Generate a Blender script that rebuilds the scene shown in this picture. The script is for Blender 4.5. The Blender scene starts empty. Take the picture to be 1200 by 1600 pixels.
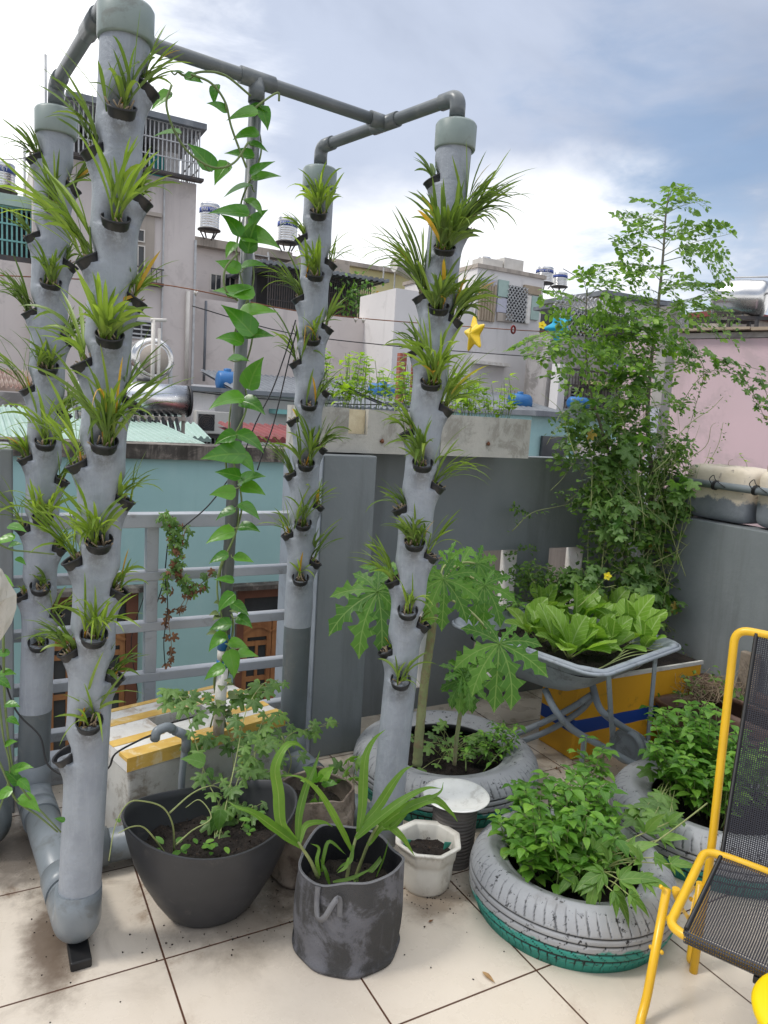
import bpy, math, random
from mathutils import Vector, Matrix
C = bpy.context.scene.collection
S = bpy.context.scene
V = Vector
PI = math.pi

# ------------------------------------------------------------------ camera
F_PX, PITCH, ROLL, YAW, EYE = 1152.6, math.radians(7.43), math.radians(3.48), math.radians(28.9), 1.64
fw = V((math.sin(YAW)*math.cos(PITCH), math.cos(YAW)*math.cos(PITCH), -math.sin(PITCH)))
rt0 = V((math.cos(YAW), -math.sin(YAW), 0)); up0 = rt0.cross(fw)
rt = rt0*math.cos(ROLL)+up0*math.sin(ROLL); up = up0*math.cos(ROLL)-rt0*math.sin(ROLL)
cam_d = bpy.data.cameras.new('camera'); cam = bpy.data.objects.new('camera', cam_d); C.objects.link(cam)
cam.matrix_world = Matrix(((rt.x, up.x, -fw.x, 0), (rt.y, up.y, -fw.y, 0), (rt.z, up.z, -fw.z, EYE), (0, 0, 0, 1)))
cam_d.sensor_fit = 'VERTICAL'; cam_d.sensor_height = 24; cam_d.lens = 24*F_PX/1600
cam_d.clip_start = 0.05; cam_d.clip_end = 2000
S.camera = cam

def ray(x, y): return fw*F_PX + rt*(x-600) + up*(800-y)
def onz(x, y, z):
    d = ray(x, y); return V((0, 0, EYE)) + d*((z-EYE)/d.z)
def ony(x, y, Y):
    d = ray(x, y); return V((0, 0, EYE)) + d*(Y/d.y)
def onx(x, y, X):
    d = ray(x, y); return V((0, 0, EYE)) + d*(X/d.x)

# ------------------------------------------------------------------ world and sun
W = bpy.data.worlds.new('World'); S.world = W; W.use_nodes = True
nt = W.node_tree; nt.nodes.clear()
def N(t, **k):
    n = nt.nodes.new(t)
    for a, b in k.items(): setattr(n, a, b)
    return n
def L(a, b): nt.links.new(a, b)
SUN_EL, SUN_AZ = math.radians(52), math.radians(-75)   # azimuth from +Y towards +X
sky = N('ShaderNodeTexSky', sky_type='NISHITA', sun_disc=False); sky.sun_elevation = SUN_EL; sky.sun_rotation = SUN_AZ
tc = N('ShaderNodeTexCoord')
def wmath(op, a, b=None, clamp=False):
    n = N('ShaderNodeMath', operation=op, use_clamp=clamp)
    for i, q in enumerate((a, b)):
        if q is None: continue
        if isinstance(q, (int, float)): n.inputs[i].default_value = q
        else: L(q, n.inputs[i])
    return n.outputs[0]
def wnoise(scale, detail, rough=.55, stretch=(1, 1, 2.2), dist=0.):
    mp = N('ShaderNodeMapping'); mp.inputs['Scale'].default_value = stretch; L(tc.outputs['Generated'], mp.inputs['Vector'])
    n = N('ShaderNodeTexNoise'); n.inputs['Scale'].default_value = scale; n.inputs['Detail'].default_value = detail
    n.inputs['Roughness'].default_value = rough; n.inputs['Distortion'].default_value = dist
    L(mp.outputs[0], n.inputs['Vector']); return n.outputs['Fac']
_mr = N('ShaderNodeMapRange', interpolation_type='SMOOTHSTEP'); L(wnoise(1.6, 6, .55, (1, 1, 1.9), .5), _mr.inputs[0]); _mr.inputs[1].default_value = .33; _mr.inputs[2].default_value = .68; nc_ = _mr.outputs[0]
n1 = wnoise(2.3, 7, .55, (1, 1, 2.2), .4); n2 = wnoise(6.0, 6, .6, (1, 1, 3.0), .6)
def blob(d, lo, hi, k=.35):
    """soft region of the cloud deck round a compass direction, edge broken by noise"""
    d = V(d).normalized(); vm = N('ShaderNodeVectorMath', operation='DOT_PRODUCT'); L(tc.outputs['Generated'], vm.inputs[0]); vm.inputs[1].default_value = d
    a = wmath('ADD', vm.outputs['Value'], wmath('MULTIPLY', wmath('SUBTRACT', n1, .5), k))
    a = wmath('ADD', a, wmath('MULTIPLY', wmath('SUBTRACT', n2, .5), k*.4))
    mr = N('ShaderNodeMapRange', interpolation_type='SMOOTHSTEP'); L(a, mr.inputs[0]); mr.inputs[1].default_value = lo; mr.inputs[2].default_value = hi
    return mr.outputs[0]
def wmix(f, a, b, mode='MIX'):
    n = N('ShaderNodeMixRGB', blend_type=mode)
    for i, q in enumerate((f, a, b)):
        if isinstance(q, (int, float)): n.inputs[i].default_value = q
        elif isinstance(q, tuple): n.inputs[i].default_value = (*q, 1)
        else: L(q, n.inputs[i])
    return n.outputs[0]
sep = N('ShaderNodeSeparateXYZ'); L(tc.outputs['Generated'], sep.inputs[0])
cloud = wmix(nc_, (.27, .32, .43), (.48, .54, .67))
cloud = wmix(wmath('MULTIPLY', n2, .22), cloud, (.62, .68, .82))
# clear gap in the deck, low on the right
gap = blob(ray(1010, 300), .968, .996, .09)
clear = wmix(1.0, sky.outputs[0], (.10, .125, .135), 'MULTIPLY')
col = wmix(wmath('MULTIPLY', gap, .5), cloud, clear)
# bright cloud: towards the veiled sun on the left, and in a band above the roofs
lowm = N('ShaderNodeMapRange', interpolation_type='SMOOTHSTEP')
L(wmath('ADD', sep.outputs[2], wmath('MULTIPLY', wmath('SUBTRACT', n1, .5), .22)), lowm.inputs[0])
lowm.inputs[1].default_value = .305; lowm.inputs[2].default_value = .215
lowf = wmath('MULTIPLY', lowm.outputs[0], wmath('SUBTRACT', 1.0, wmath('MULTIPLY', blob(ray(1230, 330), .955, .99, .15), .85)))
col = wmix(lowf, col, (.98, .99, 1.02))
leftb = blob(ray(-420, 200), .86, .955, .20)
col = wmix(leftb, col, (1.25, 1.26, 1.28))
zen = N('ShaderNodeMapRange', interpolation_type='SMOOTHSTEP'); L(sep.outputs[2], zen.inputs[0]); zen.inputs[1].default_value = .55; zen.inputs[2].default_value = .95
col = wmix(zen.outputs[0], col, (1.45, 1.46, 1.5))
bg = N('ShaderNodeBackground'); L(col, bg.inputs[0]); bg.inputs[1].default_value = 1.0
wo = N('ShaderNodeOutputWorld'); L(bg.outputs[0], wo.inputs[0])
sd = bpy.data.lights.new('sun', 'SUN'); sd.energy = 1.5; sd.angle = math.radians(12); sd.color = (1, .96, .9)
sun = bpy.data.objects.new('sun', sd); C.objects.link(sun)
sdir = V((math.sin(SUN_AZ)*math.cos(SUN_EL), math.cos(SUN_AZ)*math.cos(SUN_EL), math.sin(SUN_EL)))
sun.rotation_euler = sdir.to_track_quat('Z', 'Y').to_euler()
S.view_settings.view_transform = 'Standard'; S.view_settings.look = 'None'; S.view_settings.exposure = 0.32; S.view_settings.gamma = 1
S.view_settings.use_curve_mapping = False

# ------------------------------------------------------------------ materials
class Mat:
    def __init__(s, name):
        s.m = bpy.data.materials.new(name); s.m.use_nodes = True; s.t = s.m.node_tree; s.t.nodes.clear()
        s.out = s.n('ShaderNodeOutputMaterial'); s.b = s.n('ShaderNodeBsdfPrincipled'); s.l(s.b.outputs[0], s.out.inputs[0])
        s.tc = s.n('ShaderNodeTexCoord')
    def n(s, t, **k):
        q = s.t.nodes.new(t)
        for a, b in k.items(): setattr(q, a, b)
        return q
    def l(s, a, b): s.t.links.new(a, b)
    def put(s, q, i):
        if isinstance(q, (int, float)): i.default_value = q
        elif isinstance(q, tuple): i.default_value = (*q, 1) if len(q) == 3 and i.type == 'RGBA' else q
        else: s.l(q, i)
    def math(s, op, a, b=0., c=None, clamp=False):
        q = s.n('ShaderNodeMath', operation=op, use_clamp=clamp); s.put(a, q.inputs[0]); s.put(b, q.inputs[1])
        if c is not None: s.put(c, q.inputs[2])
        return q.outputs[0]
    def mix(s, f, a, b, mode='MIX'):
        q = s.n('ShaderNodeMixRGB', blend_type=mode); s.put(f, q.inputs[0]); s.put(a, q.inputs[1]); s.put(b, q.inputs[2]); return q.outputs[0]
    def noise(s, scale, detail=5, rough=.6, stretch=(1, 1, 1), dist=0., coord='Object', off=(0, 0, 0)):
        mp = s.n('ShaderNodeMapping'); mp.inputs['Scale'].default_value = stretch; mp.inputs['Location'].default_value = off
        s.l(s.tc.outputs[coord], mp.inputs['Vector'])
        q = s.n('ShaderNodeTexNoise'); q.inputs['Scale'].default_value = scale; q.inputs['Detail'].default_value = detail
        q.inputs['Roughness'].default_value = rough; q.inputs['Distortion'].default_value = dist
        s.l(mp.outputs[0], q.inputs['Vector']); return q.outputs['Fac']
    def ramp(s, f, lo, hi, smooth=True):
        q = s.n('ShaderNodeMapRange', interpolation_type='SMOOTHSTEP' if smooth else 'LINEAR'); s.put(f, q.inputs[0])
        q.inputs[1].default_value = lo; q.inputs[2].default_value = hi; return q.outputs[0]
    def bump(s, h, strength=.3, dist=.01):
        q = s.n('ShaderNodeBump'); q.inputs['Strength'].default_value = strength; q.inputs['Distance'].default_value = dist
        s.put(h, q.inputs['Height']); s.l(q.outputs[0], s.b.inputs['Normal'])
    def base(s, q): s.put(q, s.b.inputs['Base Color'])
    def rough(s, q): s.put(q, s.b.inputs['Roughness'])
MATS = {}
def pbr(name, c1, c2=None, scale=4, rough=.6, bump=.15, bscale=60, metal=0., dirt=None, streak=None, seed=0, spec=.5, bdist=.004):
    m = Mat(name); off = (seed*3.1, seed*1.7, seed*2.3)
    c2 = c2 or tuple(min(1, x*.86) for x in c1)
    f = m.noise(scale, 6, .6, off=off); col = m.mix(m.ramp(f, .3, .7), c1, c2)
    if dirt:
        dc, ds, lo, amt = dirt
        d = m.ramp(m.noise(ds, 9, .7, dist=.5, off=off), lo-.07, lo+.05); col = m.mix(m.math('MULTIPLY', d, amt), col, dc)
    if streak:
        dc, ss, lo, amt = streak
        d = m.ramp(m.noise(ss, 7, .7, (1, 1, .10), off=off), lo-.06, lo+.08); col = m.mix(m.math('MULTIPLY', d, amt), col, dc)
    m.base(col); m.put(float(metal), m.b.inputs['Metallic']); m.put(spec, m.b.inputs['Specular IOR Level'])
    r = m.noise(scale*3, 4, .6, off=off); m.rough(m.math('ADD', m.math('MULTIPLY', m.math('SUBTRACT', r, .5), .25), rough))
    if bump: m.bump(m.noise(bscale, 6, .65), bump, bdist)
    MATS[name] = m.m; return m.m
def leafmat(name, dark, mid, light, yellow=0., vein=(.32, .42, .14), vs=.5, nside=7, trans=.34, rough=.38, wet=.45, width=.035):
    m = Mat(name); g = m.n('ShaderNodeNewGeometry')
    r = m.n('ShaderNodeValToRGB'); r.color_ramp.elements[0].color = (*dark, 1); r.color_ramp.elements[1].color = (*light, 1)
    e = r.color_ramp.elements.new(.5); e.color = (*mid, 1)
    if yellow:
        e = r.color_ramp.elements.new(1-yellow); e.color = (*light, 1); r.color_ramp.elements[-1].color = (.62, .33, .03, 1)
        r.color_ramp.elements[-1].position = 1-yellow*.7
    m.l(g.outputs['Random Per Island'], r.inputs[0]); col = r.outputs[0]
    n = m.noise(35, 4, .6); col = m.mix(m.math('MULTIPLY', m.ramp(n, .35, .75), .35), col, m.mix(1., col, (.62, .66, .5), 'MULTIPLY'))
    uv = m.n('ShaderNodeSeparateXYZ'); m.l(m.tc.outputs['UV'], uv.inputs[0])
    du = m.math('ABSOLUTE', m.math('SUBTRACT', uv.outputs[0], .5))
    mid_ = m.ramp(du, width*1.6, width*.3)
    sd_ = m.math('FRACT', m.math('MULTIPLY', m.math('SUBTRACT', uv.outputs[1], m.math('MULTIPLY', du, .55)), float(nside)))
    sv = m.math('ABSOLUTE', m.math('SUBTRACT', sd_, .5)); side = m.math('MULTIPLY', m.ramp(sv, .11, .02), .55)
    v = m.math('MULTIPLY', m.math('MAXIMUM', mid_, side), vs); col = m.mix(v, col, vein)
    back = m.mix(.35, col, (.20, .28, .11)); col2 = m.mix(g.outputs['Backfacing'], col, back)
    m.base(col2); m.rough(rough); m.put(wet, m.b.inputs['Specular IOR Level'])
    m.bump(m.math('SUBTRACT', m.math('MULTIPLY', sv, .4), m.math('MULTIPLY', mid_, .5)), .35, .004)
    tr = m.n('ShaderNodeBsdfTranslucent'); m.l(m.mix(1., col, (1.5, 1.6, .7), 'MULTIPLY'), tr.inputs[0])
    mx = m.n('ShaderNodeMixShader'); mx.inputs[0].default_value = trans; m.l(m.b.outputs[0], mx.inputs[1]); m.l(tr.outputs[0], mx.inputs[2]); m.l(mx.outputs[0], m.out.inputs[0])
    MATS[name] = m.m; return m.m

# ------------------------------------------------------------------ mesh helpers
OFF = {}
class M:
    def __init__(s): s.v = []; s.f = []; s.uv = []; s.sm = []; s.mi = []; s.cur = 0
    def vert(s, p): s.v.append(tuple(p)); return len(s.v)-1
    def face(s, idx, uv=None, smooth=False):
        s.f.append(tuple(idx)); s.uv.append(uv or [(0, 0)]*len(idx)); s.sm.append(smooth); s.mi.append(s.cur)
    def box(s, x0, y0, z0, x1, y1, z1, mat=None):
        """axis-aligned box, optionally placed by a matrix"""
        P = [V((x, y, z)) for z in (z0, z1) for y in (y0, y1) for x in (x0, x1)]
        if mat is not None: P = [mat @ p for p in P]
        b = len(s.v); s.v += [tuple(p) for p in P]
        for q in ((0, 2, 3, 1), (4, 5, 7, 6), (0, 1, 5, 4), (2, 6, 7, 3), (0, 4, 6, 2), (1, 3, 7, 5)): s.face([b+i for i in q])
        return s
    def beam(s, a, b, w, h, upv=V((0, 0, 1))):
        a, b = V(a), V(b); d = (b-a); ln = d.length; d.normalize()
        x = d.cross(upv)
        if x.length < 1e-4: x = d.cross(V((0, 1, 0)))
        x.normalize(); u = x.cross(d)
        m = Matrix(((x.x, d.x, u.x, a.x), (x.y, d.y, u.y, a.y), (x.z, d.z, u.z, a.z), (0, 0, 0, 1)))
        return s.box(-w/2, 0, -h/2, w/2, ln, h/2, m)
    def tube(s, pts, r, n=8, caps=True, smooth=True, closed=False):
        pts = [V(p) for p in pts]; k = len(pts); R = r if isinstance(r, (list, tuple)) else [r]*k
        t0 = (pts[1]-pts[0]).normalized(); a = t0.cross(V((0, 0, 1)))
        if a.length < .05: a = t0.cross(V((0, 1, 0)))
        a.normalize(); rings = []; ln = 0
        for i in range(k):
            if closed: t = (pts[(i+1) % k]-pts[i-1]).normalized()
            else: t = (pts[min(i+1, k-1)]-pts[max(i-1, 0)]).normalized()
            a = (a - t*a.dot(t)); a.normalize(); b = t.cross(a)
            if i: ln += (pts[i]-pts[i-1]).length
            rings.append(([s.vert(pts[i]+(a*math.cos(2*PI*j/n)+b*math.sin(2*PI*j/n))*R[i]) for j in range(n)], ln))
        rr = range(k) if closed else range(k-1)
        for i in rr:
            A, la = rings[i]; B, lb = rings[(i+1) % k]
            for j in range(n):
                j2 = (j+1) % n; s.face((A[j], A[j2], B[j2], B[j]), [(j/n, la), ((j+1)/n, la), ((j+1)/n, lb), (j/n, lb)], smooth)
        if caps and not closed:
            s.face(rings[0][0][::-1]); s.face(rings[-1][0])
        return s
    def lathe(s, prof, cx, cy, n=48, smooth=True, sx=1., sy=1., rot=0., fn=None, closed=False, z0=0.):
        """profile of (r, z); fn(theta, r, z, i) may return a changed (r, z)"""
        rings = []
        for i, (r, z) in enumerate(prof):
            ring = []
            for j in range(n):
                th = 2*PI*j/n; rr, zz = (r, z) if fn is None else fn(th, r, z, i)
                x, y = rr*math.cos(th)*sx, rr*math.sin(th)*sy
                ring.append(s.vert((cx+x*math.cos(rot)-y*math.sin(rot), cy+x*math.sin(rot)+y*math.cos(rot), z0+zz)))
            rings.append(ring)
        for i in range(len(prof)-1 + (1 if closed else 0)):
            A, B = rings[i], rings[(i+1) % len(prof)]
            va, vb = i/(len(prof)-1), (i+1)/(len(prof)-1)
            for j in range(n):
                j2 = (j+1) % n; s.face((A[j], A[j2], B[j2], B[j]), [(j/n, va), ((j+1)/n, va), ((j+1)/n, vb), (j/n, vb)], smooth)
        s.rings = rings; return s
    def disc(s, idx): s.face(idx)
    def build(s, name, mat, parent=None):
        me = bpy.data.meshes.new(name); off = V((0, 0, 0))
        if parent is not None:
            q = parent
            off = OFF.get(q.name, V((0, 0, 0)))
        me.from_pydata([tuple(V(p)-off) for p in s.v], [], s.f)
        mats = mat if isinstance(mat, (list, tuple)) else [mat]
        for q in mats: me.materials.append(MATS[q] if isinstance(q, str) else q)
        ul = me.uv_layers.new(name='UVMap'); flat = []
        for u in s.uv:
            for a in u: flat += [a[0], a[1]]
        ul.data.foreach_set('uv', flat); me.polygons.foreach_set('use_smooth', s.sm); me.polygons.foreach_set('material_index', s.mi)
        me.update(); o = bpy.data.objects.new(name, me); C.objects.link(o)
        if parent is not None: o.parent = parent; OFF[o.name] = off
        return o
def bevel(o, w=.004, seg=2):
    b = o.modifiers.new('bevel', 'BEVEL'); b.width = w; b.segments = seg; b.limit_method = 'ANGLE'; return o
def tag(o, label, cat, group=None, kind=None):
    o['label'] = label; o['category'] = cat
    if group: o['group'] = group
    if kind: o['kind'] = kind
    return o
def thing(name, label, cat, loc, group=None):
    o = bpy.data.objects.new(name, None); C.objects.link(o); o.location = loc; o.empty_display_size = .1; OFF[o.name] = V(loc)
    return tag(o, label, cat, group)
def rebase(o, p):
    """put a one-mesh thing's origin at its base point"""
    p = V(p); o.data.transform(Matrix.Translation(-p)); o.location = p; return o
def struct(o): o['kind'] = 'structure'; return o
def spline(P, k=6):
    P = [V(p) for p in P]; Q = [P[0]*2-P[1]]+P+[P[-1]*2-P[-2]]; out = []
    for i in range(1, len(Q)-2):
        for j in range(k):
            t = j/k; a, b, c, d = Q[i-1], Q[i], Q[i+1], Q[i+2]
            out.append(.5*((2*b)+(c-a)*t+(2*a-5*b+4*c-d)*t*t+(3*b-a-3*c+d)*t**3))
    out.append(P[-1]); return out
def fillet(P, r, k=5):
    """polyline with rounded corners"""
    P = [V(p) for p in P]; out = [P[0]]
    for i in range(1, len(P)-1):
        a = (P[i-1]-P[i]); b = (P[i+1]-P[i]); q = min(r, a.length*.49, b.length*.49); A = P[i]+a.normalized()*q; B = P[i]+b.normalized()*q
        for j in range(k+1):
            t = j/k; out.append(A*(1-t)**2+P[i]*2*t*(1-t)+B*t*t)
    out.append(P[-1]); return out

# leaves ------------------------------------------------------------
SH = dict(
 strap=[(0, .35), (.12, .7), (.4, 1), (.7, .85), (.9, .45), (1, .02)],
 ovate=[(0, .05), (.1, .5), (.3, 1), (.5, .92), (.75, .5), (.92, .15), (1, .0)],
 heart=[(0, .35), (.06, .85), (.2, 1), (.42, .88), (.68, .5), (.88, .16), (1, .0)],
 spoon=[(0, .12), (.2, .2), (.38, .55), (.6, 1), (.8, .95), (.93, .55), (1, .1)],
 round=[(0, .1), (.15, .75), (.45, 1), (.75, .8), (.93, .4), (1, .05)],
 corn=[(0, .45), (.15, .8), (.4, 1), (.65, .8), (.85, .4), (1, .02)],
 arrow=[(0, .55), (.08, 1.), (.2, .55), (.45, .42), (.75, .22), (1, 0)],
 papaya=[(0, .05), (.22, .30), (.30, .34), (.36, .85), (.44, .34), (.52, .36), (.58, 1.0), (.68, .40), (.76, .46), (.80, .62), (.88, .28), (1, .0)])
def prof(tab, t):
    for i in range(len(tab)-1):
        if t <= tab[i+1][0]:
            a, b = tab[i], tab[i+1]; u = (t-a[0])/(b[0]-a[0]); return a[1]+(b[1]-a[1])*u
    return tab[-1][1]
def leaf(m, p, d, nrm, Ln, Wd, shape='ovate', droop=.6, fold=.25, segs=5, curl=0., wave=0., rng=random, twist=0., rows=None):
    p = V(p); d = V(d).normalized(); nrm = V(nrm); nrm = (nrm-d*nrm.dot(d))
    if nrm.length < 1e-3: nrm = d.orthogonal()
    nrm.normalize(); tab = SH[shape]; prev = None
    ts = rows or [i/segs for i in range(segs+1)]
    ph = rng.random()*6
    for i, t in enumerate(ts):
        w = Wd*.5*max(prof(tab, t), .02); s_ = d.cross(nrm)
        wv = math.sin(ph+t*11)*wave*w
        ids = (m.vert(p - s_*w + nrm*(w*fold+wv)), m.vert(p), m.vert(p + s_*w + nrm*(w*fold-wv)))
        if prev:
            q, tq, wq = prev; u0, u1 = .5-.5*(wq/(Wd*.5)), .5-.5*(w/(Wd*.5))
            m.face((q[0], q[1], ids[1], ids[0]), [(u0, tq), (.5, tq), (.5, t), (u1, t)], True)
            m.face((q[1], q[2], ids[2], ids[1]), [(.5, tq), (1-u0, tq), (1-u1, t), (.5, t)], True)
        prev = (ids, t, w)
        if i < len(ts)-1:
            dt = ts[i+1]-t; p = p + d*(Ln*dt)
            ax = V((0, 0, -1)); ax = ax-d*ax.dot(d); k = droop*dt
            if ax.length > 1e-3 and droop > 0:
                ang = min(k, ax.length); R_ = Matrix.Rotation(ang, 3, d.cross(ax).normalized()); d = R_ @ d; nrm = R_ @ nrm
            if twist: nrm = Matrix.Rotation(twist*dt, 3, d) @ nrm
            nrm = (nrm-d*nrm.dot(d)).normalized()
def palmate(m, p, d, nrm, R, lobes=5, depth=.45, droop=.3, spread=150, teeth=.08, rng=random, notch=True):
    """leaf with finger lobes round the stalk point, bent outwards"""
    p = V(p); d = V(d).normalized(); nrm = V(nrm); nrm = (nrm-d*nrm.dot(d)).normalized(); s_ = d.cross(nrm)
    K = lobes*6; c = m.vert(p); ring = [[], [], []]; us = []
    for j in range(K+1):
        a = math.radians(-spread+2*spread*j/K); ph = (j/6.) % 1.; lob = abs(math.sin(ph*PI))   # 0 at valley .. 1 at tip
        r = R*((1-depth)+depth*lob**1.3)*(1-.38*abs(a)/PI)*(1-teeth*(j % 2))
        us.append(ph)
        for k, fr in enumerate((.4, .72, 1.)):
            rr = r*fr; z = -droop*rr*rr/R + (.10*R*fr*(lob-.5))
            ring[k].append(m.vert(p+d*(rr*math.cos(a))+s_*(rr*math.sin(a))+nrm*z))
    for j in range(K):
        u0, u1 = us[j], us[j+1] if us[j+1] > us[j] else 1.
        m.face((c, ring[0][j], ring[0][j+1]), [(.5, 0), (u0, .4), (u1, .4)], True)
        for k in (0, 1):
            v0, v1 = (.4, .72, 1.)[k], (.4, .72, 1.)[k+1]
            m.face((ring[k][j], ring[k+1][j], ring[k+1][j+1], ring[k][j+1]), [(u0, v0), (u0, v1), (u1, v1), (u1, v0)], True)
def rdir(rng, zlo=-1, zhi=1):
    a = rng.random()*2*PI; z = rng.uniform(zlo, zhi); r = math.sqrt(max(0, 1-z*z)); return V((r*math.cos(a), r*math.sin(a), z))
# ------------------------------------------------------------------ material set
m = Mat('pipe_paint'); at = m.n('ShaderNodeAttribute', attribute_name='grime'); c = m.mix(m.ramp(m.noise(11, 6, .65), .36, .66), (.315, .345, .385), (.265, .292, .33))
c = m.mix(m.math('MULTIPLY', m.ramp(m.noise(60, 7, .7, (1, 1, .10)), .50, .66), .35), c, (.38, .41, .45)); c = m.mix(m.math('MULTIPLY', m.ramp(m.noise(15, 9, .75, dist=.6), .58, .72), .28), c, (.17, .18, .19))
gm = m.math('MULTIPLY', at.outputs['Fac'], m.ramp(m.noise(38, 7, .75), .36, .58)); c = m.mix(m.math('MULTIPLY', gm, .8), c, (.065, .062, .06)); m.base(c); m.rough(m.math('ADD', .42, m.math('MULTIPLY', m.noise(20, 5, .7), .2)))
m.bump(m.math('ADD', m.noise(55, 8, .7), m.math('MULTIPLY', m.noise(13, 4, .6, dist=1.2), 1.6)), .55, .005); MATS['pipe_paint'] = m.m
pbr('pvc', (.21, .235, .255), (.17, .195, .21), 6, .34, .05, 80, dirt=((.10, .10, .09), 8, .62, .5))
pbr('pvc_frame', (.15, .165, .17), (.12, .135, .14), 6, .33, .05, 80, dirt=((.22, .23, .22), 10, .62, .4))
pbr('pvc_bare', (.12, .14, .15), (.10, .115, .12), 6, .4, .05, 80, dirt=((.2, .2, .19), 10, .62, .4))
pbr('pvc_cap', (.25, .30, .28), (.20, .25, .235), 7, .4, .06, 60, dirt=((.13, .12, .1), 9, .6, .5))
pbr('black_plastic', (.012, .012, .014), (.022, .022, .024), 20, .45, .1, 80)
pbr('cup_soil', (.02, .013, .008), (.05, .03, .018), 60, .9, .8, 90)
pbr('wall_grey', (.225, .245, .255), (.185, .205, .215), 1.6, .58, .5, 22, dirt=((.25, .265, .27), 5, .62, .30), streak=((.13, .14, .145), 4, .58, .45))
pbr('wall_skylit', (.27, .30, .34), (.23, .26, .30), 2.5, .6, .2, 40, dirt=((.15, .16, .17), 6, .6, .4))
pbr('rail_paint', (.42, .44, .47), (.35, .37, .40), 5, .5, .12, 60, dirt=((.18, .17, .16), 10, .62, .5))
pbr('white_lining', (.78, .76, .72), (.66, .62, .56), 8, .7, .3, 50, dirt=((.4, .34, .27), 9, .6, .4))
pbr('cement_box', (.52, .50, .45), (.42, .41, .37), 5, .8, .6, 90, dirt=((.20, .18, .15), 7, .56, .55), streak=((.5, .48, .43), 9, .55, .4))
pbr('foam_raw', (.75, .66, .46), (.62, .52, .34), 20, .8, .6, 150)
pbr('foam_white', (.60, .59, .55), (.48, .47, .43), 6, .75, .6, 120, dirt=((.16, .12, .08), 6, .6, .7), streak=((.2, .16, .11), 12, .62, .6))
pbr('foam_lid', (.74, .73, .70), (.60, .58, .54), 8, .7, .4, 90, dirt=((.35, .25, .16), 11, .58, .6))
pbr('tape', (.62, .36, .06), (.72, .48, .12), 14, .42, .3, 40, dirt=((.80, .70, .48), 12, .58, .6))
pbr('planter_dark', (.035, .036, .039), (.045, .046, .05), 5, .42, .06, 90, dirt=((.12, .11, .10), 13, .66, .4), spec=.4)
pbr('soil', (.020, .013, .009), (.009, .006, .005), 30, .92, 1., 70, dirt=((.09, .055, .033), 60, .62, .6), bdist=.012)
pbr('soil_dark', (.012, .01, .008), (.03, .022, .015), 30, .92, 1., 70, bdist=.012)
pbr('felt', (.17, .17, .185), (.09, .09, .10), 5, .95, 1., 200, dirt=((.04, .038, .034), 7, .50, .8), streak=((.17, .17, .19), 14, .6, .45))
pbr('felt_strap', (.20, .20, .205), (.13, .13, .14), 9, .9, .6, 120)
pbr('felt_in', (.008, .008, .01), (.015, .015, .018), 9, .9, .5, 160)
pbr('felt_brown', (.30, .25, .20), (.17, .13, .10), 8, .95, .8, 220, dirt=((.05, .035, .025), 6, .52, .8))
pbr('pot_white', (.70, .68, .62), (.58, .55, .49), 7, .42, .08, 60, dirt=((.30, .27, .22), 12, .62, .5), streak=((.42, .38, .31), 20, .6, .4))
pbr('plate_white', (.80, .80, .77), (.70, .70, .66), 12, .35, .1, 80, dirt=((.42, .40, .36), 22, .6, .5))
pbr('pot_ribbed', (.09, .08, .075), (.14, .125, .115), 8, .6, .2, 60)
pbr('barrow_paint', (.30, .335, .37), (.24, .27, .30), 7, .55, .4, 40, dirt=((.12, .12, .12), 12, .6, .55), streak=((.42, .45, .48), 16, .62, .4))
pbr('trough', (.13, .075, .055), (.09, .052, .04), 7, .5, .2, 60, dirt=((.3, .25, .2), 20, .68, .4))
pbr('red_cloth', (.22, .015, .012), (.12, .01, .01), 9, .8, .4, 90)
pbr('chair_yellow', (.80, .48, .02), (.72, .42, .02), 8, .32, .06, 60, dirt=((.40, .24, .03), 22, .68, .5))
pbr('stool_yellow', (.88, .62, .0), (.84, .57, .0), 4, .35, .03, 60)
pbr('cable', (.01, .01, .011), None, 10, .5, 0)
pbr('sack', (.62, .60, .54), (.5, .47, .41), 6, .6, .6, 25, dirt=((.3, .26, .2), 9, .6, .4), bdist=.01)
pbr('stem_green', (.16, .22, .07), (.12, .17, .05), 20, .55, .2, 90)
pbr('stem_pale', (.32, .36, .14), (.24, .28, .10), 30, .55, .2, 90)
pbr('stem_dry', (.33, .26, .17), (.22, .16, .10), 30, .8, .4, 90)
pbr('bark', (.17, .155, .12), (.11, .10, .075), 18, .85, .8, 60, dirt=((.22, .24, .16), 14, .58, .5))
pbr('papaya_trunk', (.27, .30, .14), (.20, .23, .10), 14, .75, .5, 60, dirt=((.24, .15, .10), 26, .55, .6))
# far setting
pbr('pink_wall', (.68, .615, .58), (.60, .54, .51), .5, .85, .2, 6, dirt=((.46, .41, .385), 1.3, .60, .5), streak=((.42, .375, .36), 1.6, .60, .5))
pbr('white_wall', (.76, .73, .71), (.68, .655, .64), .4, .8, .2, 6, dirt=((.52, .50, .48), 1.4, .62, .45), streak=((.50, .48, .46), 1.3, .61, .45))
pbr('pink_right', (.68, .50, .53), (.61, .46, .48), .6, .85, .25, 5, dirt=((.40, .33, .33), 1.6, .56, .4), streak=((.42, .33, .33), 1.8, .58, .5))
pbr('cyan_wall', (.38, .60, .59), (.33, .54, .53), .7, .7, .15, 8, dirt=((.42, .62, .60), 2.5, .60, .4), streak=((.24, .42, .42), 1.2, .6, .4))
pbr('cream_wall', (.72, .66, .36), (.64, .58, .31), .4, .85, .1, 6, streak=((.36, .33, .25), .8, .6, .4))
pbr('beige_wall', (.48, .42, .36), (.40, .35, .30), .6, .85, .2, 6, streak=((.2, .18, .16), 1.2, .55, .6))
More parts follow.
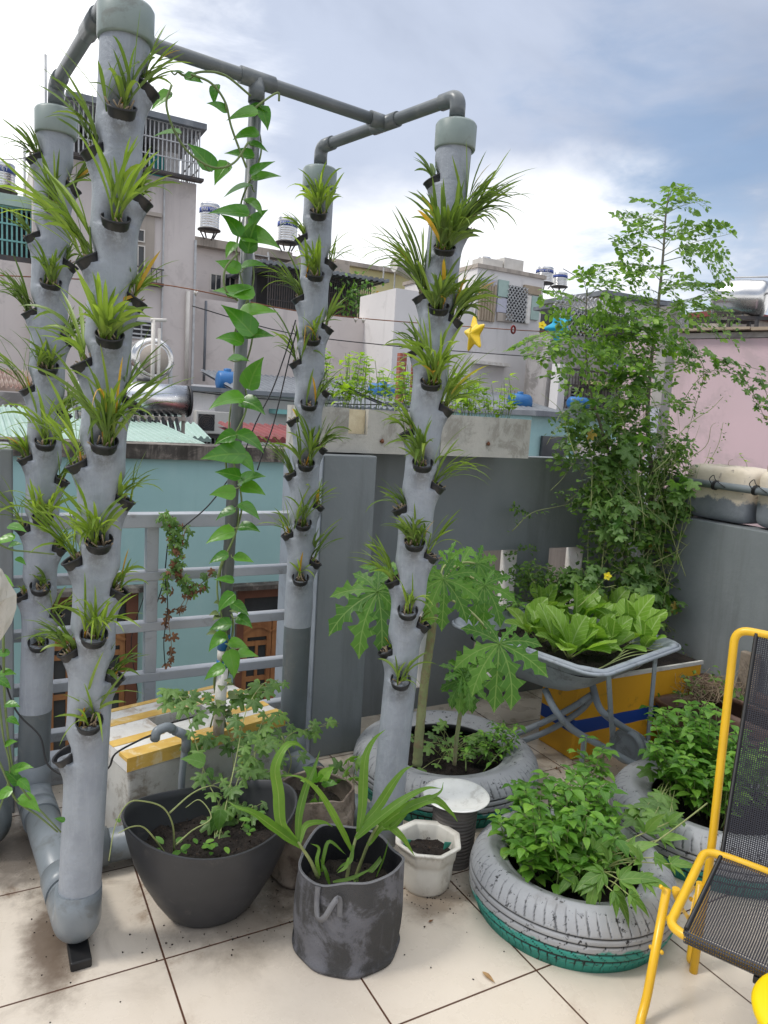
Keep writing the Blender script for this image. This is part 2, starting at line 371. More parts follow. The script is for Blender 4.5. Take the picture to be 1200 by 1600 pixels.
pbr('grey_old', (.46, .43, .41), (.35, .33, .32), .8, .9, .4, 9, dirt=((.10, .09, .08), 1.3, .55, .6), streak=((.12, .11, .1), 1.3, .56, .7))
pbr('coping', (.17, .15, .13), (.30, .26, .22), 2.5, .92, .7, 20, dirt=((.05, .045, .04), 4, .50, .8), streak=((.04, .035, .03), 6, .52, .8))
pbr('dark_void', (.025, .025, .028), (.04, .04, .04), 2, .6, 0)  # near-black colour stands for the shade inside openings
pbr('glass_dark', (.03, .035, .04), (.06, .065, .07), 2, .12, 0)
pbr('wood_door', (.38, .18, .07), (.27, .12, .05), 5, .45, .3, 30, streak=((.20, .08, .03), 9, .55, .5))
pbr('wood_door_red', (.18, .075, .045), (.13, .05, .03), 5, .45, .2, 30)
pbr('shutter', (.70, .66, .60), (.60, .56, .5), 2, .6, .1, 30)
pbr('iron_dark', (.05, .05, .055), (.09, .07, .06), 6, .6, .1, 30)
pbr('iron_pale', (.55, .56, .56), (.42, .42, .42), 6, .5, 0)
pbr('iron_teal', (.22, .50, .47), (.18, .42, .40), 5, .5, 0)
pbr('teal_cloth', (.02, .28, .27), (.015, .20, .19), 4, .7, .2, 20)
pbr('steel', (.72, .71, .69), (.60, .59, .57), 2.5, .24, .1, 6, metal=1., dirt=((.40, .26, .14), 3.0, .66, .4))
pbr('steel_clean', (.85, .84, .83), (.72, .72, .72), 3, .28, .12, 8, metal=1.)
pbr('tank_blue', (.02, .13, .35), (.03, .17, .42), 2, .4, .05, 20)
pbr('band_blue', (.03, .06, .25), (.04, .08, .30), 3, .5, 0)
pbr('letter_white', (.75, .75, .75), None, 3, .5, 0)
pbr('rust', (.30, .12, .05), (.16, .07, .04), 3, .85, .4, 20)
pbr('roof_rust', (.33, .26, .22), (.20, .13, .10), 1.4, .7, .2, 10, streak=((.20, .05, .03), 2.2, .55, .7))
pbr('roof_green', (.42, .55, .49), (.34, .47, .41), .8, .5, .1, 10, streak=((.28, .33, .28), 2, .6, .5))
pbr('roof_grey', (.20, .22, .24), (.13, .14, .16), 1.2, .5, .1, 10, streak=((.30, .31, .32), 2, .6, .5))
pbr('roof_red', (.25, .05, .05), (.17, .035, .035), 2, .55, .2, 10)
pbr('ac_white', (.62, .60, .56), (.52, .50, .46), 3, .5, .05, 20)
pbr('yellow_star', (.85, .60, .02), (.78, .52, .02), 5, .35, .1, 30)
pbr('blue_star', (.02, .42, .62), (.02, .34, .55), 5, .35, .1, 30)
pbr('curtain_tan', (.42, .34, .25), (.35, .28, .2), 3, .8, .2, 30)
pbr('cloth_mint', (.40, .52, .47), (.33, .45, .41), 3, .8, .2, 30)
pbr('cloth_lilac', (.50, .50, .58), (.42, .42, .5), 3, .8, .2, 30)
pbr('rag_red', (.35, .06, .07), (.10, .08, .10), 5, .8, .2, 30)
pbr('purple', (.12, .08, .45), None, 5, .6, 0)
pbr('flower_yellow', (.85, .72, .03), None, 30, .5, 0)
pbr('dry_leaf', (.42, .27, .12), (.30, .17, .07), 30, .7, .3, 60)
pbr('dead_leaf', (.14, .06, .03), (.22, .11, .05), 30, .8, .3, 60)
pbr('asphalt', (.06, .06, .06), None, 1, .9, .3, 20)
pbr('city_roof', (.25, .24, .23), (.18, .17, .17), .2, .9, .2, 4)
pbr('green_rag', (.03, .22, .16), None, 20, .6, .3, 60)
leafmat('leaf_strap', (.13, .21, .025), (.24, .35, .045), (.38, .50, .08), .06, (.30, .40, .10), .35, 0, .35, .36)
leafmat('leaf_strap_dark', (.08, .14, .024), (.14, .23, .034), (.25, .34, .055), .09, (.28, .34, .08), .35, 0, .3, .38)
leafmat('leaf_heart', (.045, .16, .014), (.075, .24, .022), (.14, .34, .035), 0, (.16, .32, .05), .5, 4, .35, .28, .5)
leafmat('leaf_seedling', (.17, .30, .02), (.27, .44, .03), (.40, .55, .05), 0, (.45, .55, .12), .4, 4, .42, .4)
leafmat('leaf_papaya', (.065, .18, .025), (.10, .25, .035), (.16, .34, .05), 0, (.36, .50, .16), .48, 6, .34, .4, .4, .02)
leafmat('leaf_moringa', (.065, .15, .02), (.13, .26, .032), (.25, .42, .05), 0, (.2, .3, .08), .3, 3, .4, .42)
leafmat('leaf_vine', (.055, .15, .028), (.10, .23, .04), (.20, .38, .06), .01, (.22, .36, .12), .5, 4, .35, .42)
leafmat('leaf_vine_small', (.055, .12, .026), (.10, .20, .036), (.20, .35, .055), 0, (.15, .25, .08), .3, 3, .32, .4)
leafmat('leaf_basil', (.075, .20, .025), (.13, .31, .04), (.26, .48, .065), 0, (.2, .36, .08), .45, 5, .34, .34, .45)
leafmat('leaf_potato', (.09, .20, .03), (.13, .27, .045), (.20, .36, .07), 0, (.3, .42, .14), .5, 5, .36, .4)
leafmat('leaf_mustard', (.14, .28, .035), (.21, .38, .05), (.31, .49, .08), 0, (.46, .60, .26), .75, 7, .36, .42, .35, .03)
leafmat('leaf_corn', (.10, .21, .025), (.14, .28, .035), (.21, .37, .05), 0, (.36, .46, .14), .6, 0, .35, .4, .4, .03)

# floor tiles: 50 cm squares, dark joints, rusty dirt near them
m = Mat('tiles'); o = m.n('ShaderNodeSeparateXYZ'); m.l(m.tc.outputs['Object'], o.inputs[0])
def joint(axis, org):
    f = m.math('FRACT', m.math('DIVIDE', m.math('SUBTRACT', o.outputs[axis], org-50.), .5)); return m.math('MULTIPLY', m.math('SUBTRACT', .5, m.math('ABSOLUTE', m.math('SUBTRACT', f, .5))), .5)
d = m.math('MINIMUM', joint(0, .467), joint(1, 1.527))
wn = m.n('ShaderNodeTexWhiteNoise'); cx = m.n('ShaderNodeCombineXYZ')
for i, org in ((0, .467), (1, 1.527)): m.l(m.math('FLOOR', m.math('DIVIDE', m.math('SUBTRACT', o.outputs[i], org-50.), .5)), cx.inputs[i])
m.l(cx.outputs[0], wn.inputs['Vector'])
c = m.mix(m.noise(3.5, 6, .6), (.60, .525, .43), (.71, .635, .54)); c = m.mix(m.math('MULTIPLY', m.ramp(m.noise(220, 2, .5), .62, .72), .22), c, (.40, .36, .31))
c = m.mix(m.math('MULTIPLY', wn.outputs['Value'], .10), c, (.52, .47, .41))
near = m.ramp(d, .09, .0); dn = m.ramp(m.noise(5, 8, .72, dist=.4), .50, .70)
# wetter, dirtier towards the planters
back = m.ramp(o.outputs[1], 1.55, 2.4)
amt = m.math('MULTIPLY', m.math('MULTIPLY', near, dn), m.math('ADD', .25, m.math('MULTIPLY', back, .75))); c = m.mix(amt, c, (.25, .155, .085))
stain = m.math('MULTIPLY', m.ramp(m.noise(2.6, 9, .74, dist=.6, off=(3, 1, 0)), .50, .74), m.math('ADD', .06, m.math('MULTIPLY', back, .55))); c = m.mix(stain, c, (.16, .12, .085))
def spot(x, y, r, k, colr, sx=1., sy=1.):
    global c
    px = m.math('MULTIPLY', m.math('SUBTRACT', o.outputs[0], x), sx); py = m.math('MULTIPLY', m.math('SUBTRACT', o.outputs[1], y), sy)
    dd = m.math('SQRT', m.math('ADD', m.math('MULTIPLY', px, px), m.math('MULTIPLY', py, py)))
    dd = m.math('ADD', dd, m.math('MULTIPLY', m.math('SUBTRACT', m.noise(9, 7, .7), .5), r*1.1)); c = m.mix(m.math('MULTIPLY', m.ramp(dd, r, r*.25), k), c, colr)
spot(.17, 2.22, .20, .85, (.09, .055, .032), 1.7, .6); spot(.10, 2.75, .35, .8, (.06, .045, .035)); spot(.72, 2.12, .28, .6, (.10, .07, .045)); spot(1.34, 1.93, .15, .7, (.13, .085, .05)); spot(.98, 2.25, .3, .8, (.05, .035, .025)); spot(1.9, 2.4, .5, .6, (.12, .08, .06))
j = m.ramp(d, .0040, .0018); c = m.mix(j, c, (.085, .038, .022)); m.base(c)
m.rough(m.math('ADD', .17, m.math('ADD', m.math('MULTIPLY', m.noise(7, 5, .6), .22), m.math('MULTIPLY', stain, .4)))); m.put(.5, m.b.inputs['Specular IOR Level'])
m.bump(m.math('MULTIPLY', j, -1.), .5, .002); MATS['tiles'] = m.m

# tyre: grey paint on top, teal paint below, bare black in the grooves
m = Mat('tyre'); at = m.n('ShaderNodeAttribute', attribute_name='groove'); o = m.n('ShaderNodeSeparateXYZ'); m.l(m.tc.outputs['Object'], o.inputs[0])
grey = m.mix(m.noise(12, 6, .6), (.27, .28, .295), (.40, .41, .425)); teal = m.mix(m.noise(14, 5, .6), (.02, .22, .18), (.035, .31, .25))
edge = m.math('ADD', o.outputs[2], m.math('MULTIPLY', m.math('SUBTRACT', m.noise(5, 6, .65), .5), .11)); c = m.mix(m.ramp(edge, .085, .072), grey, teal)
chip = m.ramp(m.noise(38, 8, .75), .575, .62); sc = m.math('MULTIPLY', chip, m.ramp(m.noise(6, 3, .6, off=(5, 0, 0)), .40, .55)); c = m.mix(sc, c, (.02, .02, .022))
c = m.mix(m.math('MULTIPLY', m.ramp(m.noise(7, 7, .7, off=(1, 4, 0)), .56, .74), .35), c, (.16, .14, .12))
c = m.mix(m.ramp(at.outputs['Fac'], .05, 1.), c, (.014, .015, .016)); m.base(c); m.rough(.62); m.bump(m.noise(90, 6, .7), .35, .003); MATS['tyre'] = m.m
m2 = m

# woven sling fabric with open holes
m = Mat('sling'); uv = m.n('ShaderNodeSeparateXYZ'); m.l(m.tc.outputs['UV'], uv.inputs[0]); P = .0058
hx = m.math('ABSOLUTE', m.math('SUBTRACT', m.math('FRACT', m.math('DIVIDE', uv.outputs[0], P)), .5)); hy = m.math('ABSOLUTE', m.math('SUBTRACT', m.math('FRACT', m.math('DIVIDE', uv.outputs[1], P)), .5))
hole = m.math('LESS_THAN', m.math('MAXIMUM', hx, hy), .235)
m.base(m.mix(m.noise(12, 4, .5), (.016, .017, .026), (.024, .025, .036))); m.rough(.5); m.bump(m.math('ADD', hx, hy), .6, .002)
tr = m.n('ShaderNodeBsdfTransparent'); mx = m.n('ShaderNodeMixShader'); m.l(hole, mx.inputs[0]); m.l(m.b.outputs[0], mx.inputs[1]); m.l(tr.outputs[0], mx.inputs[2]); m.l(mx.outputs[0], m.out.inputs[0]); MATS['sling'] = m.m

# yellow crate with a blue zigzag band
m = Mat('yellow_crate'); o = m.n('ShaderNodeSeparateXYZ'); m.l(m.tc.outputs['Object'], o.inputs[0])
line = m.math('ADD', .175, m.math('MULTIPLY', m.math('SUBTRACT', m.noise(3, 2, .5), .5), .03))
bd = m.math('ABSOLUTE', m.math('SUBTRACT', o.outputs[2], line)); c = m.mix(m.ramp(bd, .037, .033), m.mix(m.noise(6, 5, .6), (.80, .42, .02), (.70, .34, .02)), (.012, .06, .30))
c = m.mix(m.math('MULTIPLY', m.ramp(m.noise(8, 8, .7), .58, .72), .7), c, (.13, .08, .03)); m.base(c); m.rough(.55); m.bump(m.noise(60, 5, .6), .3, .003); MATS['yellow_crate'] = m.m
# brick
m = Mat('brick'); mp = m.n('ShaderNodeMapping'); mp.inputs['Rotation'].default_value = (PI/2, 0, 0); m.l(m.tc.outputs['Object'], mp.inputs[0]); b = m.n('ShaderNodeTexBrick'); m.l(mp.outputs[0], b.inputs[0]); b.inputs['Scale'].default_value = 2.2
b.inputs['Color1'].default_value = (.42, .13, .08, 1); b.inputs['Color2'].default_value = (.28, .09, .06, 1); b.inputs['Mortar'].default_value = (.35, .3, .27, 1); m.base(b.outputs[0]); m.rough(.9); MATS['brick'] = m.m

# ------------------------------------------------------------------ setting
g = M().box(-300, -300, -9.3, 300, 500, -9); struct(g.build('ground', 'asphalt'))
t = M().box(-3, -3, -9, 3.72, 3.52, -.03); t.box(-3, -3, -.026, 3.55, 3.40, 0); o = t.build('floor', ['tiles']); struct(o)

WB, WX = 3.40, 3.55      # inner faces of the back and the right parapet
# back parapet with slots (right of the pillar)
t = thing('parapet_wall', 'dark grey rendered parapet behind the papaya with slots in its lower half', 'wall', (2.5, WB, 0))
def xat(px, Y, z=.7):
    y0 = 900
    for _ in range(6):
        p = ony(px, y0, Y); y0 += (p.z-z)*1152/Y
    return ony(px, y0, Y).x
slots = [(xat(640, WB), xat(677, WB)), (xat(748, WB), xat(805, WB)), (xat(854, WB), xat(908, WB))]
print('slots', slots)
xs = 1.632; w = M()
for a, b in slots:
    w.box(xs, WB, 0, a, WB+.14, 1.45); w.box(a, WB, 0, b, WB+.14, .12); w.box(a, WB, .90, b, WB+.14, 1.45); xs = b
w.box(xs, WB, 0, WX+.15, WB+.14, 1.45); w.build('wall', 'wall_grey', t)
for a, b in slots:
    q = M(); q.box(b-.006, WB+.003, .121, b-.001, WB+.15, .899); q.box(a+.001, WB+.003, .121, b-.007, WB+.15, .126); q.build('slot_lining', 'white_lining', t)
t = thing('parapet_wall', 'blue grey rendered side parapet behind the yellow chair', 'wall', (WX, 1, 0))
bevel(M().box(WX, -3, 0, WX+.16, WB-.002, 1.165).build('wall', 'wall_grey', t), .006)
t = thing('parapet_pillar', 'grey pillar, left face tinted pale for sky light, at the right end of the railing', 'pillar', (1.5, 3.2, 0))
bevel(M().box(1.36, 3.05, 0, 1.63, 3.54, 1.45).build('pillar_body', 'wall_grey', t), .006)
M().box(1.354, 3.052, 0, 1.359, 3.538, 1.445).build('skylit_side', 'wall_skylit', t)  # paler sheet: sky light on the left side put into the colour
t = M().box(-2.6, 3.05, 0, .105, 3.5, 1.435).build('parapet_wall', 'wall_grey'); tag(t, 'plain dark grey parapet cut off by the left edge of the photo', 'wall'); bevel(t, .006)
# railing
t = thing('railing', 'pale grey concrete railing of square bars left of the grey pillar', 'railing', (.7, 3.3, 0))
q = M().box(.106, 3.26, 1.095, 1.353, 3.34, 1.155); bevel(q.build('top_rail', 'rail_paint', t), .004)
for z in (.885, .655, .42, .20):
    q = M().box(.106, 3.272, z-.03, 1.353, 3.328, z+.012); bevel(q.build('rail', 'rail_paint', t), .004)
for x in (.66,):
    for z0, z1 in ((.078, .17), (.212, .39), (.432, .625), (.667, .855), (.897, 1.095)):
        q = M().box(x-.026, 3.274, z0, x+.026, 3.326, z1); bevel(q.build('upright', 'rail_paint', t), .003)
q = M().box(.106, 3.22, 0, 1.353, 3.40, .078); bevel(q.build('kerb', 'rail_paint', t), .005)

# ------------------------------------------------------------------ buildings far to near
def fac(m, x0, y0, x1, y1, Y, dep=.2, proud=0.):
    """box whose front face covers the given opening, on the vertical plane at depth Y"""
    a = ony(x0, (y0+y1)/2, Y); b = ony(x1, (y0+y1)/2, Y); c_ = ony((x0+x1)/2, y0, Y); e = ony((x0+x1)/2, y1, Y)
    m.box(a.x, Y-proud, e.z, b.x, Y+dep, c_.z); return (a.x, b.x, e.z, c_.z)
def front(x0, y0, x1, y1, Y):
    a = ony(x0, (y0+y1)/2, Y); b = ony(x1, (y0+y1)/2, Y); c_ = ony((x0+x1)/2, y0, Y); e = ony((x0+x1)/2, y1, Y); return a.x, b.x, e.z, c_.z
def window(parent, x0, y0, x1, y1, Y, frame='shutter', glass='glass_dark', bars=0, name='window', kx=2):
    X0, X1, Z0, Z1 = front(x0, y0, x1, y1, Y); f = M(); w = (X1-X0)*.08
    f.box(X0, Y-.06, Z0, X0+w, Y-.003, Z1); f.box(X1-w, Y-.06, Z0, X1, Y-.003, Z1); f.box(X0+w, Y-.06, Z1-w, X1-w, Y-.003, Z1); f.box(X0+w, Y-.06, Z0, X1-w, Y-.003, Z0+w)
    for i in range(1, kx): xx = X0+(X1-X0)*i/kx; f.box(xx-w*.4, Y-.05, Z0+w, xx+w*.4, Y-.003, Z1-w)
    fo = f.build(name, frame, parent); g_ = M().box(X0+w, Y-.02, Z0+w, X1-w, Y-.004, Z1-w); g_.build('pane', glass, fo)
    if bars:
        b_ = M()
        for i in range(1, bars): zz = Z0+(Z1-Z0)*i/bars; b_.box(X0, Y-.085, zz-.02, X1, Y-.065, zz+.02)
        b_.build('bars', 'iron_pale', fo)
    return fo
def grid(m, X0, X1, Z0, Z1, Y, nx, nz, r, diag=False):
    if diag:
        k = nx
        for i in range(-k, k+1):
            for s_ in (1, -1):
                P_ = []
                xa = X0+(X1-X0)*i/k
                x0_, z0_, x1_, z1_ = (xa, Z0, xa+(Z1-Z0)*.85, Z1) if s_ > 0 else (xa, Z1, xa+(Z1-Z0)*.85, Z0)
                # clip in x
                if x1_ <= X0 or x0_ >= X1: continue
                sl = (z1_-z0_)/(x1_-x0_)
                if x0_ < X0: z0_ += sl*(X0-x0_); x0_ = X0
                if x1_ > X1: z1_ -= sl*(x1_-X1); x1_ = X1
                if x1_-x0_ > .05: m.tube([(x0_, Y+.01*s_, z0_), (x1_, Y+.01*s_, z1_)], r, 4, smooth=False)
        return
    for i in range(nx+1): x = X0+(X1-X0)*i/nx; m.box(x-r, Y-r, Z0, x+r, Y+r, Z1)
    for i in range(nz+1 if nz else 0): z = Z0+(Z1-Z0)*i/nz; m.box(X0, Y-2.2*r, z-r, X1, Y-1.1*r, z+r)
def text_on(parent, s_, loc, size, rotz=0, bend=None, mat='letter_white'):
    cu = bpy.data.curves.new('lettering', 'FONT'); cu.body = s_; cu.size = size; cu.align_x = 'CENTER'; cu.align_y = 'CENTER'; cu.extrude = .004; cu.resolution_u = 3
    tmp = bpy.data.objects.new('tmp_text', cu); C.objects.link(tmp); dg = bpy.context.evaluated_depsgraph_get(); me = bpy.data.meshes.new_from_object(tmp.evaluated_get(dg)); bpy.data.objects.remove(tmp)
    for v_ in me.vertices:
        x, y, z = v_.co
        if bend: a = x/bend; v_.co = (math.sin(a)*(bend+.02+z), -math.cos(a)*(bend+.02+z), y)
        else: v_.co = (x, -z, y)
    me.transform(Matrix.Translation(V(loc)-OFF.get(parent.name, V((0, 0, 0)))) @ Matrix.Rotation(rotz, 4, 'Z')); me.name = 'lettering'
    me.materials.clear(); me.materials.append(MATS[mat]); o_ = bpy.data.objects.new('lettering', me); C.objects.link(o_); o_.parent = parent; return o_
GT = 'upright steel water tanks on the far roofs'
def vtank(px, ytop, ybot, wpx, Y, label, word='ĐẠI VIỆT', rot=0.):
    a = ony(px, ytop, Y); b = ony(px, ybot, Y); r = wpx/1152.6*(b-V((0, 0, EYE))).dot(fw)/2; z0, z1 = b.z, a.z; H = z1-z0
    t = thing('water_tank', label, 'water tank', (a.x, Y, z0-.15*H), GT)
    pr = [(0, .12*H), (r*.98, .14*H)]
    for i in range(9):
        z = .16*H+i*.075*H; pr += [(r, z), (r, z+.045*H), (r*.965, z+.06*H)]
    pr += [(r, .86*H), (r*.9, .90*H), (r*.45, .96*H), (r*.12, .985*H), (.001, .985*H)]
    M().lathe(pr, a.x, Y, 28, z0=z0).build('tank_body', 'steel', t)
    M().lathe([(r*.999, .60*H), (r*1.012, .60*H), (r*1.012, .745*H), (r*.999, .745*H)], a.x, Y, 28, z0=z0).build('band', 'band_blue', t)
    text_on(t, word, (a.x, Y, z0+.672*H), .135*H, rotz=-math.atan2(a.x, Y)+rot, bend=r)
    k = M().lathe([(0, .10*H), (r*1.15, .10*H), (r*1.15, .135*H), (0, .135*H)], a.x, Y, 20, z0=z0)
    for i in range(4):
        q_ = PI/4+i*PI/2; k.beam((a.x+math.cos(q_)*r*1.0, Y+math.sin(q_)*r, z0+.1*H), (a.x+math.cos(q_)*r*.5, Y+math.sin(q_)*r*.5, z0-.15*H), .05, .05)
    k.build('stand', 'iron_dark', t); return t
G = -9.0
def building(name, label, cat, x0, y0, x1, y1, Y, dep, mat, z0=G, part='wall'):
    X0, X1, Z0, Z1 = front(x0, y0, x1, y1, Y); t = thing(name, label, cat, ((X0+X1)/2, Y, z0))
    M().box(X0, Y, z0, X1, Y+dep, Z1).build(part, mat, t); return t, X0, X1, Z1
# far right block and low houses filling the skyline
t, X0, X1, Z1 = building('house', 'pale far house with a low gabled roof behind the feathery tree', 'house', 935, 470, 1035, 640, 30, 8, 'white_wall')
q = M(); q.box(X0-.3, 29.6, Z1, X1+.3, 38.4, Z1+.25); q.build('roof', 'roof_grey', t); window(t, 975, 500, 1000, 530, 30)
t, X0, X1, Z1 = building('house', 'grey weathered house with window bars behind the blue hanging star', 'house', 852, 528, 1010, 700, 17, 1.0, 'grey_old')
q = M(); X0a, X1a, Z0a, Z1a = front(852, 486, 1010, 530, 17); q.box(X0, 17.1, Z1, X1, 17.5, Z1a-.1); q.build('upper_screen', 'dark_void', t)
q = M(); grid(q, X0, X0+1.9, Z1, Z1a+.35, 16.96, 12, 0, .022, True); q.build('lattice', 'iron_pale', t)
q = M(); grid(q, X0+1.9, X1, Z1, Z1a, 16.96, 22, 2, .012); q.build('railing', 'iron_dark', t)
q = M(); q.box(X0+.1, 17.2, Z1a-.08, X1+.1, 18.0, Z1a+.02); q.build('roof', 'roof_grey', t)
X0a, X1a, Z0a, Z1a = front(868, 580, 962, 700, 16.9); q = M(); grid(q, X0a, X1a, Z0a, Z1a, 16.8, 3, 5, .03); grid(q, X0a, X1a, Z0a, Z1a, 16.83, 20, 0, .008); q.build('window_grille', 'iron_dark', t)
q = M(); q.box(X0a-.28, 16.55, Z0a-.6, X0a-.02, 16.9, Z1a+.1); q.build('post', 'white_wall', t)
window(t, 888, 605, 908, 622, 17, bars=3)
q = M(); a = ony(960, 602, 16.7); q.box(a.x-1.1, 16.5, a.z-.04, a.x+.4, 17, a.z+.05); q.build('shelf', 'cream_wall', t)

# yellow house and the water heater on it
t, X0, X1, Z1 = building('house', 'pale yellow house behind the white wall, between two pipe towers', 'house', 520, 432, 760, 520, 38, 9, 'cream_wall')
q = M(); q.box(X0-.15, 37.7, Z1, X1+.15, 47.2, Z1+.22); q.build('roof', 'beige_wall', t)
t = thing('water_tank', 'white wrapped horizontal tank on the roof of the yellow house', 'water tank', ony(625, 430, 36))
a = ony(609, 414, 36); q = M(); q.tube([a+V((0, -.6, 0)), a+V((.15, -.62, 0)), a+V((2.5, .6, -.2))], [.45, .5, .52], 20, caps=True); q.build('tank_body', 'foam_lid', t)
q = M()
for dx in (-.35, .35, 1.5, 2.2): q.beam((a.x+dx, 36, a.z-.1), (a.x+dx, 36, a.z-1.2), .06, .06)
q.build('stand', 'iron_pale', t)

# far beige house with shutters, tanks behind
t, X0, X1, Z1 = building('house', 'mauve far house with two small shuttered windows behind the vine pole', 'house', 298, 396, 440, 470, 34, 7, 'pink_wall')
q = M(); q.box(X0-.2, 33.5, Z1, X1+.3, 41, Z1+.35); q.build('cornice', 'beige_wall', t)
for a_ in (328, 350): window(t, a_, 428, a_+18, 455, 34)
q = M(); a = ony(407, 392, 33.3); b = ony(415, 465, 33.3)
for s_ in (-.35, .35): q.beam((a.x+s_, 33.3, a.z), (a.x+s_+.3, 33.0, b.z), .06, .06)
for i in range(9): z = b.z+(a.z-b.z)*i/9; q.beam((a.x-.3+.3*(1-i/9), 33.15, z), (a.x+.35+.3*(1-i/9), 33.15, z), .04, .04)
q.build('ladder', 'iron_pale', t)
t, X0, X1, Z1 = building('house', 'beige far house with a black caged veranda under a corrugated roof', 'house', 400, 402, 545, 480, 35.5, 6, 'beige_wall')
X0, X1, Z0, Z1 = front(418, 446, 578, 494, 30); q = M(); q.box(X0, 31.5, Z0-1, X1, 35, Z1+.6); q.build('veranda', 'dark_void', t)
q = M(); grid(q, X0, X1, Z0-.2, Z1+.4, 30.0, 46, 3, .018); q.build('cage', 'iron_dark', t)
q = M(); n_ = 44
for i in range(n_):
    xa, xb = X0-.6+(X1-X0+1.2)*i/n_, X0-.6+(X1-X0+1.2)*(i+1)/n_; q.box(xa, 29.4, Z1+.42+(i % 2)*.05, xb, 35.2, Z1+.55+(i % 2)*.05)
q.build('corrugated_roof', 'roof_grey', t)
rr = random.Random(3); q = M(); a, b = ony(515, 478, 30.6), ony(545, 480, 30.6)
for i in range(9): x = a.x+(b.x-a.x)*i/9; q.box(x, 30.5+.02*(i % 3), a.z-.8-.4*rr.random(), x+.24, 30.56+.02*(i % 3), a.z+.35)
q.build('washing', 'rag_red', t)
t = thing('roof_tree', 'small dark bush in front of the pale yellow house wall', 'tree', ony(556, 494, 29)); a = ony(556, 470, 29.2); q = M(); rr = random.Random(8)
for i in range(300):
    p = a+V((rr.gauss(0, .42), rr.gauss(0, .3), rr.gauss(0, .5))); leaf(q, p, rdir(rr), rdir(rr), .22, .13, 'ovate', .3, .2, 2, rng=rr)
q.build('crown', 'leaf_vine', t); q = M().tube([ony(556, 496, 29.2), a], .05, 6); q.build('trunk', 'bark', t)

vtank(328, 314, 366, 31, 33, 'left of the two blue banded steel water tanks, just behind the vine pole')
vtank(450, 336, 386, 31, 33, 'right of the two blue banded steel water tanks, between vine pole and slim tower')
vtank(2, 250, 305, 40, 26, 'steel water tank with blue band cut off by the left edge of the photo', 'ĐẠI VIỆT', -.25)
vtank(852, 415, 447, 27, 36, 'taller steel water tank above the white building right of the yellow star')
vtank(876, 424, 452, 23, 37, 'shorter steel water tank just right of another, above the blue hanging star', '')
vtank(757, 400, 422, 20, 38, 'small steel tank cap peeking over the white building beside the leafy tower', '')

# long mauve wall and the tall house standing in it
t, X0, X1, Z1 = building('boundary_wall', 'long mauve rendered wall, stained and cracked, behind vine pole and slim tower', 'wall', 290, 484, 612, 600, 22, .4, 'pink_wall')
t, X0, X1, Z1 = building('boundary_wall', 'mauve rendered wall under the teal bars at the left edge of the photo', 'wall', -120, 402, 70, 600, 22, .4, 'pink_wall')
X0, X1, Z0, Z1 = front(-60, 320, 64, 400, 22.4); tb = thing('balcony', 'teal barred balcony with a dark inside at the left edge of the photo', 'balcony', ((X0+X1)/2, 22.4, Z0))
M().box(X0, 22.9, Z0+.05, X1, 25, Z1).build('interior', 'dark_void', tb); M().box(X0, 22.3, Z1, X1+.05, 25.2, Z1+.28).build('canopy', 'roof_green', tb)
q = M(); grid(q, X0, X1, Z0, Z1-.02, 22.45, 16, 3, .022); q.build('bars', 'iron_teal', tb)
M().box(X0, 22.05, Z0-.22, X1, 25, Z0-.01).build('slab', 'iron_dark', tb)
t, X0, X1, Z1 = building('house', 'tall mauve house with a caged balcony on top, behind the left pipe towers', 'house', 52, 290, 303, 600, 21.6, 7, 'pink_wall')
# top line: take the height at the right corner
cz = ony(303, 287, 21.6).z; me = [c_ for c_ in t.children if c_.name.startswith('wall')][0]
for v_ in me.data.vertices:
    if v_.co.z > 0: v_.co.z = cz-G
print('tall house', X0, X1, cz)
q = M(); q.box(X1-.9, 21.52, G, X1-.86, 21.59, cz-.02); q.box(X1-.02, 21.55, G, X1+.04, 21.59, cz-1.5); q.build('drain_pipe', 'iron_pale', t)
XC = ony(205, 240, 21.3).x-1.5; H_ = ony(303, 203, 21.3).z; q = M(); q.box(XC, 23.2, cz+.01, X1-.7, 25.5, H_-.12); q.build('balcony_room', 'dark_void', t)
q = M(); q.box(X1-.68, 22.6, cz+.01, X1-.25, 22.7, H_-.3); q.build('board', 'white_wall', t)
q = M(); q.box(X1-1.15, 22.4, cz+.05, X1-.72, 22.46, H_-.5); q.build('cloth', 'teal_cloth', t)
q = M(); grid(q, XC, X1-.02, cz+.02, H_, 21.3, 30, 3, .016)
for i in range(9):
    y = 21.3+2.0*i/8; q.box(X1-.035, y-.014, cz+.02, X1-.005, y+.014, H_)
for z in (cz+.3, (cz+H_)/2, H_-.03): q.box(X1-.05, 21.3, z-.016, X1-.02, 23.3, z+.016)
q.build('balcony_cage', 'iron_pale', t)
q = M(); q.box(XC-.1, 21.1, H_+.01, X1+.12, 25.6, H_+.16); q.build('balcony_roof', 'roof_grey', t)
q = M(); q.box(XC-.1, 21.2, cz+.005, X1+.1, 21.5, cz+.07); q.build('balcony_edge', 'iron_dark', t)
X0w, X1w, Z0w, Z1w = front(200, 335, 236, 438, 21.6); q = M(); q.box(X0w-.1, 21.48, Z1w, X1w+.25, 21.59, Z1w+.1); q.build('lintel', 'beige_wall', t)
M().box(X0w, 21.56, Z0w, X1w+.08, 21.59, Z1w).build('reveal', 'beige_wall', t)
for k, (a_, b_) in enumerate(((358, 378), (383, 436))): window(t, 204, a_, 226, b_, 21.56, kx=2)
q = M(); q.box(X0w-.1, 21.3, Z0w-.12, X1w+.3, 21.59, Z0w-.04)
for i in range(7): x = X0w+i*.14; q.box(x, 21.31, Z0w-.04, x+.02, 21.33, Z0w+.3)
q.box(X0w-.1, 21.3, Z0w+.3, X1w+.3, 21.34, Z0w+.33); q.build('ledge', 'iron_dark', t)
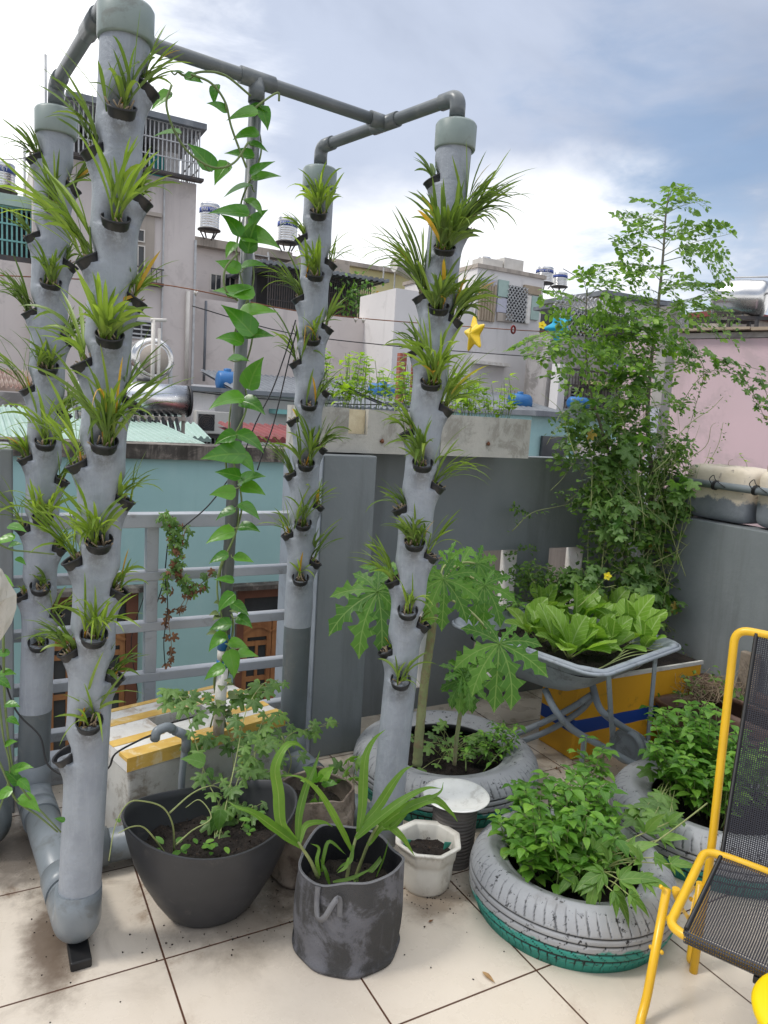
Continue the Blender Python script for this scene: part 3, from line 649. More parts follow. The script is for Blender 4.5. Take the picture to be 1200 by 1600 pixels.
X0w, X1w, Z0w, Z1w = front(203, 500, 238, 530, 21.6); window(t, 203, 500, 238, 530, 21.59, 'iron_pale', 'dark_void', 4)
# pale vertical pipes on the mauve wall
t = tag(M().tube([ony(294, 455, 21.5), ony(291, 600, 21.5)], .06, 8).build('wall_pipe', 'shutter'), 'tall cream pipe standing up the mauve wall right of the round tank', 'pipe')

# white building with lattice window
t, X0, X1, Z1 = building('house', 'big white house with a plain wall behind the yellow hanging star', 'house', 613, 458, 748, 640, 20, 2.4, 'white_wall')
for c_ in t.children:
    if c_.name.startswith('wall'):
        zc = ony(613, 449, 20).z
        for v_ in c_.data.vertices:
            if v_.co.z > 0: v_.co.z = zc-G
X0b, X1b = ony(742, 480, 19.9).x, ony(850, 440, 19.9).x; zt = ony(851, 437, 19.9).z
M().box(X0b, 19.9, G, X1b, 24.5, zt).build('tower_block', 'white_wall', t)
M().box(X0b-.05, 19.84, zt, X1b+.05, 24.6, zt+.12).build('coping', 'beige_wall', t)
def patch(x0, y0, x1, y1, mat, name, Y=19.86, pr=.04):
    a0, a1, b0, b1 = front(x0, y0, x1, y1, Y); M().box(a0, Y-pr, b0, a1, Y+.03, b1).build(name, mat, t)
q = M(); a0, a1, b0, b1 = front(748, 443, 774, 502, 19.86)
for i in range(12): xx = a0+(a1-a0)*i/12; q.box(xx, 19.80+.03*(i % 2), b0, xx+(a1-a0)/12, 19.88, b1)
q.build('corrugated_shutter', 'curtain_tan', t); patch(750, 436, 774, 446, 'cloth_lilac', 'board')
patch(778, 438, 794, 464, 'cloth_mint', 'curtain'); patch(776, 466, 791, 489, 'cloth_lilac', 'curtain'); patch(776, 489, 801, 503, 'beige_wall', 'board')
a0, a1, b0, b1 = front(791, 447, 822, 503, 19.85); fo = M().box(a0, 19.86, b0, a1, 19.89, b1).build('window', 'dark_void', t); q = M(); grid(q, a0, a1, b0, b1, 19.8, 6, 0, .02, True); q.build('lattice', 'iron_pale', fo)
patch(818, 447, 845, 460, 'curtain_tan', 'board'); patch(821, 462, 828, 506, 'white_lining', 'frame'); patch(829, 463, 842, 500, 'cloth_mint', 'curtain')
patch(735, 566, 789, 571, 'white_lining', 'ledge', 19.9, .3)
window(t, 741, 578, 756, 600, 20.0)
q = M()
for px in (762, 795):
    a = ony(px, 418, 20.6); q.box(a.x-.35, 20.4, a.z-.35, a.x+.45, 21, a.z+.25)
q.build('rooftop_box', 'ac_white', t)

# low roofs between: everything under the mauve wall
def sheet_roof(label, x0, ya, x1, yb, Ya, Yb, mat, n=24, name='corrugated_roof'):
    """ridged sheets sloping from the far upper edge (row ya, depth Ya) to the near lower edge (row yb, depth Yb)"""
    A0, A1, B0, B1 = ony(x0, ya, Ya), ony(x1, ya, Ya), ony(x0, yb, Yb), ony(x1, yb, Yb); za = (A0.z+A1.z)/2; zb = (B0.z+B1.z)/2
    X0_, X1_ = min(A0.x, B0.x), max(A1.x, B1.x); q = M(); K = n*4; top = []; bot = []
    for i in range(K+1):
        x = X0_+(X1_-X0_)*i/K; dz = .035*(1 if i % 4 in (1, 2) else 0)
        top.append((q.vert((x, Ya, za+dz)), q.vert((x, Yb, zb+dz)))); bot.append((q.vert((x, Ya, za-.05)), q.vert((x, Yb, zb-.05))))
    for i in range(K):
        q.face((top[i][1], top[i+1][1], top[i+1][0], top[i][0])); q.face((bot[i][0], bot[i+1][0], bot[i+1][1], bot[i][1])); q.face((bot[i][1], bot[i+1][1], top[i+1][1], top[i][1]))
    o_ = tag(q.build(name, mat), label, 'roof'); w_ = M().box(X0_+.1, Yb+.25, G, X1_-.1, Ya, min(za, zb)-.16); return o_, w_
def roof_house(label, *a, wall='grey_old', **k):
    o_, w_ = sheet_roof(label, *a, **k); del o_['category']; del o_['label']; t_ = thing('low_house', label, 'house', (o_.data.vertices[0].co.x, a[5], G)); OFF_ = V(t_.location)
    o_.data.transform(Matrix.Translation(-OFF_)); o_.parent = t_; o_.name = 'roof'; w_.build('wall', wall, t_); return t_
roof_house('low shed with a rusty red corrugated roof at the left edge of the photo', -60, 578, 75, 606, 17, 14, 'roof_rust', n=22)
t = roof_house('low shed with a pale green corrugated roof behind the cyan wall, left edge', -60, 640, 215, 690, 12.5, 8.2, 'roof_green', n=34)
t, X0, X1, Z1 = building('low_house', 'weathered low wall between the rusty and the pale green roofs', 'house', -60, 614, 120, 660, 13.2, 3, 'grey_old')
t, X0, X1, Z1 = building('low_house', 'low whitish house with an air conditioner in a niche, left of the slim tower', 'house', 296, 618, 520, 720, 14, 3.5, 'white_wall')
X0n, X1n, Z0n, Z1n = front(309, 645, 366, 697, 13.96); M().box(X0n, 13.94, Z0n, X1n, 13.99, Z1n).build('niche', 'dark_void', t)  # flat dark panel on the wall, the recess's shade put in as colour
M().box(X0n-.3, 13.6, Z1, X1+.1, 17.6, Z1+.08).build('roof_slab', 'roof_grey', t)
M().box(X0n+1.4, 13.55, Z1n+.05, X1+.1, 13.98, Z1n+.14).build('teal_beam', 'iron_teal', t); M().box(X0, 13.8, Z1-.6, X0+.42, 13.98, Z1+.12).build('post', 'white_wall', t)
q = M(); grid(q, X0n, X1n, Z0n, Z0n+.28, 13.88, 9, 1, .012); q.build('grille', 'iron_pale', t)
a = ony(330, 678, 13.6); t = thing('air_conditioner', 'cream outdoor air conditioner with a round fan in the dark niche', 'air conditioner', a)
o = M().box(a.x-.30, 13.55, a.z, a.x+.38, 13.85, a.z+.42).build('casing', 'ac_white', t); bevel(o, .02)
q = M(); fc = V((a.x-.11, 13.535, a.z+.21))
for r_ in (.04, .075, .11, .145): q.tube([fc+V((math.cos(2*PI*i/24)*r_, 0, math.sin(2*PI*i/24)*r_)) for i in range(24)], .008, 4, closed=True)
for i in range(6): q.beam(fc, fc+V((math.cos(i*PI/3)*.145, 0, math.sin(i*PI/3)*.145)), .01, .01, V((0, 1, 0)))
q.build('fan_guard', 'iron_dark', t); M().box(fc.x-.15, 13.542, fc.z-.15, fc.x+.15, 13.548, fc.z+.15).build('fan_opening', 'dark_void', t)  # dark sheet on the casing stands for the shade behind the guard
M().box(a.x-.35, 13.6, a.z-.08, a.x+.4, 13.9, a.z-.005).build('bracket', 'iron_dark', t)
roof_house('low house with a dark red tiled roof beside the slim tower', 385, 668, 560, 688, 11, 9.6, 'roof_red', n=20, wall='dark_void')
roof_house('low house with a grey sheet roof behind the left half of the planter boxes', 395, 596, 640, 634, 20, 15.5, 'roof_grey', n=40, wall='grey_old')
roof_house('low house with a faded grey roof behind the right planter box', 600, 612, 870, 640, 19, 15.8, 'roof_grey', n=40, wall='beige_wall')
roof_house('small lean-to with pale green tiles right of the steel heater', 270, 662, 308, 684, 12.5, 11.6, 'roof_green', n=6, wall='beige_wall')
t, X0, X1, Z1 = building('low_house', 'mint and white low wall between the planter box and the climbing plants', 'house', 826, 655, 1000, 760, 9, 2.5, 'cyan_wall')
M().box(X0-.05, 8.85, Z1, X1+.05, 11.6, Z1+.08).build('roof_slab', 'roof_grey', t); M().box(X0+.9, 8.9, Z1-1.1, X1, 8.97, Z1-.35).build('panel', 'pink_wall', t)
M().box(X0+.2, 8.93, Z1-.75, X0+.7, 8.98, Z1-.3).build('window', 'glass_dark', t)

def btank(px, py, w, h, Y, label):
    a = ony(px, py, Y); k = (a-V((0, 0, EYE))).dot(fw)/1152.6; r = w*k/2; hh = h*k; t_ = thing('plastic_tank', label, 'water tank', (a.x, Y, a.z-hh/2), 'blue plastic tanks')
    q_ = M(); q_.tube([(a.x-r, Y, a.z-.05*hh), (a.x-r*.93, Y, a.z-.05*hh), (a.x-r*.8, Y, a.z-.05*hh), (a.x, Y, a.z-.05*hh), (a.x+r*.8, Y, a.z-.05*hh), (a.x+r*.93, Y, a.z-.05*hh), (a.x+r, Y, a.z-.05*hh)], [hh*.18, hh*.33, hh*.43, hh*.45, hh*.43, hh*.33, hh*.18], 24); q_.build('tank_body', 'tank_blue', t_)
    M().lathe([(hh*.16, hh*.36), (hh*.17, hh*.47), (hh*.10, hh*.5), (0, hh*.5)], a.x, Y, 16, z0=a.z).build('lid', 'tank_blue', t_); M().box(a.x-r*.7, Y-.3, a.z-hh*.62, a.x+r*.7, Y+.3, a.z-hh*.46).build('base', 'roof_grey', t_)
btank(355, 594, 34, 36, 18, 'blue plastic tank behind the vine pole'); btank(598, 613, 46, 34, 17, 'blue plastic tank behind the yellow-green seedlings, between the towers')
btank(812, 627, 38, 30, 17, 'blue plastic tank right of the planter seedlings, under the blue star'); btank(904, 629, 40, 22, 15.8, 'blue plastic tank behind the dark window bars and the feathery tree')
# brick chimney
for px, w_, lb in ((631, 18, 'square brick pillar standing left of the leafy front tower'), (652, 12, 'brick pillar mostly hidden by the leafy front tower')):
    a = ony(px, 552, 16); b = ony(px, 640, 16); k = w_*.75*16.5/1152.6/2; tag(rebase(M().box(a.x-k, 16, b.z-1, a.x+k, 16.15, a.z).build('brick_pillar', 'brick'), (a.x, 16.2, b.z-1)), lb, 'pillar', 'brick pillars')

# round tank seen end-on and solar water heater
a = ony(240, 561, 14); t = thing('water_tank', 'big round steel tank seen end-on above the solar water heater', 'water tank', (a.x, 14, a.z-.7))
k = (a-V((0, 0, EYE))).dot(fw)/1152.6; R_ = 34*k
pr = [(0.001, -.05), (R_*.66, -.05), (R_*.70, -.02), (R_*.74, -.05), (R_*.93, 0), (R_, .12), (R_, 1.5), (R_*.8, 1.62), (0.001, 1.62)]
q = M().lathe(pr, 0, 0, 40); rotm = Matrix.Translation(a) @ Matrix.Rotation(-PI/2, 4, 'X') @ Matrix.Rotation(0, 4, 'Z'); q.v = [tuple(rotm @ V(p)) for p in q.v]; q.build('tank_body', 'steel', t)
q = M().lathe([(0.001, -.06), (R_*.64, -.06), (R_*.64, -.045)], 0, 0, 40); q.v = [tuple(rotm @ V(p)) for p in q.v]; q.build('end_plate', 'beige_wall', t)
q = M()
for s_ in (-1, 1):
    q.tube([(a.x+s_*R_*.8, 14, a.z-R_*1.4), (a.x+s_*R_*.8, 14.1, a.z)], .04, 6); q.tube([(a.x+s_*R_*.8, 15, a.z-R_*1.4), (a.x+s_*R_*.8, 15, a.z)], .04, 6)
q.box(a.x-R_, 13.9, a.z-R_*1.25, a.x+R_, 15.5, a.z-R_*1.08); q.build('stand', 'iron_pale', t)
q = M(); b = ony(238, 605, 13.6); q.tube([(b.x, 13.6, b.z-.3), (b.x, 13.6, ony(240, 500, 13.6).z), ], .035, 8); q.tube([(b.x+.1, 13.6, b.z-.3), (b.x+.1, 13.6, ony(240, 512, 13.6).z)], .03, 8); q.tube([(b.x-.05, 13.6, ony(240, 500, 13.6).z), (b.x+.22, 13.6, ony(240, 500, 13.6).z+.02)], .03, 8); q.build('vent_pipe', 'shutter', t)
a = ony(200, 626, 11); b = ony(292, 627, 11); t = thing('solar_heater', 'shiny solar water heater on an angle frame behind the left pipe tower', 'solar water heater', (b.x-.4, 11, b.z-.8))
zc = b.z; q = M(); q.tube([(b.x-1.5, 11, zc), (b.x-.01, 11, zc)], .225, 32); q.build('tank_body', 'steel_clean', t)
q = M(); q.tube([(b.x, 11, zc), (b.x+.04, 11, zc)], [.235, .22], 32); q.build('end_cap', 'black_plastic', t)
q = M()
for i in range(15): x = b.x-.18-i*.095; q.tube([(x, 10.98, zc-.15), (x-.02, 10.25, zc-.74)], .027, 8)
q.build('glass_tubes', 'glass_dark', t); q = M()
for i in range(14): x = b.x-.225-i*.095; q.beam((x, 11.05, zc-.2), (x-.02, 10.32, zc-.8), .045, .01)
q.build('reflector', 'steel_clean', t)
q = M(); q.beam((b.x-1.5, 10.85, zc-.26), (b.x-.05, 10.85, zc-.26), .05, .05); q.beam((b.x-.07, 10.9, zc-.15), (b.x-.07, 10.9, zc-.85), .045, .045); q.beam((b.x-.75, 10.85, zc-.3), (b.x-.15, 10.2, zc-.8), .045, .045); q.beam((b.x-1.5, 10.2, zc-.8), (b.x-.05, 10.2, zc-.8), .05, .05); q.build('frame', 'beige_wall', t)

# cyan house across the alley
YC = 7.5; X0, X1, Z0, Z1 = front(-200, 716, 640, 720, YC); zt = ony(448, 722, YC).z; zct = ony(448, 701, YC).z
t = thing('house', 'cyan painted house wall with a blackened coping and brown doors beyond the railing', 'house', (1.5, YC, G)); M().box(-4, YC, G, 4.6, YC+.35, zt).build('wall', 'cyan_wall', t)
M().box(-4, YC-.06, zt, 4.6, YC+.42, zct).build('coping', 'coping', t)
def door(x0, y0, x1, y1, label=None):
    a0, a1, b0, b1 = front(x0, y0, x1, y1, YC); b0 = b1-2.0; w_ = .075
    f = M(); f.box(a0, YC-.07, b0, a0+w_, YC-.003, b1); f.box(a1-w_*1.5, YC-.07, b0, a1, YC-.003, b1); f.box(a0+w_, YC-.07, b1-w_*1.4, a1-w_*1.5, YC-.003, b1); fo_ = f.build('door', 'wood_door_red', t)
    q_ = M(); n2_ = max(2, round((a1-a0)/.42)); xs_ = [a0+w_+(a1-a0-w_*2.5)*i/n2_ for i in range(n2_+1)]
    for i in range(n2_):
        u0, u1 = xs_[i]+.004, xs_[i+1]-.004
        q_.box(u0, YC-.05, b0, u0+.05, YC-.006, b1-.55); q_.box(u1-.05, YC-.05, b0, u1, YC-.006, b1-.55)
        for z in (b1-.60, b1-1.0, b1-1.35, b1-1.7): q_.box(u0+.05, YC-.045, z-.05, u1-.05, YC-.006, z)
        q_.box((u0+u1)/2-.015, YC-.043, b1-1.7, (u0+u1)/2+.015, YC-.006, b1-.65)
        q_.box(u0, YC-.05, b1-.55, u1, YC-.006, b1-.37)
        # arched head
        arc = [(u0+(u1-u0)*k_/8, b1-.50+.07*math.sin(PI*k_/8)) for k_ in range(9)]
        for k_ in range(8): q_.beam((arc[k_][0], YC-.055, arc[k_][1]), (arc[k_+1][0], YC-.055, arc[k_+1][1]), .012, .03)
    q_.build('leaf', 'wood_door', fo_); M().box(a0+w_, YC-.02, b0, a1-w_, YC-.004, b1-w_).build('pane', 'glass_dark', fo_)
    M().box(a0-.12, YC-.16, b1+.002, a1+.16, YC-.003, b1+.05).build('drip_ledge', 'coping', t)
door(60, 925, 213, 1100); door(366, 914, 520, 1100)
M().box(-4, YC+.36, G, 4.6, YC+.9, zt-.6).build('rear_wall', 'grey_old', t)
# neighbour's low wall seen through the slots
tag(M().box(1.9, 4.4, G, 6.5, 4.6, 1.12).build('boundary_wall', 'beige_wall'), 'weathered beige neighbouring wall glimpsed through the parapet slots', 'wall')

# right: pink wall with a board roof, steel tank on its frame
t = thing('house', 'pink rendered wall under a ragged board roof behind the side parapet', 'house', (5.5, 4, G)); A_ = V((5.29, 4.54, 0)); B_ = V((5.56, 3.89, 0)); dr = (B_-A_).normalized(); A2 = A_-dr*.45; B2 = A_+dr*3.2
nr = V((dr.y, -dr.x, 0)); 
if nr.x < 0: nr = -nr
def slab(m_, a_, b_, z0, z1, th, off=0.):
    P_ = [a_+nr*off, b_+nr*off, b_+nr*(off+th), a_+nr*(off+th)]; b0 = len(m_.v)
    for z in (z0, z1): m_.v += [(p.x, p.y, z) for p in P_]
    for f_ in ((0, 1, 5, 4), (1, 2, 6, 5), (2, 3, 7, 6), (3, 0, 4, 7), (4, 5, 6, 7), (3, 2, 1, 0)): m_.face([b0+i for i in f_])
ztop = ony(1060, 527, 4.54).z; q = M(); slab(q, A2, B2, G, ztop-.02, 2.2); q.build('wall', 'pink_right', t)
q = M(); slab(q, A_, B2, ztop-.015, ztop+.03, 2.3, -.01); q.build('upper_course', 'grey_old', t); q = M(); rr = random.Random(5)
for i in range(16):
    a_ = A_+dr*(.2*i); slab(q, a_+nr*-.08, a_+dr*.19+nr*-.08, ztop+.035+rr.random()*.012, ztop+.055+rr.random()*.01, 1.6)
q.build('board_roof', 'curtain_tan', t)
t, X0, X1, Z1 = building('low_house', 'dark weathered roof parapet behind the grey post and steel tank', 'house', 1062, 497, 1150, 560, 14, 1.5, 'grey_old')
q = M(); a0, a1, b0, b1 = front(1045, 498, 1110, 520, 13.6); grid(q, a0, a1, b0, b1, 13.6, 16, 0, .02, True); q.box(a0, 13.57, b1-.04, a1, 13.63, b1); q.build('lattice_fence', 'iron_pale', t)
t, X0, X1, Z1 = building('low_house', 'house with a red tiled ridge under the big steel tank', 'house', 1135, 506, 1300, 560, 11, 1., 'beige_wall'); M().box(X0-.1, 10.9, Z1, X1, 12, Z1+.12).build('roof', 'roof_red', t)
YT = 9.; a = ony(1122, 466, YT); b = ony(1196, 468, YT-.7); t = thing('water_tank', 'big horizontal steel tank on a frame at the right edge of the photo', 'water tank', ((a.x+b.x)/2, YT, a.z-.6))
dd = (b-a); R_ = 29*(b-V((0, 0, EYE))).dot(fw)/1152.6; q = M(); pts = [a+dd*u for u in (-.06, -.03, .02, .10, .32, .36, .64, .68, .9, .98, 1.03, 1.06)]; q.tube(pts, [R_*.2, R_*.75, R_*.94, R_, R_, R_*1.02, R_*1.02, R_, R_, R_*.94, R_*.75, R_*.3], 36); q.build('tank_body', 'steel', t)
q = M()
for u in (.2, .8):
    p = a+dd*u
    for s_ in (-1, 1): q.tube([p+V((.1, s_*R_*1.05, -R_*1.15)), p+V((0, s_*R_*1.05, .1))], .022, 6)
    q.tube([p+V((.0, -R_*1.05, -R_*1.15)), p+V((.18, -R_*1.05, .1))], .02, 6)
q.tube([a+V((-.0, -R_*1.06, .06)), b+V((0, -R_*1.06, .06))], .02, 6); q.build('cradle', 'iron_pale', t)
q = M(); z = a.z-R_*1.2
for u in (-.08, .5, 1.1):
    p = a+dd*u
    for s_ in (-.35, .35): q.beam((p.x, p.y+s_, z-.03), (p.x, p.y+s_, z-.9), .05, .05)
for s_ in (-.35, .35): q.beam(a+V((-.15, s_, z-a.z)), b+V((.3, s_, z-b.z)), .05, .06)
q.build('stand', 'iron_dark', t)
q = M(); q.tube([a+V((.1, -.1, R_*1.12)), b+V((0, -.1, R_*1.15)), b+V((.4, 0, R_*1.1))], .015, 6); q.build('top_pipe', 'iron_pale', t)
p = a+dd*.42; tx = text_on(t, 'ĐẠI', (0, 0, 0), .13, mat='band_blue'); tx.matrix_local = Matrix.Translation(V((p.x, p.y, p.z))-V(t.location)) @ Matrix.Rotation(math.atan2(dd.y, dd.x), 4, 'Z') @ Matrix.Translation((0, -R_*.76, R_*.68)) @ Matrix.Rotation(-.72, 4, 'X')

# grey post standing in the corner
a = ony(1045, 480, 3.75); t = thing('post', 'square steel post, pale blue left face and grey front, rising out of the climbers', 'post', (a.x, 3.75, -9)); M().box(a.x-.045, 3.69, -.6, a.x+.05, 3.78, a.z).build('shaft', 'grey_old', t); M().box(a.x-.050, 3.695, -.6, a.x-.0455, 3.775, a.z-.7).build('left_face', 'cloth_lilac', t)  # thin pale sheet laid over the shaft's left face
# rain pipes and sagging lines on the far walls
for px, y0, y1, Y, lb, mt in ((838, 520, 636, 19.75, 'grey rain pipe running down the white house left of the blue star', 'iron_pale'), (604, 492, 598, 21.8, 'old drain pipe at the right end of the long mauve wall', 'roof_grey'), (322, 470, 596, 21.8, 'thin stained pipe on the mauve wall left of the vine pole', 'roof_grey'), (985, 500, 600, 16.2, 'pale standpipe behind the feathery saplings', 'iron_pale')):
    a = ony(px, y0, Y); tag(M().tube([a, V((a.x, Y, ony(px, y1, Y).z))], .04, 8).build('drain_pipe', mt), lb, 'pipe')
for A_, Y, lb in (([(-40, 245), (20, 249), (60, 242)], 23, 'thin overhead wire at the far left beside the steel tank'), ([(300, 478), (450, 520), (610, 540), (760, 552), (870, 560)], 15.5, 'sagging black wire in front of the long mauve wall'), ([(290, 610), (400, 622), (560, 632), (700, 628)], 13, 'low black wire above the small roofs behind the planter boxes'), ([(880, 420), (960, 462), (1060, 470), (1120, 452)], 20, 'thin wire between the far tanks and the big steel tank')):
    tag(M().tube(spline([ony(x, y, Y) for x, y in A_], 6), .012, 5).build('wire', 'cable'), lb, 'wire')
# city filler further out
rr = random.Random(21)
for i in range(26):
    x = -45+i*5.2+rr.uniform(-1, 1); y = rr.uniform(50, 75); h = rr.uniform(-3.5, .5); w_ = rr.uniform(2.2, 3.2)
    t = thing('far_house', 'low far house in the hazy row beyond the rooftops', 'house', (x, y, G), 'far row of houses'); M().box(x-w_, y, G, x+w_, y+9, h).build('wall', ['white_wall', 'beige_wall', 'cream_wall', 'pink_wall'][i % 4], t); M().box(x-w_-.2, y-.2, h+.003, x+w_+.2, y+9.2, h+.3).build('roof', 'city_roof', t)
# antennas and masts
for px, y0, y1, Y, lb in ((71, 85, 165, 24, 'thin mast rising at the far left above the rear tower cap'), (38, 230, 330, 25, 'bent aerial mast beside the steel tank at the left edge')):
    tag(M().tube([ony(px+1, y1+60, Y), ony(px, y0, Y)], .035, 6).build('mast', 'iron_pale'), lb, 'mast')
# ------------------------------------------------------------------ hydroponic pipe frame
FR = thing('hydroponic_planter', 'grey PVC frame of four planted pipe towers joined by overhead and floor pipes', 'planter frame', (.75, 2.5, 0))
PR = .0590
TW = {  # axis top, axis bottom, height where the paint ends
 'LF': (V((.330, 2.09, 2.60)), V((.243, 2.17, .10)), 0),
 'LB': (V((.240, 2.95, 2.60)), V((.170, 3.05, .10)), .42),
 'RF': (V((1.400, 2.20, 2.60)), V((1.312, 2.22, .10)), 0),
 'RB': (V((1.220, 2.92, 2.60)), V((1.225, 2.95, .10)), .70)}
WH = {'LF': 'the front left tower', 'LB': 'the rear left tower', 'RF': 'the front right tower', 'RB': 'the slim rear right tower'}
CUPS = {
 'LF': dict(front=[2.345, 2.08, 1.79, 1.515, 1.25, .985, .735], left=[2.25, 1.985, 1.72, 1.455, 1.19, .93, .62], right=[2.42, 2.15, 1.895, 1.63, 1.36, 1.10, .85]),
 'LB': dict(front=[2.28, 2.02, 1.73, 1.46, 1.18, .92, .70], left=[2.44, 2.18, 1.92, 1.65, 1.40, 1.14, .88], right=[2.36, 2.10, 1.84, 1.57, 1.32, 1.06, .80]),
 'RF': dict(front=[2.19, 2.00, 1.75, 1.475, 1.20, .955, .70], left=[2.42, 2.04, 1.86, 1.58, 1.31, 1.05, .79], right=[2.27, 1.97, 1.67, 1.40, 1.15, .90]),
 'RB': dict(front=[2.42, 2.18, 1.925, 1.66, 1.41, 1.155, .915], left=[2.33, 2.09, 1.83, 1.59, 1.36, 1.10], right=[2.24, 1.98, 1.72, 1.48, 1.23, .98])}
def axis(tw, z):
    a, b, _ = TW[tw]; u = (a.z-z)/(a.z-b.z); return a+(b-a)*u
def azim(tw, side):
    p = axis(tw, 1.5); a = math.atan2(-p.y, -p.x); return a+{'front': .03, 'left': -PI/2+.12, 'right': PI/2-.12}[side]   # left as seen by the viewer
rng = random.Random(11)
ORD = ['top', 'second', 'third', 'fourth', 'fifth', 'sixth', 'seventh', 'eighth']
for tw in TW:
    a, b, zp = TW[tw]; n_, step = 72, .006; K = int((a.z-b.z)/step); sock = [(azim(tw, s_), z) for s_ in CUPS[tw] for z in CUPS[tw][s_]]
    lumps = [(rng.random()*2*PI, rng.uniform(.6, 2.6), rng.uniform(.05, .12), rng.uniform(-.003, .0035)) for _ in range(34)]
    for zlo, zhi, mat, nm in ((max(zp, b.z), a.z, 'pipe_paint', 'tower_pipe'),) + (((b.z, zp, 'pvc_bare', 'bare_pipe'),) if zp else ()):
        q = M(); rings = []; GR = []; k0 = int(round((zhi-zlo)/step))
        for k in range(k0+1):
            z = zhi-(zhi-zlo)*k/k0; c_ = axis(tw, z); ring = []
            for j in range(n_):
                gr_ = 0.; th = 2*PI*j/n_; r = PR if mat == 'pipe_paint' else PR-.001
                for sa, sz in sock:
                    dz = z-sz
                    if abs(dz) > .13: continue
                    da = (th-sa+PI) % (2*PI)-PI
                    if abs(da) > 1.3: continue
                    w_ = math.exp(-(da/.52)**2)
                    if dz < 0: r += .0195*w_*math.exp(-((dz+.008)/.040)**2)
                    else: r -= .038*w_*math.exp(-(dz/.044)**2) - .003*math.exp(-((dz-.075)/.03)**2)*w_
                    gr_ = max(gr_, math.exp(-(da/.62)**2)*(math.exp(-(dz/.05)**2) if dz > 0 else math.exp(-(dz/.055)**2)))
                for la, lz, lw, lh in lumps:
                    dz = z-lz
                    if abs(dz) < lw*2:
                        da = (th-la+PI) % (2*PI)-PI; r += lh*math.exp(-(dz/lw)**2-(da/.6)**2)
                ring.append(q.vert((c_.x+r*math.cos(th), c_.y+r*math.sin(th), z))); GR.append(gr_)
            rings.append(ring)
        for k in range(k0):
            for j in range(n_): q.face((rings[k][j], rings[k+1][j], rings[k+1][(j+1) % n_], rings[k][(j+1) % n_]), None, True)
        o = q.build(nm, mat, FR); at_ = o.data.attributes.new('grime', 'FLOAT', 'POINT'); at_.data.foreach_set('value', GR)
    c_ = axis(tw, 2.60); q = M().lathe([(.0585, -.055), (.066, -.055), (.0685, -.05), (.069, .022), (.064, .030), (.03, .032), (.001, .032)], c_.x, c_.y, 48, z0=2.585); q.build('pipe_cap', 'pvc_cap', FR)
ZT = 2.70; r1 = .0215
def T(tw): c_ = axis(tw, 2.6); return V((c_.x, c_.y, 0))
def pipe(pts, r, name, mat, n=18): return M().tube(pts, r, n).build(name, mat, FR)
for A_, B_ in (('LF', 'LB'), ('RF', 'RB')):
    a, b = T(A_), T(B_); P_ = fillet([V((a.x, a.y, 2.61)), V((a.x, a.y, ZT)), V((b.x, b.y, ZT)), V((b.x, b.y, 2.61))], .04, 8); pipe(P_, r1, 'top_pipe', 'pvc_frame')
    dr = (b-a).normalized()
    for p, s_ in ((a, 1), (b, -1)):
        E_ = fillet([V((p.x, p.y, 2.635)), V((p.x, p.y, ZT)), V((p.x, p.y, ZT))+dr*s_*.075], .045, 8); pipe(E_, r1+.005, 'elbow', 'pvc_frame')
    mid = a.lerp(b, .40 if A_ == 'LF' else .48); pipe([mid+V((0, 0, ZT))-dr*.065, mid+V((0, 0, ZT))+dr*.065], r1+.005, 'tee', 'pvc_frame'); 
    if A_ == 'LF': ML = mid
    else: MR = mid
dx = (MR-ML).normalized(); zv = V((0, 0, ZT)); pipe([ML+zv, MR+zv], r1-.0006, 'cross_pipe', 'pvc_frame')
for p, s_ in ((ML, 1), (MR, -1)): pipe([p+zv+dx*s_*.01, p+zv+dx*s_*.07], r1+.0052, 'tee_branch', 'pvc_frame')
pt = ML.lerp(MR, .50); pole_b = ony(344, 1100, 2.62); print('pole', pt, pole_b)
pipe([pt+zv-dx*.06, pt+zv+dx*.06], r1+.005, 'tee', 'pvc_frame'); pipe([pt+zv, pt+zv-V((0, 0, .07))], r1+.0055, 'tee_branch', 'pvc_frame')
pole_t = pt+zv; split = .80
def pol(z): return pole_t.lerp(pole_b, (pole_t.z-z)/(pole_t.z-pole_b.z))
pipe([pol(2.66), pol(.80)], r1, 'centre_pole', 'pvc_frame'); pipe([pol(.80), pol(.74)], r1+.0012, 'blue_tape', 'tank_blue'); pipe([pol(.74), pol(.70)], r1, 'pole_sleeve', 'foam_lid'); pipe([pol(.70), pol(.67)], r1+.0012, 'blue_tape', 'tank_blue'); pipe([pol(.67), pol(.40)], r1, 'pole_sleeve', 'foam_lid')
MATS['pvc_hi'] = MATS['pvc']
for A_, B_ in (('LF', 'LB'), ('RF', 'RB')):
    a, b = TW[A_][1], TW[B_][1]; zf = .075; a0 = V((a.x, a.y, zf)); b0 = V((b.x, b.y, zf)); dr = (b0-a0).normalized()
    pipe([a0+dr*.08, b0-dr*.08], PR, 'floor_pipe', 'pvc', 36)
    for p, s_, tw in ((a0, 1, A_), (b0, -1, B_)):
        tz = V((p.x, p.y, .205)); P_ = fillet([tz, p, p+dr*s_*.15], .085, 14); pipe(P_, PR+.0065, 'elbow', 'pvc', 40)
    for s_ in (.16, .84):
        p = a0.lerp(b0, .25 if s_ < .5 else .8); pipe([p-dr*.05, p+dr*.05], PR+.006, 'coupling', 'pvc', 36)
la = TW['LF'][1].lerp(TW['LB'][1], .45); ra = TW['RF'][1].lerp(TW['RB'][1], .45); la.z = ra.z = .075
dd = (ra-la).normalized(); pipe([la, ra], PR-.001, 'floor_pipe', 'pvc', 36); pipe([la+dd*.02, la+dd*.17], PR+.006, 'tee', 'pvc', 36); pipe([ra-dd*.02, ra-dd*.17], PR+.006, 'tee', 'pvc', 36)
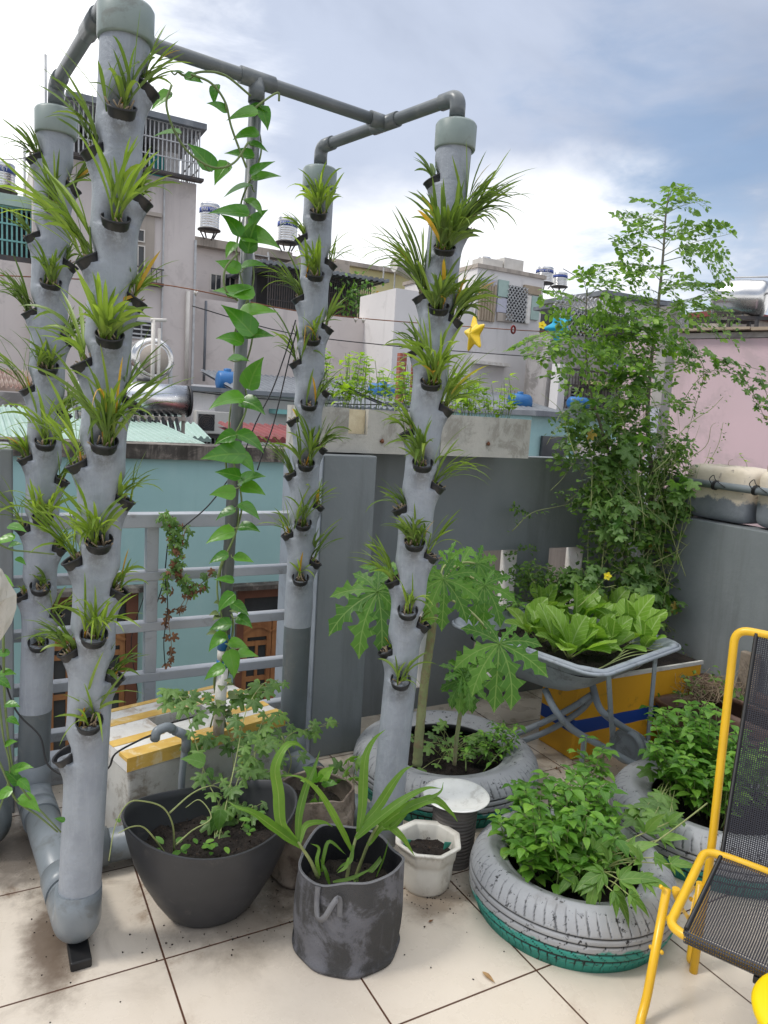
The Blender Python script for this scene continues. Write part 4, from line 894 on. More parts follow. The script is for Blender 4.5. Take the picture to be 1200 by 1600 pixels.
a0 = TW['LF'][1]; q = M().box(a0.x-.03, a0.y-.09, .0, a0.x+.028, a0.y+.02, .028); o = tag(q.build('support_block', 'cable'), 'small black block wedged under the front left tower elbow', 'block'); bevel(o, .004)

# ------------------------------------------------------------------ net cups with strap-leaved seedlings
GC = 'net cups with strap leaved seedlings in the pipe towers'
def strap_tuft(q, base, out, n_, Lm, rng, spread=.62, w=.012, dark=False):
    upv = (V((0, 0, 1))+out*.30).normalized(); sd = upv.cross(out).normalized()
    for st in range(max(2, n_//4)):
        o_ = base+sd*rng.gauss(0, .014)+out*rng.gauss(.0, .010); d0 = (upv+sd*rng.gauss(0, .22)+out*rng.gauss(.05, .2)).normalized(); hgt = rng.uniform(.02, .07)*Lm/.15; top = o_+d0*hgt
        q.tube([o_-d0*.015, o_.lerp(top, .5), top], [.0035, .003, .0025], 5)
        k = 4 if st else n_-4*(max(2, n_//4)-1)
        for i in range(k):
            az = rng.random()*2*PI; tilt = rng.uniform(.15, spread); d_ = (d0+(sd*math.cos(az)+out*math.sin(az))*math.tan(tilt)*.85+out*.10).normalized(); ln = Lm*rng.uniform(.55, 1.35)
            leaf(q, o_.lerp(top, rng.uniform(.3, 1.)), d_, -out+upv*.3 if rng.random() < .5 else upv, ln, w*rng.uniform(.7, 1.35), 'strap', rng.choice((rng.uniform(.2, .8), rng.uniform(.6, 2.1))), .35, 7, rng=rng, twist=rng.uniform(-.8, .8))
BUSHY = {('RF', 'front', 0): (46, .18), ('RF', 'front', 1): (32, .16), ('RF', 'front', 2): (26, .17), ('RF', 'right', 0): (34, .18), ('RF', 'left', 0): (6, .12), ('RF', 'left', 1): (28, .17), ('RF', 'right', 1): (34, .18), ('RF', 'right', 2): (24, .19), ('RF', 'front', 3): (16, .14), ('RF', 'front', 4): (26, .14), ('RF', 'front', 5): (9, .10), ('RF', 'front', 6): (9, .13), ('RF', 'left', 6): (2, .06), ('RF', 'left', 5): (16, .13), ('RF', 'left', 4): (10, .12), ('RF', 'right', 5): (5, .1), ('RF', 'right', 4): (6, .12), ('RF', 'right', 3): (14, .14),
 ('LF', 'front', 0): (15, .13), ('LF', 'front', 1): (13, .14), ('LF', 'front', 2): (26, .17), ('LF', 'front', 3): (30, .16), ('LF', 'front', 4): (24, .15), ('LF', 'front', 5): (20, .13), ('LF', 'front', 6): (8, .12), ('LF', 'left', 6): (0, .1), ('LF', 'left', 1): (20, .17), ('LF', 'left', 0): (8, .13),
 ('LB', 'front', 6): (6, .07), ('LB', 'front', 5): (7, .12), ('LB', 'front', 2): (20, .15), ('LB', 'front', 1): (22, .16), ('LB', 'front', 4): (22, .14), ('LB', 'left', 6): (2, .06),
 ('RB', 'front', 0): (18, .12), ('RB', 'front', 1): (14, .11), ('RB', 'front', 2): (6, .09), ('RB', 'front', 3): (4, .12), ('RB', 'front', 4): (22, .13), ('RB', 'front', 5): (13, .12), ('RB', 'front', 6): (9, .11), ('RB', 'left', 3): (2, .05)}
for tw in CUPS:
    for side in CUPS[tw]:
        for i, z in enumerate(CUPS[tw][side]):
            az = azim(tw, side); out = V((math.cos(az), math.sin(az), 0)); c_ = axis(tw, z); rim = c_+out*.059+V((0, 0, .013)); ax = (V((0, 0, 1))*.86+out*.50).normalized()
            nl, Lm = BUSHY.get((tw, side, i), (rng.randint(9, 16), rng.uniform(.11, .15)))
            look = 'empty' if nl == 0 else 'tiny' if nl <= 4 else 'sparse' if nl <= 9 else 'leafy' if nl <= 18 else 'bushy'
            lab = f'{look} net cup, {ORD[i]} down the {"face" if side == "front" else side + " side"} of {WH[tw]}'
            t = thing('net_cup_plant', lab, 'potted seedling', rim, GC)
            q = M(); sidev = out.cross(V((0, 0, 1))).normalized(); fwdv = sidev.cross(ax).normalized(); B_ = []
            for (r, h) in ((.0375, .0), (.0375, .0035), (.0345, .004), (.033, -.001), (.031, -.015), (.020, -.050), (.001, -.050)):
                B_.append([q.vert(rim+(sidev*math.cos(2*PI*j/20)+fwdv*math.sin(2*PI*j/20))*r+ax*h) for j in range(20)])
            OUTR = []
            for (r, h) in ((.0375, .0), (.035, -.003), (.0335, -.018), (.024, -.058)):
                OUTR.append([q.vert(rim+(sidev*math.cos(2*PI*j/20)+fwdv*math.sin(2*PI*j/20))*r+ax*h) for j in range(20)])
            for G_ in (B_, OUTR):
                for a_ in range(len(G_)-1):
                    for j in range(20): q.face((G_[a_][j], G_[a_][(j+1) % 20], G_[a_+1][(j+1) % 20], G_[a_+1][j]), None, True)
            q.build('cup', 'black_plastic', t)
            q = M(); ce = q.vert(rim-ax*.014); R_ = [q.vert(rim+(sidev*math.cos(2*PI*j/20)+fwdv*math.sin(2*PI*j/20))*.030-ax*(.018+.004*rng.random())) for j in range(20)]
            for j in range(20): q.face((ce, R_[j], R_[(j+1) % 20]), None, True)
            q.build('soil', 'cup_soil', t)
            if nl:
                q = M(); strap_tuft(q, rim-ax*.015, out, max(3, int(nl*rng.uniform(1.2, 1.9))), Lm*rng.choice((.75, .9, 1.1, 1.3)), rng, w=rng.uniform(.0072, .0112)*(1.15 if tw == 'RF' and z > 1.9 else 1), spread=rng.uniform(.35, .78)); mt = 'leaf_strap_dark' if rng.random() < .25 or (tw == 'RF' and z > 1.9) or (tw == 'LB' and z > 1.6) else 'leaf_strap'
                q.build('foliage', mt, t)
                q = M()
                for _ in range(rng.randint(5, 11)):
                    o_ = rim-ax*.016+sidev*rng.uniform(-.02, .02)+fwdv*rng.uniform(-.018, .018); d_ = (ax+rdir(rng)*.7).normalized(); q.tube([o_, o_+d_*.014, o_+d_*rng.uniform(.02, .04)], [.0028, .0026, .002], 5)
                q.build('dry_stubs', 'stem_dry', t)

# ------------------------------------------------------------------ climbing vine on the centre pole
vr = random.Random(31); t = thing('climbing_vine', 'heart leaved green vine winding up the centre pole to the overhead pipe', 'vine', pole_b)
q = M(); sp = []; z = .42; ang = 0
while z < 2.62:
    p = pol(z); rr_ = r1+.007+.003*math.sin(z*9); sp.append(p+V((math.cos(ang)*rr_, math.sin(ang)*rr_, 0))); z += .02; ang += .30
q.tube(sp, [.0048-.0018*i/len(sp) for i in range(len(sp))], 7)
sp2 = []; z = .42; ang = 2.5
while z < 2.35:
    p = pol(z); rr_ = r1+.011+.006*math.sin(z*7); sp2.append(p+V((math.cos(ang)*rr_, math.sin(ang)*rr_, 0))); z += .02; ang -= .21
q.tube(sp2, .0034, 6); Yp = pole_t.y
arcs = [[(392, 150), (352, 118), (318, 112), (290, 118), (278, 112)], [(385, 262), (362, 200), (352, 160), (330, 130), (298, 116)], [(268, 133), (260, 165), (275, 210), (300, 243), (335, 262), (366, 254), (388, 222)], [(395, 172), (412, 158), (434, 145), (436, 158)], [(372, 470), (352, 452), (352, 420), (372, 396)]]
ap = []
for k, A_ in enumerate(arcs):
    P_ = spline([ony(x, y, Yp-.05-.03*(k % 3)) for x, y in A_], 6); q.tube(P_, [.0036]*len(P_), 6); ap.append(P_)
q.build('stem', 'stem_green', t); q = M()
LV = [(385, 208, 34, 200), (402, 228, 30, -30), (376, 240, 36, 150), (408, 262, 34, 30), (372, 295, 40, 190), (398, 318, 34, -20), (366, 350, 34, 120), (402, 340, 32, 40), (302, 122, 24, -10), (335, 145, 26, 250), (278, 112, 20, 10), (252, 155, 34, 200), (262, 207, 36, 190), (318, 245, 42, 120), (342, 165, 26, 160), (380, 178, 40, 190), (405, 165, 26, -20), (415, 182, 30, -60), (345, 268, 34, 250), (414, 275, 36, 20), (360, 330, 50, 165), (390, 372, 40, 80), (405, 368, 52, 0), (360, 388, 26, 215), (358, 415, 34, 160), (395, 412, 34, 5), (368, 455, 52, 170), (372, 452, 34, 20), (376, 500, 52, 115), (400, 485, 50, 0), (362, 527, 34, 160), (400, 522, 42, -5), (372, 560, 30, 0), (395, 583, 46, 70), (355, 622, 46, 170), (395, 630, 40, 5), (392, 685, 42, -15), (352, 682, 30, 195), (352, 708, 54, 175), (385, 720, 32, -25), (358, 740, 32, 170), (390, 745, 40, 10), (350, 768, 32, 175), (395, 762, 34, -10), (352, 800, 28, 200), (390, 796, 34, -35), (345, 835, 38, 175), (388, 822, 30, 0), (342, 870, 26, 190), (352, 905, 24, 170), (380, 872, 26, -10), (352, 938, 30, 200), (375, 950, 28, -20), (345, 975, 30, 190), (382, 968, 26, 5), (338, 1000, 30, 195), (372, 1005, 26, -15), (365, 1035, 36, -80), (335, 1048, 30, 190), (385, 1022, 28, 0)]
for x, y, s_, a_ in LV:
    a_ = math.radians(a_+vr.uniform(-18, 18)); s_ *= 1.12; k = (ony(x, y, Yp)-V((0, 0, EYE))).dot(fw)/1152.6; ln = s_*k*1.12; zz = ony(x, y, Yp).z; pc = pol(zz); attach = pc+V((vr.uniform(-.02, .02), -r1-.01, 0))
    mid_ = ony(x, y, Yp-.04-vr.random()*.05)
    if zz > 2.63 or abs(mid_.x-pc.x) > .1: attach = min((p for P_ in ap for p in P_), key=lambda p: (p-mid_).length)
    dirv = (rt*math.cos(a_)+up*math.sin(a_)-fw*vr.uniform(-.1, .45)).normalized(); base = mid_-dirv*ln*.45
    q.cur = 0; leaf(q, base, dirv, (-fw*.7+V((0, 0, vr.uniform(.3, 1.)))+rdir(vr)*.25), ln, ln*.62, 'heart', vr.uniform(.2, .8), .28, 8, rng=vr)
    st = spline([attach, attach.lerp(base, .5)+V((0, 0, -.008)), base], 4); q.cur = 1; q.tube(st, .0022, 5)
for _ in range(22):
    z = vr.uniform(.45, .95); p = pol(z); d_ = rdir(vr, -.3, .5); d_.y = -abs(d_.y); leaf(q, p+d_*.03, d_, V((0, -.5, 1)), vr.uniform(.03, .05), .03, 'heart', .6, .25, 6, rng=vr)
q.build('leaves', ['leaf_heart', 'stem_green'], t)

# ------------------------------------------------------------------ taped foam box, small pipe, dark pot
fA, fB = V((.452, 2.58, 0)), V((1.09, 2.75, 0)); ex = (fB-fA).normalized(); ey = V((-ex.y, ex.x, 0)); FM = Matrix(((ex.x, ey.x, 0, fA.x), (ex.y, ey.y, 0, fA.y), (0, 0, 1, 0), (0, 0, 0, 1)))
t = thing('foam_box', 'stained white foam box with yellow taped lid behind the dark oval pot', 'box', fA+ex*.32+ey*.2)
bevel(M().box(0, 0, .0, .66, .42, .33, FM).build('box_body', 'foam_white', t), .012, 3)
lid = M(); hx0, hx1, hy0, hy1 = .20, .44, .17, .27; z0, z1 = .334, .385
for a_ in ((-.01, -.01, hx0, .43), (hx1, -.01, .67, .43), (hx0+.0005, -.01, hx1-.0005, hy0), (hx0+.0005, hy1, hx1-.0005, .43)): lid.box(a_[0], a_[1], z0, a_[2], a_[3], z1, FM)
lo = lid.build('lid', 'foam_lid', t); q = M()
for y0_, y1_, xa, xb in ((-.0125, .055, -.012, .672), (.105, .155, -.012, .19), (.105, .155, .45, .672), (.275, .330, -.012, .672), (.405, .4325, -.012, .672)): q.box(xa, y0_, z1-.012 if y0_ < 0 else z1+.0005, xb, y1_, z1+.0025, FM)
q.box(-.012, -.0128, z0+.002, .672, -.0105, z1-.0125, FM); q.build('tape', 'tape', lo)
M().box(hx0+.01, hy0+.005, .335, hx1-.01, hy1-.005, .345, FM).build('opening', 'soil_dark', t)
P_ = fillet([onz(283, 1222, .30)+V((0, 0, -.1)), onz(283, 1222, .30)+V((0, 0, .12)), onz(283, 1222, .30)+V((-.085, -.02, .155)), onz(283, 1222, .30)+V((-.095, -.03, .11))], .03, 6)
p0 = V((.60, 2.50, 0)); a_ = ony(284, 1215, 2.50); b_ = ony(291, 1152, 2.50); c_ = ony(262, 1135, 2.47); e_ = ony(246, 1142, 2.46)
t = thing('small_pipe', 'thin grey drain pipe with an elbow rising between the foam box and the dark pot', 'pipe', V((a_.x, 2.5, 0)))
q = M(); q.tube(fillet([V((a_.x, 2.5, .0)), a_, b_+V((0, 0, .008)), c_, e_+V((-.004, 0, -.0)), e_+V((-.008, 0, -.035))], .022, 6), .0125, 16); q.build('pipe', 'pvc', t); q = M(); q.tube(fillet([b_-V((0, 0, .05)), b_+V((0, 0, .008)), b_.lerp(c_, .62)], .022, 8), .0165, 18); q.tube(fillet([c_.lerp(b_, .25), c_, e_+V((-.004, 0, -.0)), e_+V((-.008, 0, -.03))], .018, 8), .0165, 18); q.build('elbow', 'pvc', t)
cb = [ony(62, 1150, 2.7), ony(75, 1195, 2.65), ony(110, 1213, 2.6), ony(165, 1203, 2.45), ony(180, 1178, 2.4), ony(215, 1158, 2.45), ony(240, 1147, 2.46)]
tag(M().tube(spline([ony(0, 1040, 2.75), ony(25, 1110, 2.75)]+cb, 6), .0035, 6).build('pump_cable', 'cable'), 'thin black cable looping past the left towers to the small grey elbow', 'cable')

pc = V((.648, 2.20, 0)); POTR = -.08
t = thing('oval_pot', 'large dark grey oval pot with sloping rim and soil, in front of the foam box', 'plant pot', pc)
def oval(r, z): 
    k = z/.34; return r
pr = [(.001, .0), (.10, .0), (.125, .003), (.142, .02), (.175, .07), (.213, .14), (.243, .21), (.262, .27), (.272, .31), (.277, .333), (.279, .337), (.276, .340), (.270, .338), (.268, .31), (.255, .26), (.238, .215), (.23, .20)]
def tiltz(th, r, z, i):
    if z > .2:   # saddle shaped rim: high at both ends
        z += (z-.2)/.14*.026*math.cos(2*th)
    return r, z
q = M().lathe(pr, pc.x, pc.y, 72, sy=.80, rot=POTR, fn=tiltz); q.build('pot_body', 'planter_dark', t)
def soil(parent, cx, cy, rx, ry, z, rot=0., mat='soil', seed=1, amp=.012, n=40, name='soil'):
    r_ = random.Random(seed); q = M(); ph = [r_.random()*6 for _ in range(6)]; rings = []
    for i in range(9):
        ring = []
        for j in range(n):
            th = 2*PI*j/n; u = i/8; x, y = rx*u*math.cos(th), ry*u*math.sin(th); h = amp*(math.sin(x*40+ph[0])*math.cos(y*37+ph[1])+.6*math.sin(x*90+y*70+ph[2]))+r_.uniform(-.3, .3)*amp
            ring.append(q.vert((cx+x*math.cos(rot)-y*math.sin(rot), cy+x*math.sin(rot)+y*math.cos(rot), z+h)))
        rings.append(ring)
    for i in range(8):
        for j in range(n): q.face((rings[i][j], rings[i][(j+1) % n], rings[i+1][(j+1) % n], rings[i+1][j]), None, True)
    for _ in range(int(rx*ry*9000)):   # crumbs
        a_ = r_.random()*2*PI; u = math.sqrt(r_.random())*.95; x, y = rx*u*math.cos(a_), ry*u*math.sin(a_); s_ = r_.uniform(.002, .007); p = V((cx+x*math.cos(rot)-y*math.sin(rot), cy+x*math.sin(rot)+y*math.cos(rot), z+amp*.8))
        vs = [q.vert(p+rdir(r_)*s_) for _ in range(4)]
        for f_ in ((0, 1, 2), (0, 2, 3), (0, 3, 1), (1, 3, 2)): q.face([vs[k] for k in f_])
    return q.build(name, mat, parent)
soil(t, pc.x, pc.y, .238, .19, .215, POTR, seed=4)

def twig(q, P_, r0, r1_=None, n=6): 
    P_ = spline(P_, 5); q.tube(P_, [r0+((r1_ if r1_ is not None else r0*.5)-r0)*i/(len(P_)-1) for i in range(len(P_))], n); return P_
# bitter gourd seedlings spilling between the pot and the foam box
pr_ = random.Random(41); t = thing('gourd_vine', 'light green gourd vine with lobed leaves spreading over the foam box and dark pot', 'vine', (pc.x+.1, pc.y+.1, .2))
q = M(); ql = M()
VS = [[(330, 1330), (345, 1270), (322, 1215), (300, 1140), (285, 1095), (262, 1075)], [(345, 1330), (375, 1270), (395, 1200), (405, 1140), (425, 1115), (465, 1140)], [(360, 1325), (400, 1250), (430, 1190), (450, 1150), (480, 1140), (530, 1130)], [(340, 1320), (355, 1250), (370, 1180), (385, 1110), (410, 1070), (435, 1062)], [(335, 1325), (340, 1260), (365, 1200), (350, 1120), (330, 1085)], [(350, 1328), (372, 1290), (368, 1230), (395, 1180), (415, 1160)], [(360, 1330), (385, 1310), (402, 1270), (398, 1225), (425, 1200)], [(400, 1070), (370, 1085), (330, 1100), (290, 1090), (250, 1100)], [(430, 1120), (400, 1150), (360, 1160), (320, 1150), (300, 1165)], [(440, 1150), (455, 1190), (440, 1225), (420, 1235)]]
for k, A_ in enumerate(VS):
    P_ = []
    for i, (x, y) in enumerate(A_):
        u = i/(len(A_)-1); Y_ = pc.y+.02+u*(.50+.10*(k % 3)-.05) if k < 5 else (pc.y+.02+u*.28 if k < 7 else pc.y+.42-.06*(k-7)); P_.append(ony(x, y, Y_))
    S_ = twig(q, P_, .0028, .0012)
    for i in range(3, len(S_), 1):
        if pr_.random() < .88:
            d_ = rdir(pr_, -.3, .6); d_.y = -abs(d_.y)*.8; pe = pr_.uniform(.015, .05); b_ = S_[i]+d_*pe; q.tube([S_[i], b_], .001, 4); sz = pr_.uniform(.028, .052); palmate(ql, b_, (d_+V((0, 0, -.3))), V((d_.x*.2, -.6, .75)), sz, 5, .5, .5, 140, .12, pr_)
for (x, y, Y_, s_, a_) in ((320, 1193, 2.36, .085, 150), (343, 1270, 2.25, .07, 240), (363, 1262, 2.30, .06, 250), (405, 1165, 2.5, .055, 10), (345, 1265, 2.24, .075, 265), (325, 1200, 2.45, .05, 300)):
    a_ = math.radians(a_); b_ = ony(x, y, Y_); leaf(ql, b_, rt*math.cos(a_)+up*math.sin(a_)-fw*.3, V((0, -.7, .7)), s_, s_*.62, 'heart', .5, .2, 8, rng=pr_)
q.build('stems', 'stem_pale', t); ql.build('leaves', 'leaf_vine', t)
# purslane-like sprawler at the pot's left
t = thing('creeper', 'sprawling plant with a long arching stem over the left rim of the dark pot', 'plant', (pc.x-.12, pc.y-.1, .2)); q = M(); ql = M()
for A_, Y_ in (([(272, 1330), (270, 1290), (255, 1262), (225, 1252), (200, 1255), (180, 1290), (170, 1345)], (2.14, 2.1, 2.08, 2.06, 2.03, 2.0, 1.99)), ([(262, 1340), (245, 1315), (225, 1293), (205, 1292), (185, 1302)], (2.14, 2.1, 2.06, 2.02, 2.0)), ([(275, 1320), (300, 1298), (330, 1278), (312, 1250), (290, 1262)], (2.14, 2.18, 2.2, 2.24, 2.25)), ([(265, 1270), (300, 1240), (330, 1228), (350, 1235)], (2.1, 2.15, 2.2, 2.25))):
    twig(q, [ony(x, y, Y_[i]) for i, (x, y) in enumerate(A_)], .0030, .0014)
for _ in range(26):
    x, y = pr_.choice([(255, 1322), (275, 1322), (240, 1345), (262, 1318), (310, 1320), (180, 1285), (340, 1325), (350, 1310), (395, 1300), (405, 1275), (420, 1290)]); b_ = ony(x+pr_.uniform(-14, 14), y+pr_.uniform(-10, 8), 2.13+pr_.uniform(-.02, .08)); d_ = rdir(pr_, .0, .5); leaf(ql, b_, d_, V((0, -.3, 1)), pr_.uniform(.025, .045), pr_.uniform(.014, .022), 'round', .3, .15, 5, rng=pr_)
q.build('stems', 'stem_pale', t); ql.build('leaves', 'leaf_basil', t)

# ------------------------------------------------------------------ felt grow bags and plastic pots
def felt_bag(label, cx, cy, rt_, rb, h, mat, inner, soilz, seed, name='grow_bag', handles=(), wav=.010, lean=(0, 0)):
    r_ = random.Random(seed); ph = [r_.random()*6 for _ in range(8)]; t = thing(name, label, 'grow bag', (cx, cy, 0))
    def fn(th, r, z, i):
        k = z/h; w = wav*(math.sin(3*th+ph[0])*k+.6*math.sin(5*th+ph[1])*k+.5*math.sin(2*th+ph[2])*(1-k)+.35*math.sin(9*th+ph[3]+z*20))
        return r+w, z+(.010*k*(math.sin(2*th+ph[4])+.6*math.sin(5*th+ph[5])) if k > .8 else 0)
    pr = [(0.001, 0), (rb*.9, .0), (rb+.004, .004), (rb+.006, .016), (rb-.001, .022)]+[(rb+(rt_-rb)*k/10+.004*math.sin(PI*k/10)*1.5, .03+(h-.03)*k/10) for k in range(1, 11)]
    q = M().lathe(pr, cx, cy, 80, fn=fn); q.build('bag_wall', mat, t)
    pi = [(rt_, h), (rt_-.004, h+.0015), (rt_-.007, h)]+[(rt_-.007+(rb-rt_)*(1-k/8), soilz-.01+(h-soilz+.01)*k/8) for k in range(7, -1, -1)]
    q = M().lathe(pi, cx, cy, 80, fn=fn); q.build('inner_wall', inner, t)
    q = M().lathe([(rt_+.0008, h-.0015), (rt_+.0006, h+.0012), (rt_-.0068, h+.0014), (rt_-.0078, h-.002)], cx, cy, 80, fn=fn); q.build('hem', 'felt_brown' if mat == 'felt_brown' else 'felt_strap', t)
    soil(t, cx, cy, rb+(rt_-rb)*soilz/h-.012, rb+(rt_-rb)*soilz/h-.012, soilz, 0, 'soil_dark', seed)
    for az, z in handles:
        d_ = V((math.cos(az), math.sin(az), 0)); s_ = V((-d_.y, d_.x, 0)); c_ = V((cx, cy, 0)); R_ = rt_+.004; q = M(); w_ = .008
        P_ = [c_+d_*(R_+.003)-s_*.035+V((0, 0, z)), c_+d_*(R_+.004)-s_*.036+V((0, 0, z-.045)), c_+d_*(R_+.018)-s_*.025+V((0, 0, z-.085)), c_+d_*(R_+.034)+s_*.0+V((0, 0, z-.070)), c_+d_*(R_+.022)+s_*.024+V((0, 0, z-.022)), c_+d_*(R_+.006)+s_*.034+V((0, 0, z-.018)), c_+d_*(R_+.003)+s_*.037+V((0, 0, z-.075))]
        P_ = spline(P_, 5); prev = None
        for i, p in enumerate(P_):
            tg = (P_[min(i+1, len(P_)-1)]-P_[max(i-1, 0)]).normalized(); n_ = d_-tg*d_.dot(tg); n_.normalize(); b_ = tg.cross(n_)
            ids = [q.vert(p+b_*w_+n_*.0015), q.vert(p-b_*w_+n_*.0015), q.vert(p-b_*w_-n_*.0015), q.vert(p+b_*w_-n_*.0015)]
            if prev:
                for a_ in range(4): q.face((prev[a_], prev[(a_+1) % 4], ids[(a_+1) % 4], ids[a_]), None, True)
            prev = ids
        q.build('handle', 'felt_strap', t)
    return t
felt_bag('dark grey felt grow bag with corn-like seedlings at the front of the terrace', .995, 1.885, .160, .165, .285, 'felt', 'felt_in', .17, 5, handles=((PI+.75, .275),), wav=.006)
felt_bag('brown stained felt grow bag behind the grey one, holding an eggplant seedling', 1.045, 2.285, .128, .150, .30, 'felt_brown', 'felt_brown', .22, 9, wav=.010)
# corn-like seedlings in the grey bag: blades laid out in depth round their three stalks
cr = random.Random(17); bagc = V((.995, 1.885, .17))
def blade(q, P_, W_, fold=.3, tw=0.):
    """long corn blade along a 3-D path"""
    S_ = spline(P_, 6); prev = None; n_ = len(S_)-1; tot = sum((S_[i+1]-S_[i]).length for i in range(n_)); acc = 0
    for i, p in enumerate(S_):
        if i: acc += (S_[i]-S_[i-1]).length
        t_ = acc/tot; tg = (S_[min(i+1, n_)]-S_[max(i-1, 0)]).normalized(); vw = (p-V((0, 0, EYE+1.2))).normalized()*-1; sd_ = tg.cross(vw)
        if sd_.length < .05: sd_ = tg.orthogonal()
        sd_.normalize()
        if prev and prev[3].dot(sd_) < 0: sd_ = -sd_
        nn = sd_.cross(tg).normalized(); sd_ = Matrix.Rotation(tw*t_, 3, tg) @ sd_; w = W_*.5*max(prof(SH['corn'], t_), .03); wv = .12*w*math.sin(i*1.3)
        ids = (q.vert(p-sd_*w+nn*(w*fold+wv)), q.vert(p), q.vert(p+sd_*w+nn*(w*fold-wv)))
        if prev:
            a_, tq, _, _ = prev; q.face((a_[0], a_[1], ids[1], ids[0]), [(0, tq), (.5, tq), (.5, t_), (0, t_)], True); q.face((a_[1], a_[2], ids[2], ids[1]), [(.5, tq), (1, tq), (1, t_), (.5, t_)], True)
        prev = (ids, t_, w, sd_)
def corn(label, root, stalk, blades):
    t = thing('corn_seedling', label, 'corn seedling', root, 'corn-like seedlings in the grey felt bag'); q = M(); S_ = spline(stalk, 5); q.tube(S_, [.0062-.0025*i/len(S_) for i in range(len(S_))], 8); q.build('stalk', 'stem_pale', t); q = M()
    for P_, W_ in blades: blade(q, P_, W_, tw=cr.uniform(-.5, .5))
    q.build('blades', 'leaf_corn', t)
def pth(pts): return [ony(x, y, Y_) for x, y, Y_ in pts]
corn('left corn-like seedling leaning over the grey bag rim, longest blade reaching left', ony(497, 1365, 1.87), pth([(497, 1372, 1.87), (485, 1345, 1.87), (465, 1315, 1.86)]),
 [(pth([(466, 1318, 1.86), (440, 1290, 1.84), (435, 1240, 1.83), (430, 1200, 1.82), (445, 1168, 1.83), (462, 1162, 1.85), (480, 1175, 1.87)]), .034), (pth([(468, 1322, 1.86), (430, 1295, 1.82), (395, 1270, 1.80), (372, 1262, 1.80), (355, 1252, 1.82)]), .034),
  (pth([(465, 1315, 1.86), (468, 1270, 1.87), (480, 1225, 1.90), (493, 1195, 1.93), (500, 1172, 1.95)]), .024), (pth([(468, 1318, 1.87), (478, 1290, 1.9), (505, 1285, 1.92), (520, 1292, 1.92)]), .02)])
corn('middle corn-like seedling with the tallest upright blade beside the front right tower', ony(540, 1380, 1.92), pth([(540, 1384, 1.90), (547, 1345, 1.90), (556, 1310, 1.91), (566, 1285, 1.92)]),
 [(pth([(560, 1300, 1.91), (566, 1262, 1.92), (568, 1215, 1.93), (572, 1180, 1.94), (585, 1155, 1.95), (602, 1140, 1.95)]), .032), (pth([(564, 1290, 1.91), (590, 1262, 1.90), (612, 1228, 1.88), (630, 1205, 1.87), (646, 1196, 1.87)]), .030),
  (pth([(550, 1330, 1.90), (530, 1290, 1.88), (500, 1240, 1.87), (470, 1215, 1.86), (442, 1212, 1.86)]), .022), (pth([(556, 1310, 1.9), (590, 1280, 1.87), (630, 1250, 1.84), (665, 1232, 1.83), (690, 1232, 1.82)]), .030),
  (pth([(552, 1320, 1.90), (548, 1345, 1.88), (535, 1352, 1.87), (525, 1362, 1.87)]), .012)])
corn('right corn-like seedling whose drooping blades hang over the white pot', ony(553, 1375, 1.93), pth([(553, 1378, 1.93), (565, 1345, 1.92), (578, 1312, 1.90), (590, 1290, 1.88)]),
 [(pth([(585, 1300, 1.9), (620, 1272, 1.86), (655, 1255, 1.83), (680, 1250, 1.82), (705, 1270, 1.81), (715, 1284, 1.81)]), .034), (pth([(588, 1296, 1.9), (615, 1290, 1.86), (640, 1262, 1.84), (685, 1240, 1.82), (693, 1222, 1.83)]), .022),
  (pth([(575, 1320, 1.9), (600, 1290, 1.88), (625, 1305, 1.85), (640, 1325, 1.84), (648, 1338, 1.83)]), .026), (pth([(553, 1378, 1.92), (580, 1360, 1.93), (600, 1335, 1.94), (612, 1320, 1.95)]), .018), (pth([(588, 1370, 1.88), (600, 1340, 1.88), (608, 1310, 1.88)]), .006)])
t = thing('grass_tuft', 'thin low blades bending inside the left half of the grey felt bag', 'plant', ony(500, 1370, 1.86)); q = M()
for P_ in ([(500, 1368, 1.86), (495, 1345, 1.86), (498, 1325, 1.87), (485, 1318, 1.87)], [(503, 1362, 1.87), (506, 1338, 1.87), (515, 1315, 1.88), (540, 1335, 1.87)], [(520, 1378, 1.86), (550, 1372, 1.86), (585, 1355, 1.87)], [(545, 1340, 1.86), (540, 1355, 1.85), (527, 1364, 1.85)], [(515, 1382, 1.85), (508, 1360, 1.86), (500, 1342, 1.88)]): blade(q, pth(P_), .012)
q.build('blades', 'leaf_corn', t)
# eggplant seedling in the brown bag
t = thing('eggplant_seedling', 'small broad leaved seedling standing in the brown felt bag', 'seedling', (1.03, 2.27, .22)); q = M(); q.tube(spline([V((1.03, 2.25, .2)), V((1.03, 2.25, .27)), V((1.035, 2.24, .33))], 4), .003, 6); q.build('stem', 'stem_green', t); q = M(); k0 = V((1.035, 2.24, .33))
for a_, s_, e_ in ((110, .085, .3), (60, .075, .0), (150, .05, .1), (20, .06, .2), (250, .055, .1), (300, .06, 0), (80, .06, .5)):
    a_ = math.radians(a_); d_ = rt*math.cos(a_)+up*math.sin(a_)-fw*e_; leaf(q, k0+d_*.015-V((0, 0, .03 if a_ > 4 else 0)), d_, V((0, -.6, .8)), s_, s_*.6, 'ovate', .6, .25, 7, wave=.25, rng=cr)
q.build('leaves', 'leaf_basil', t)

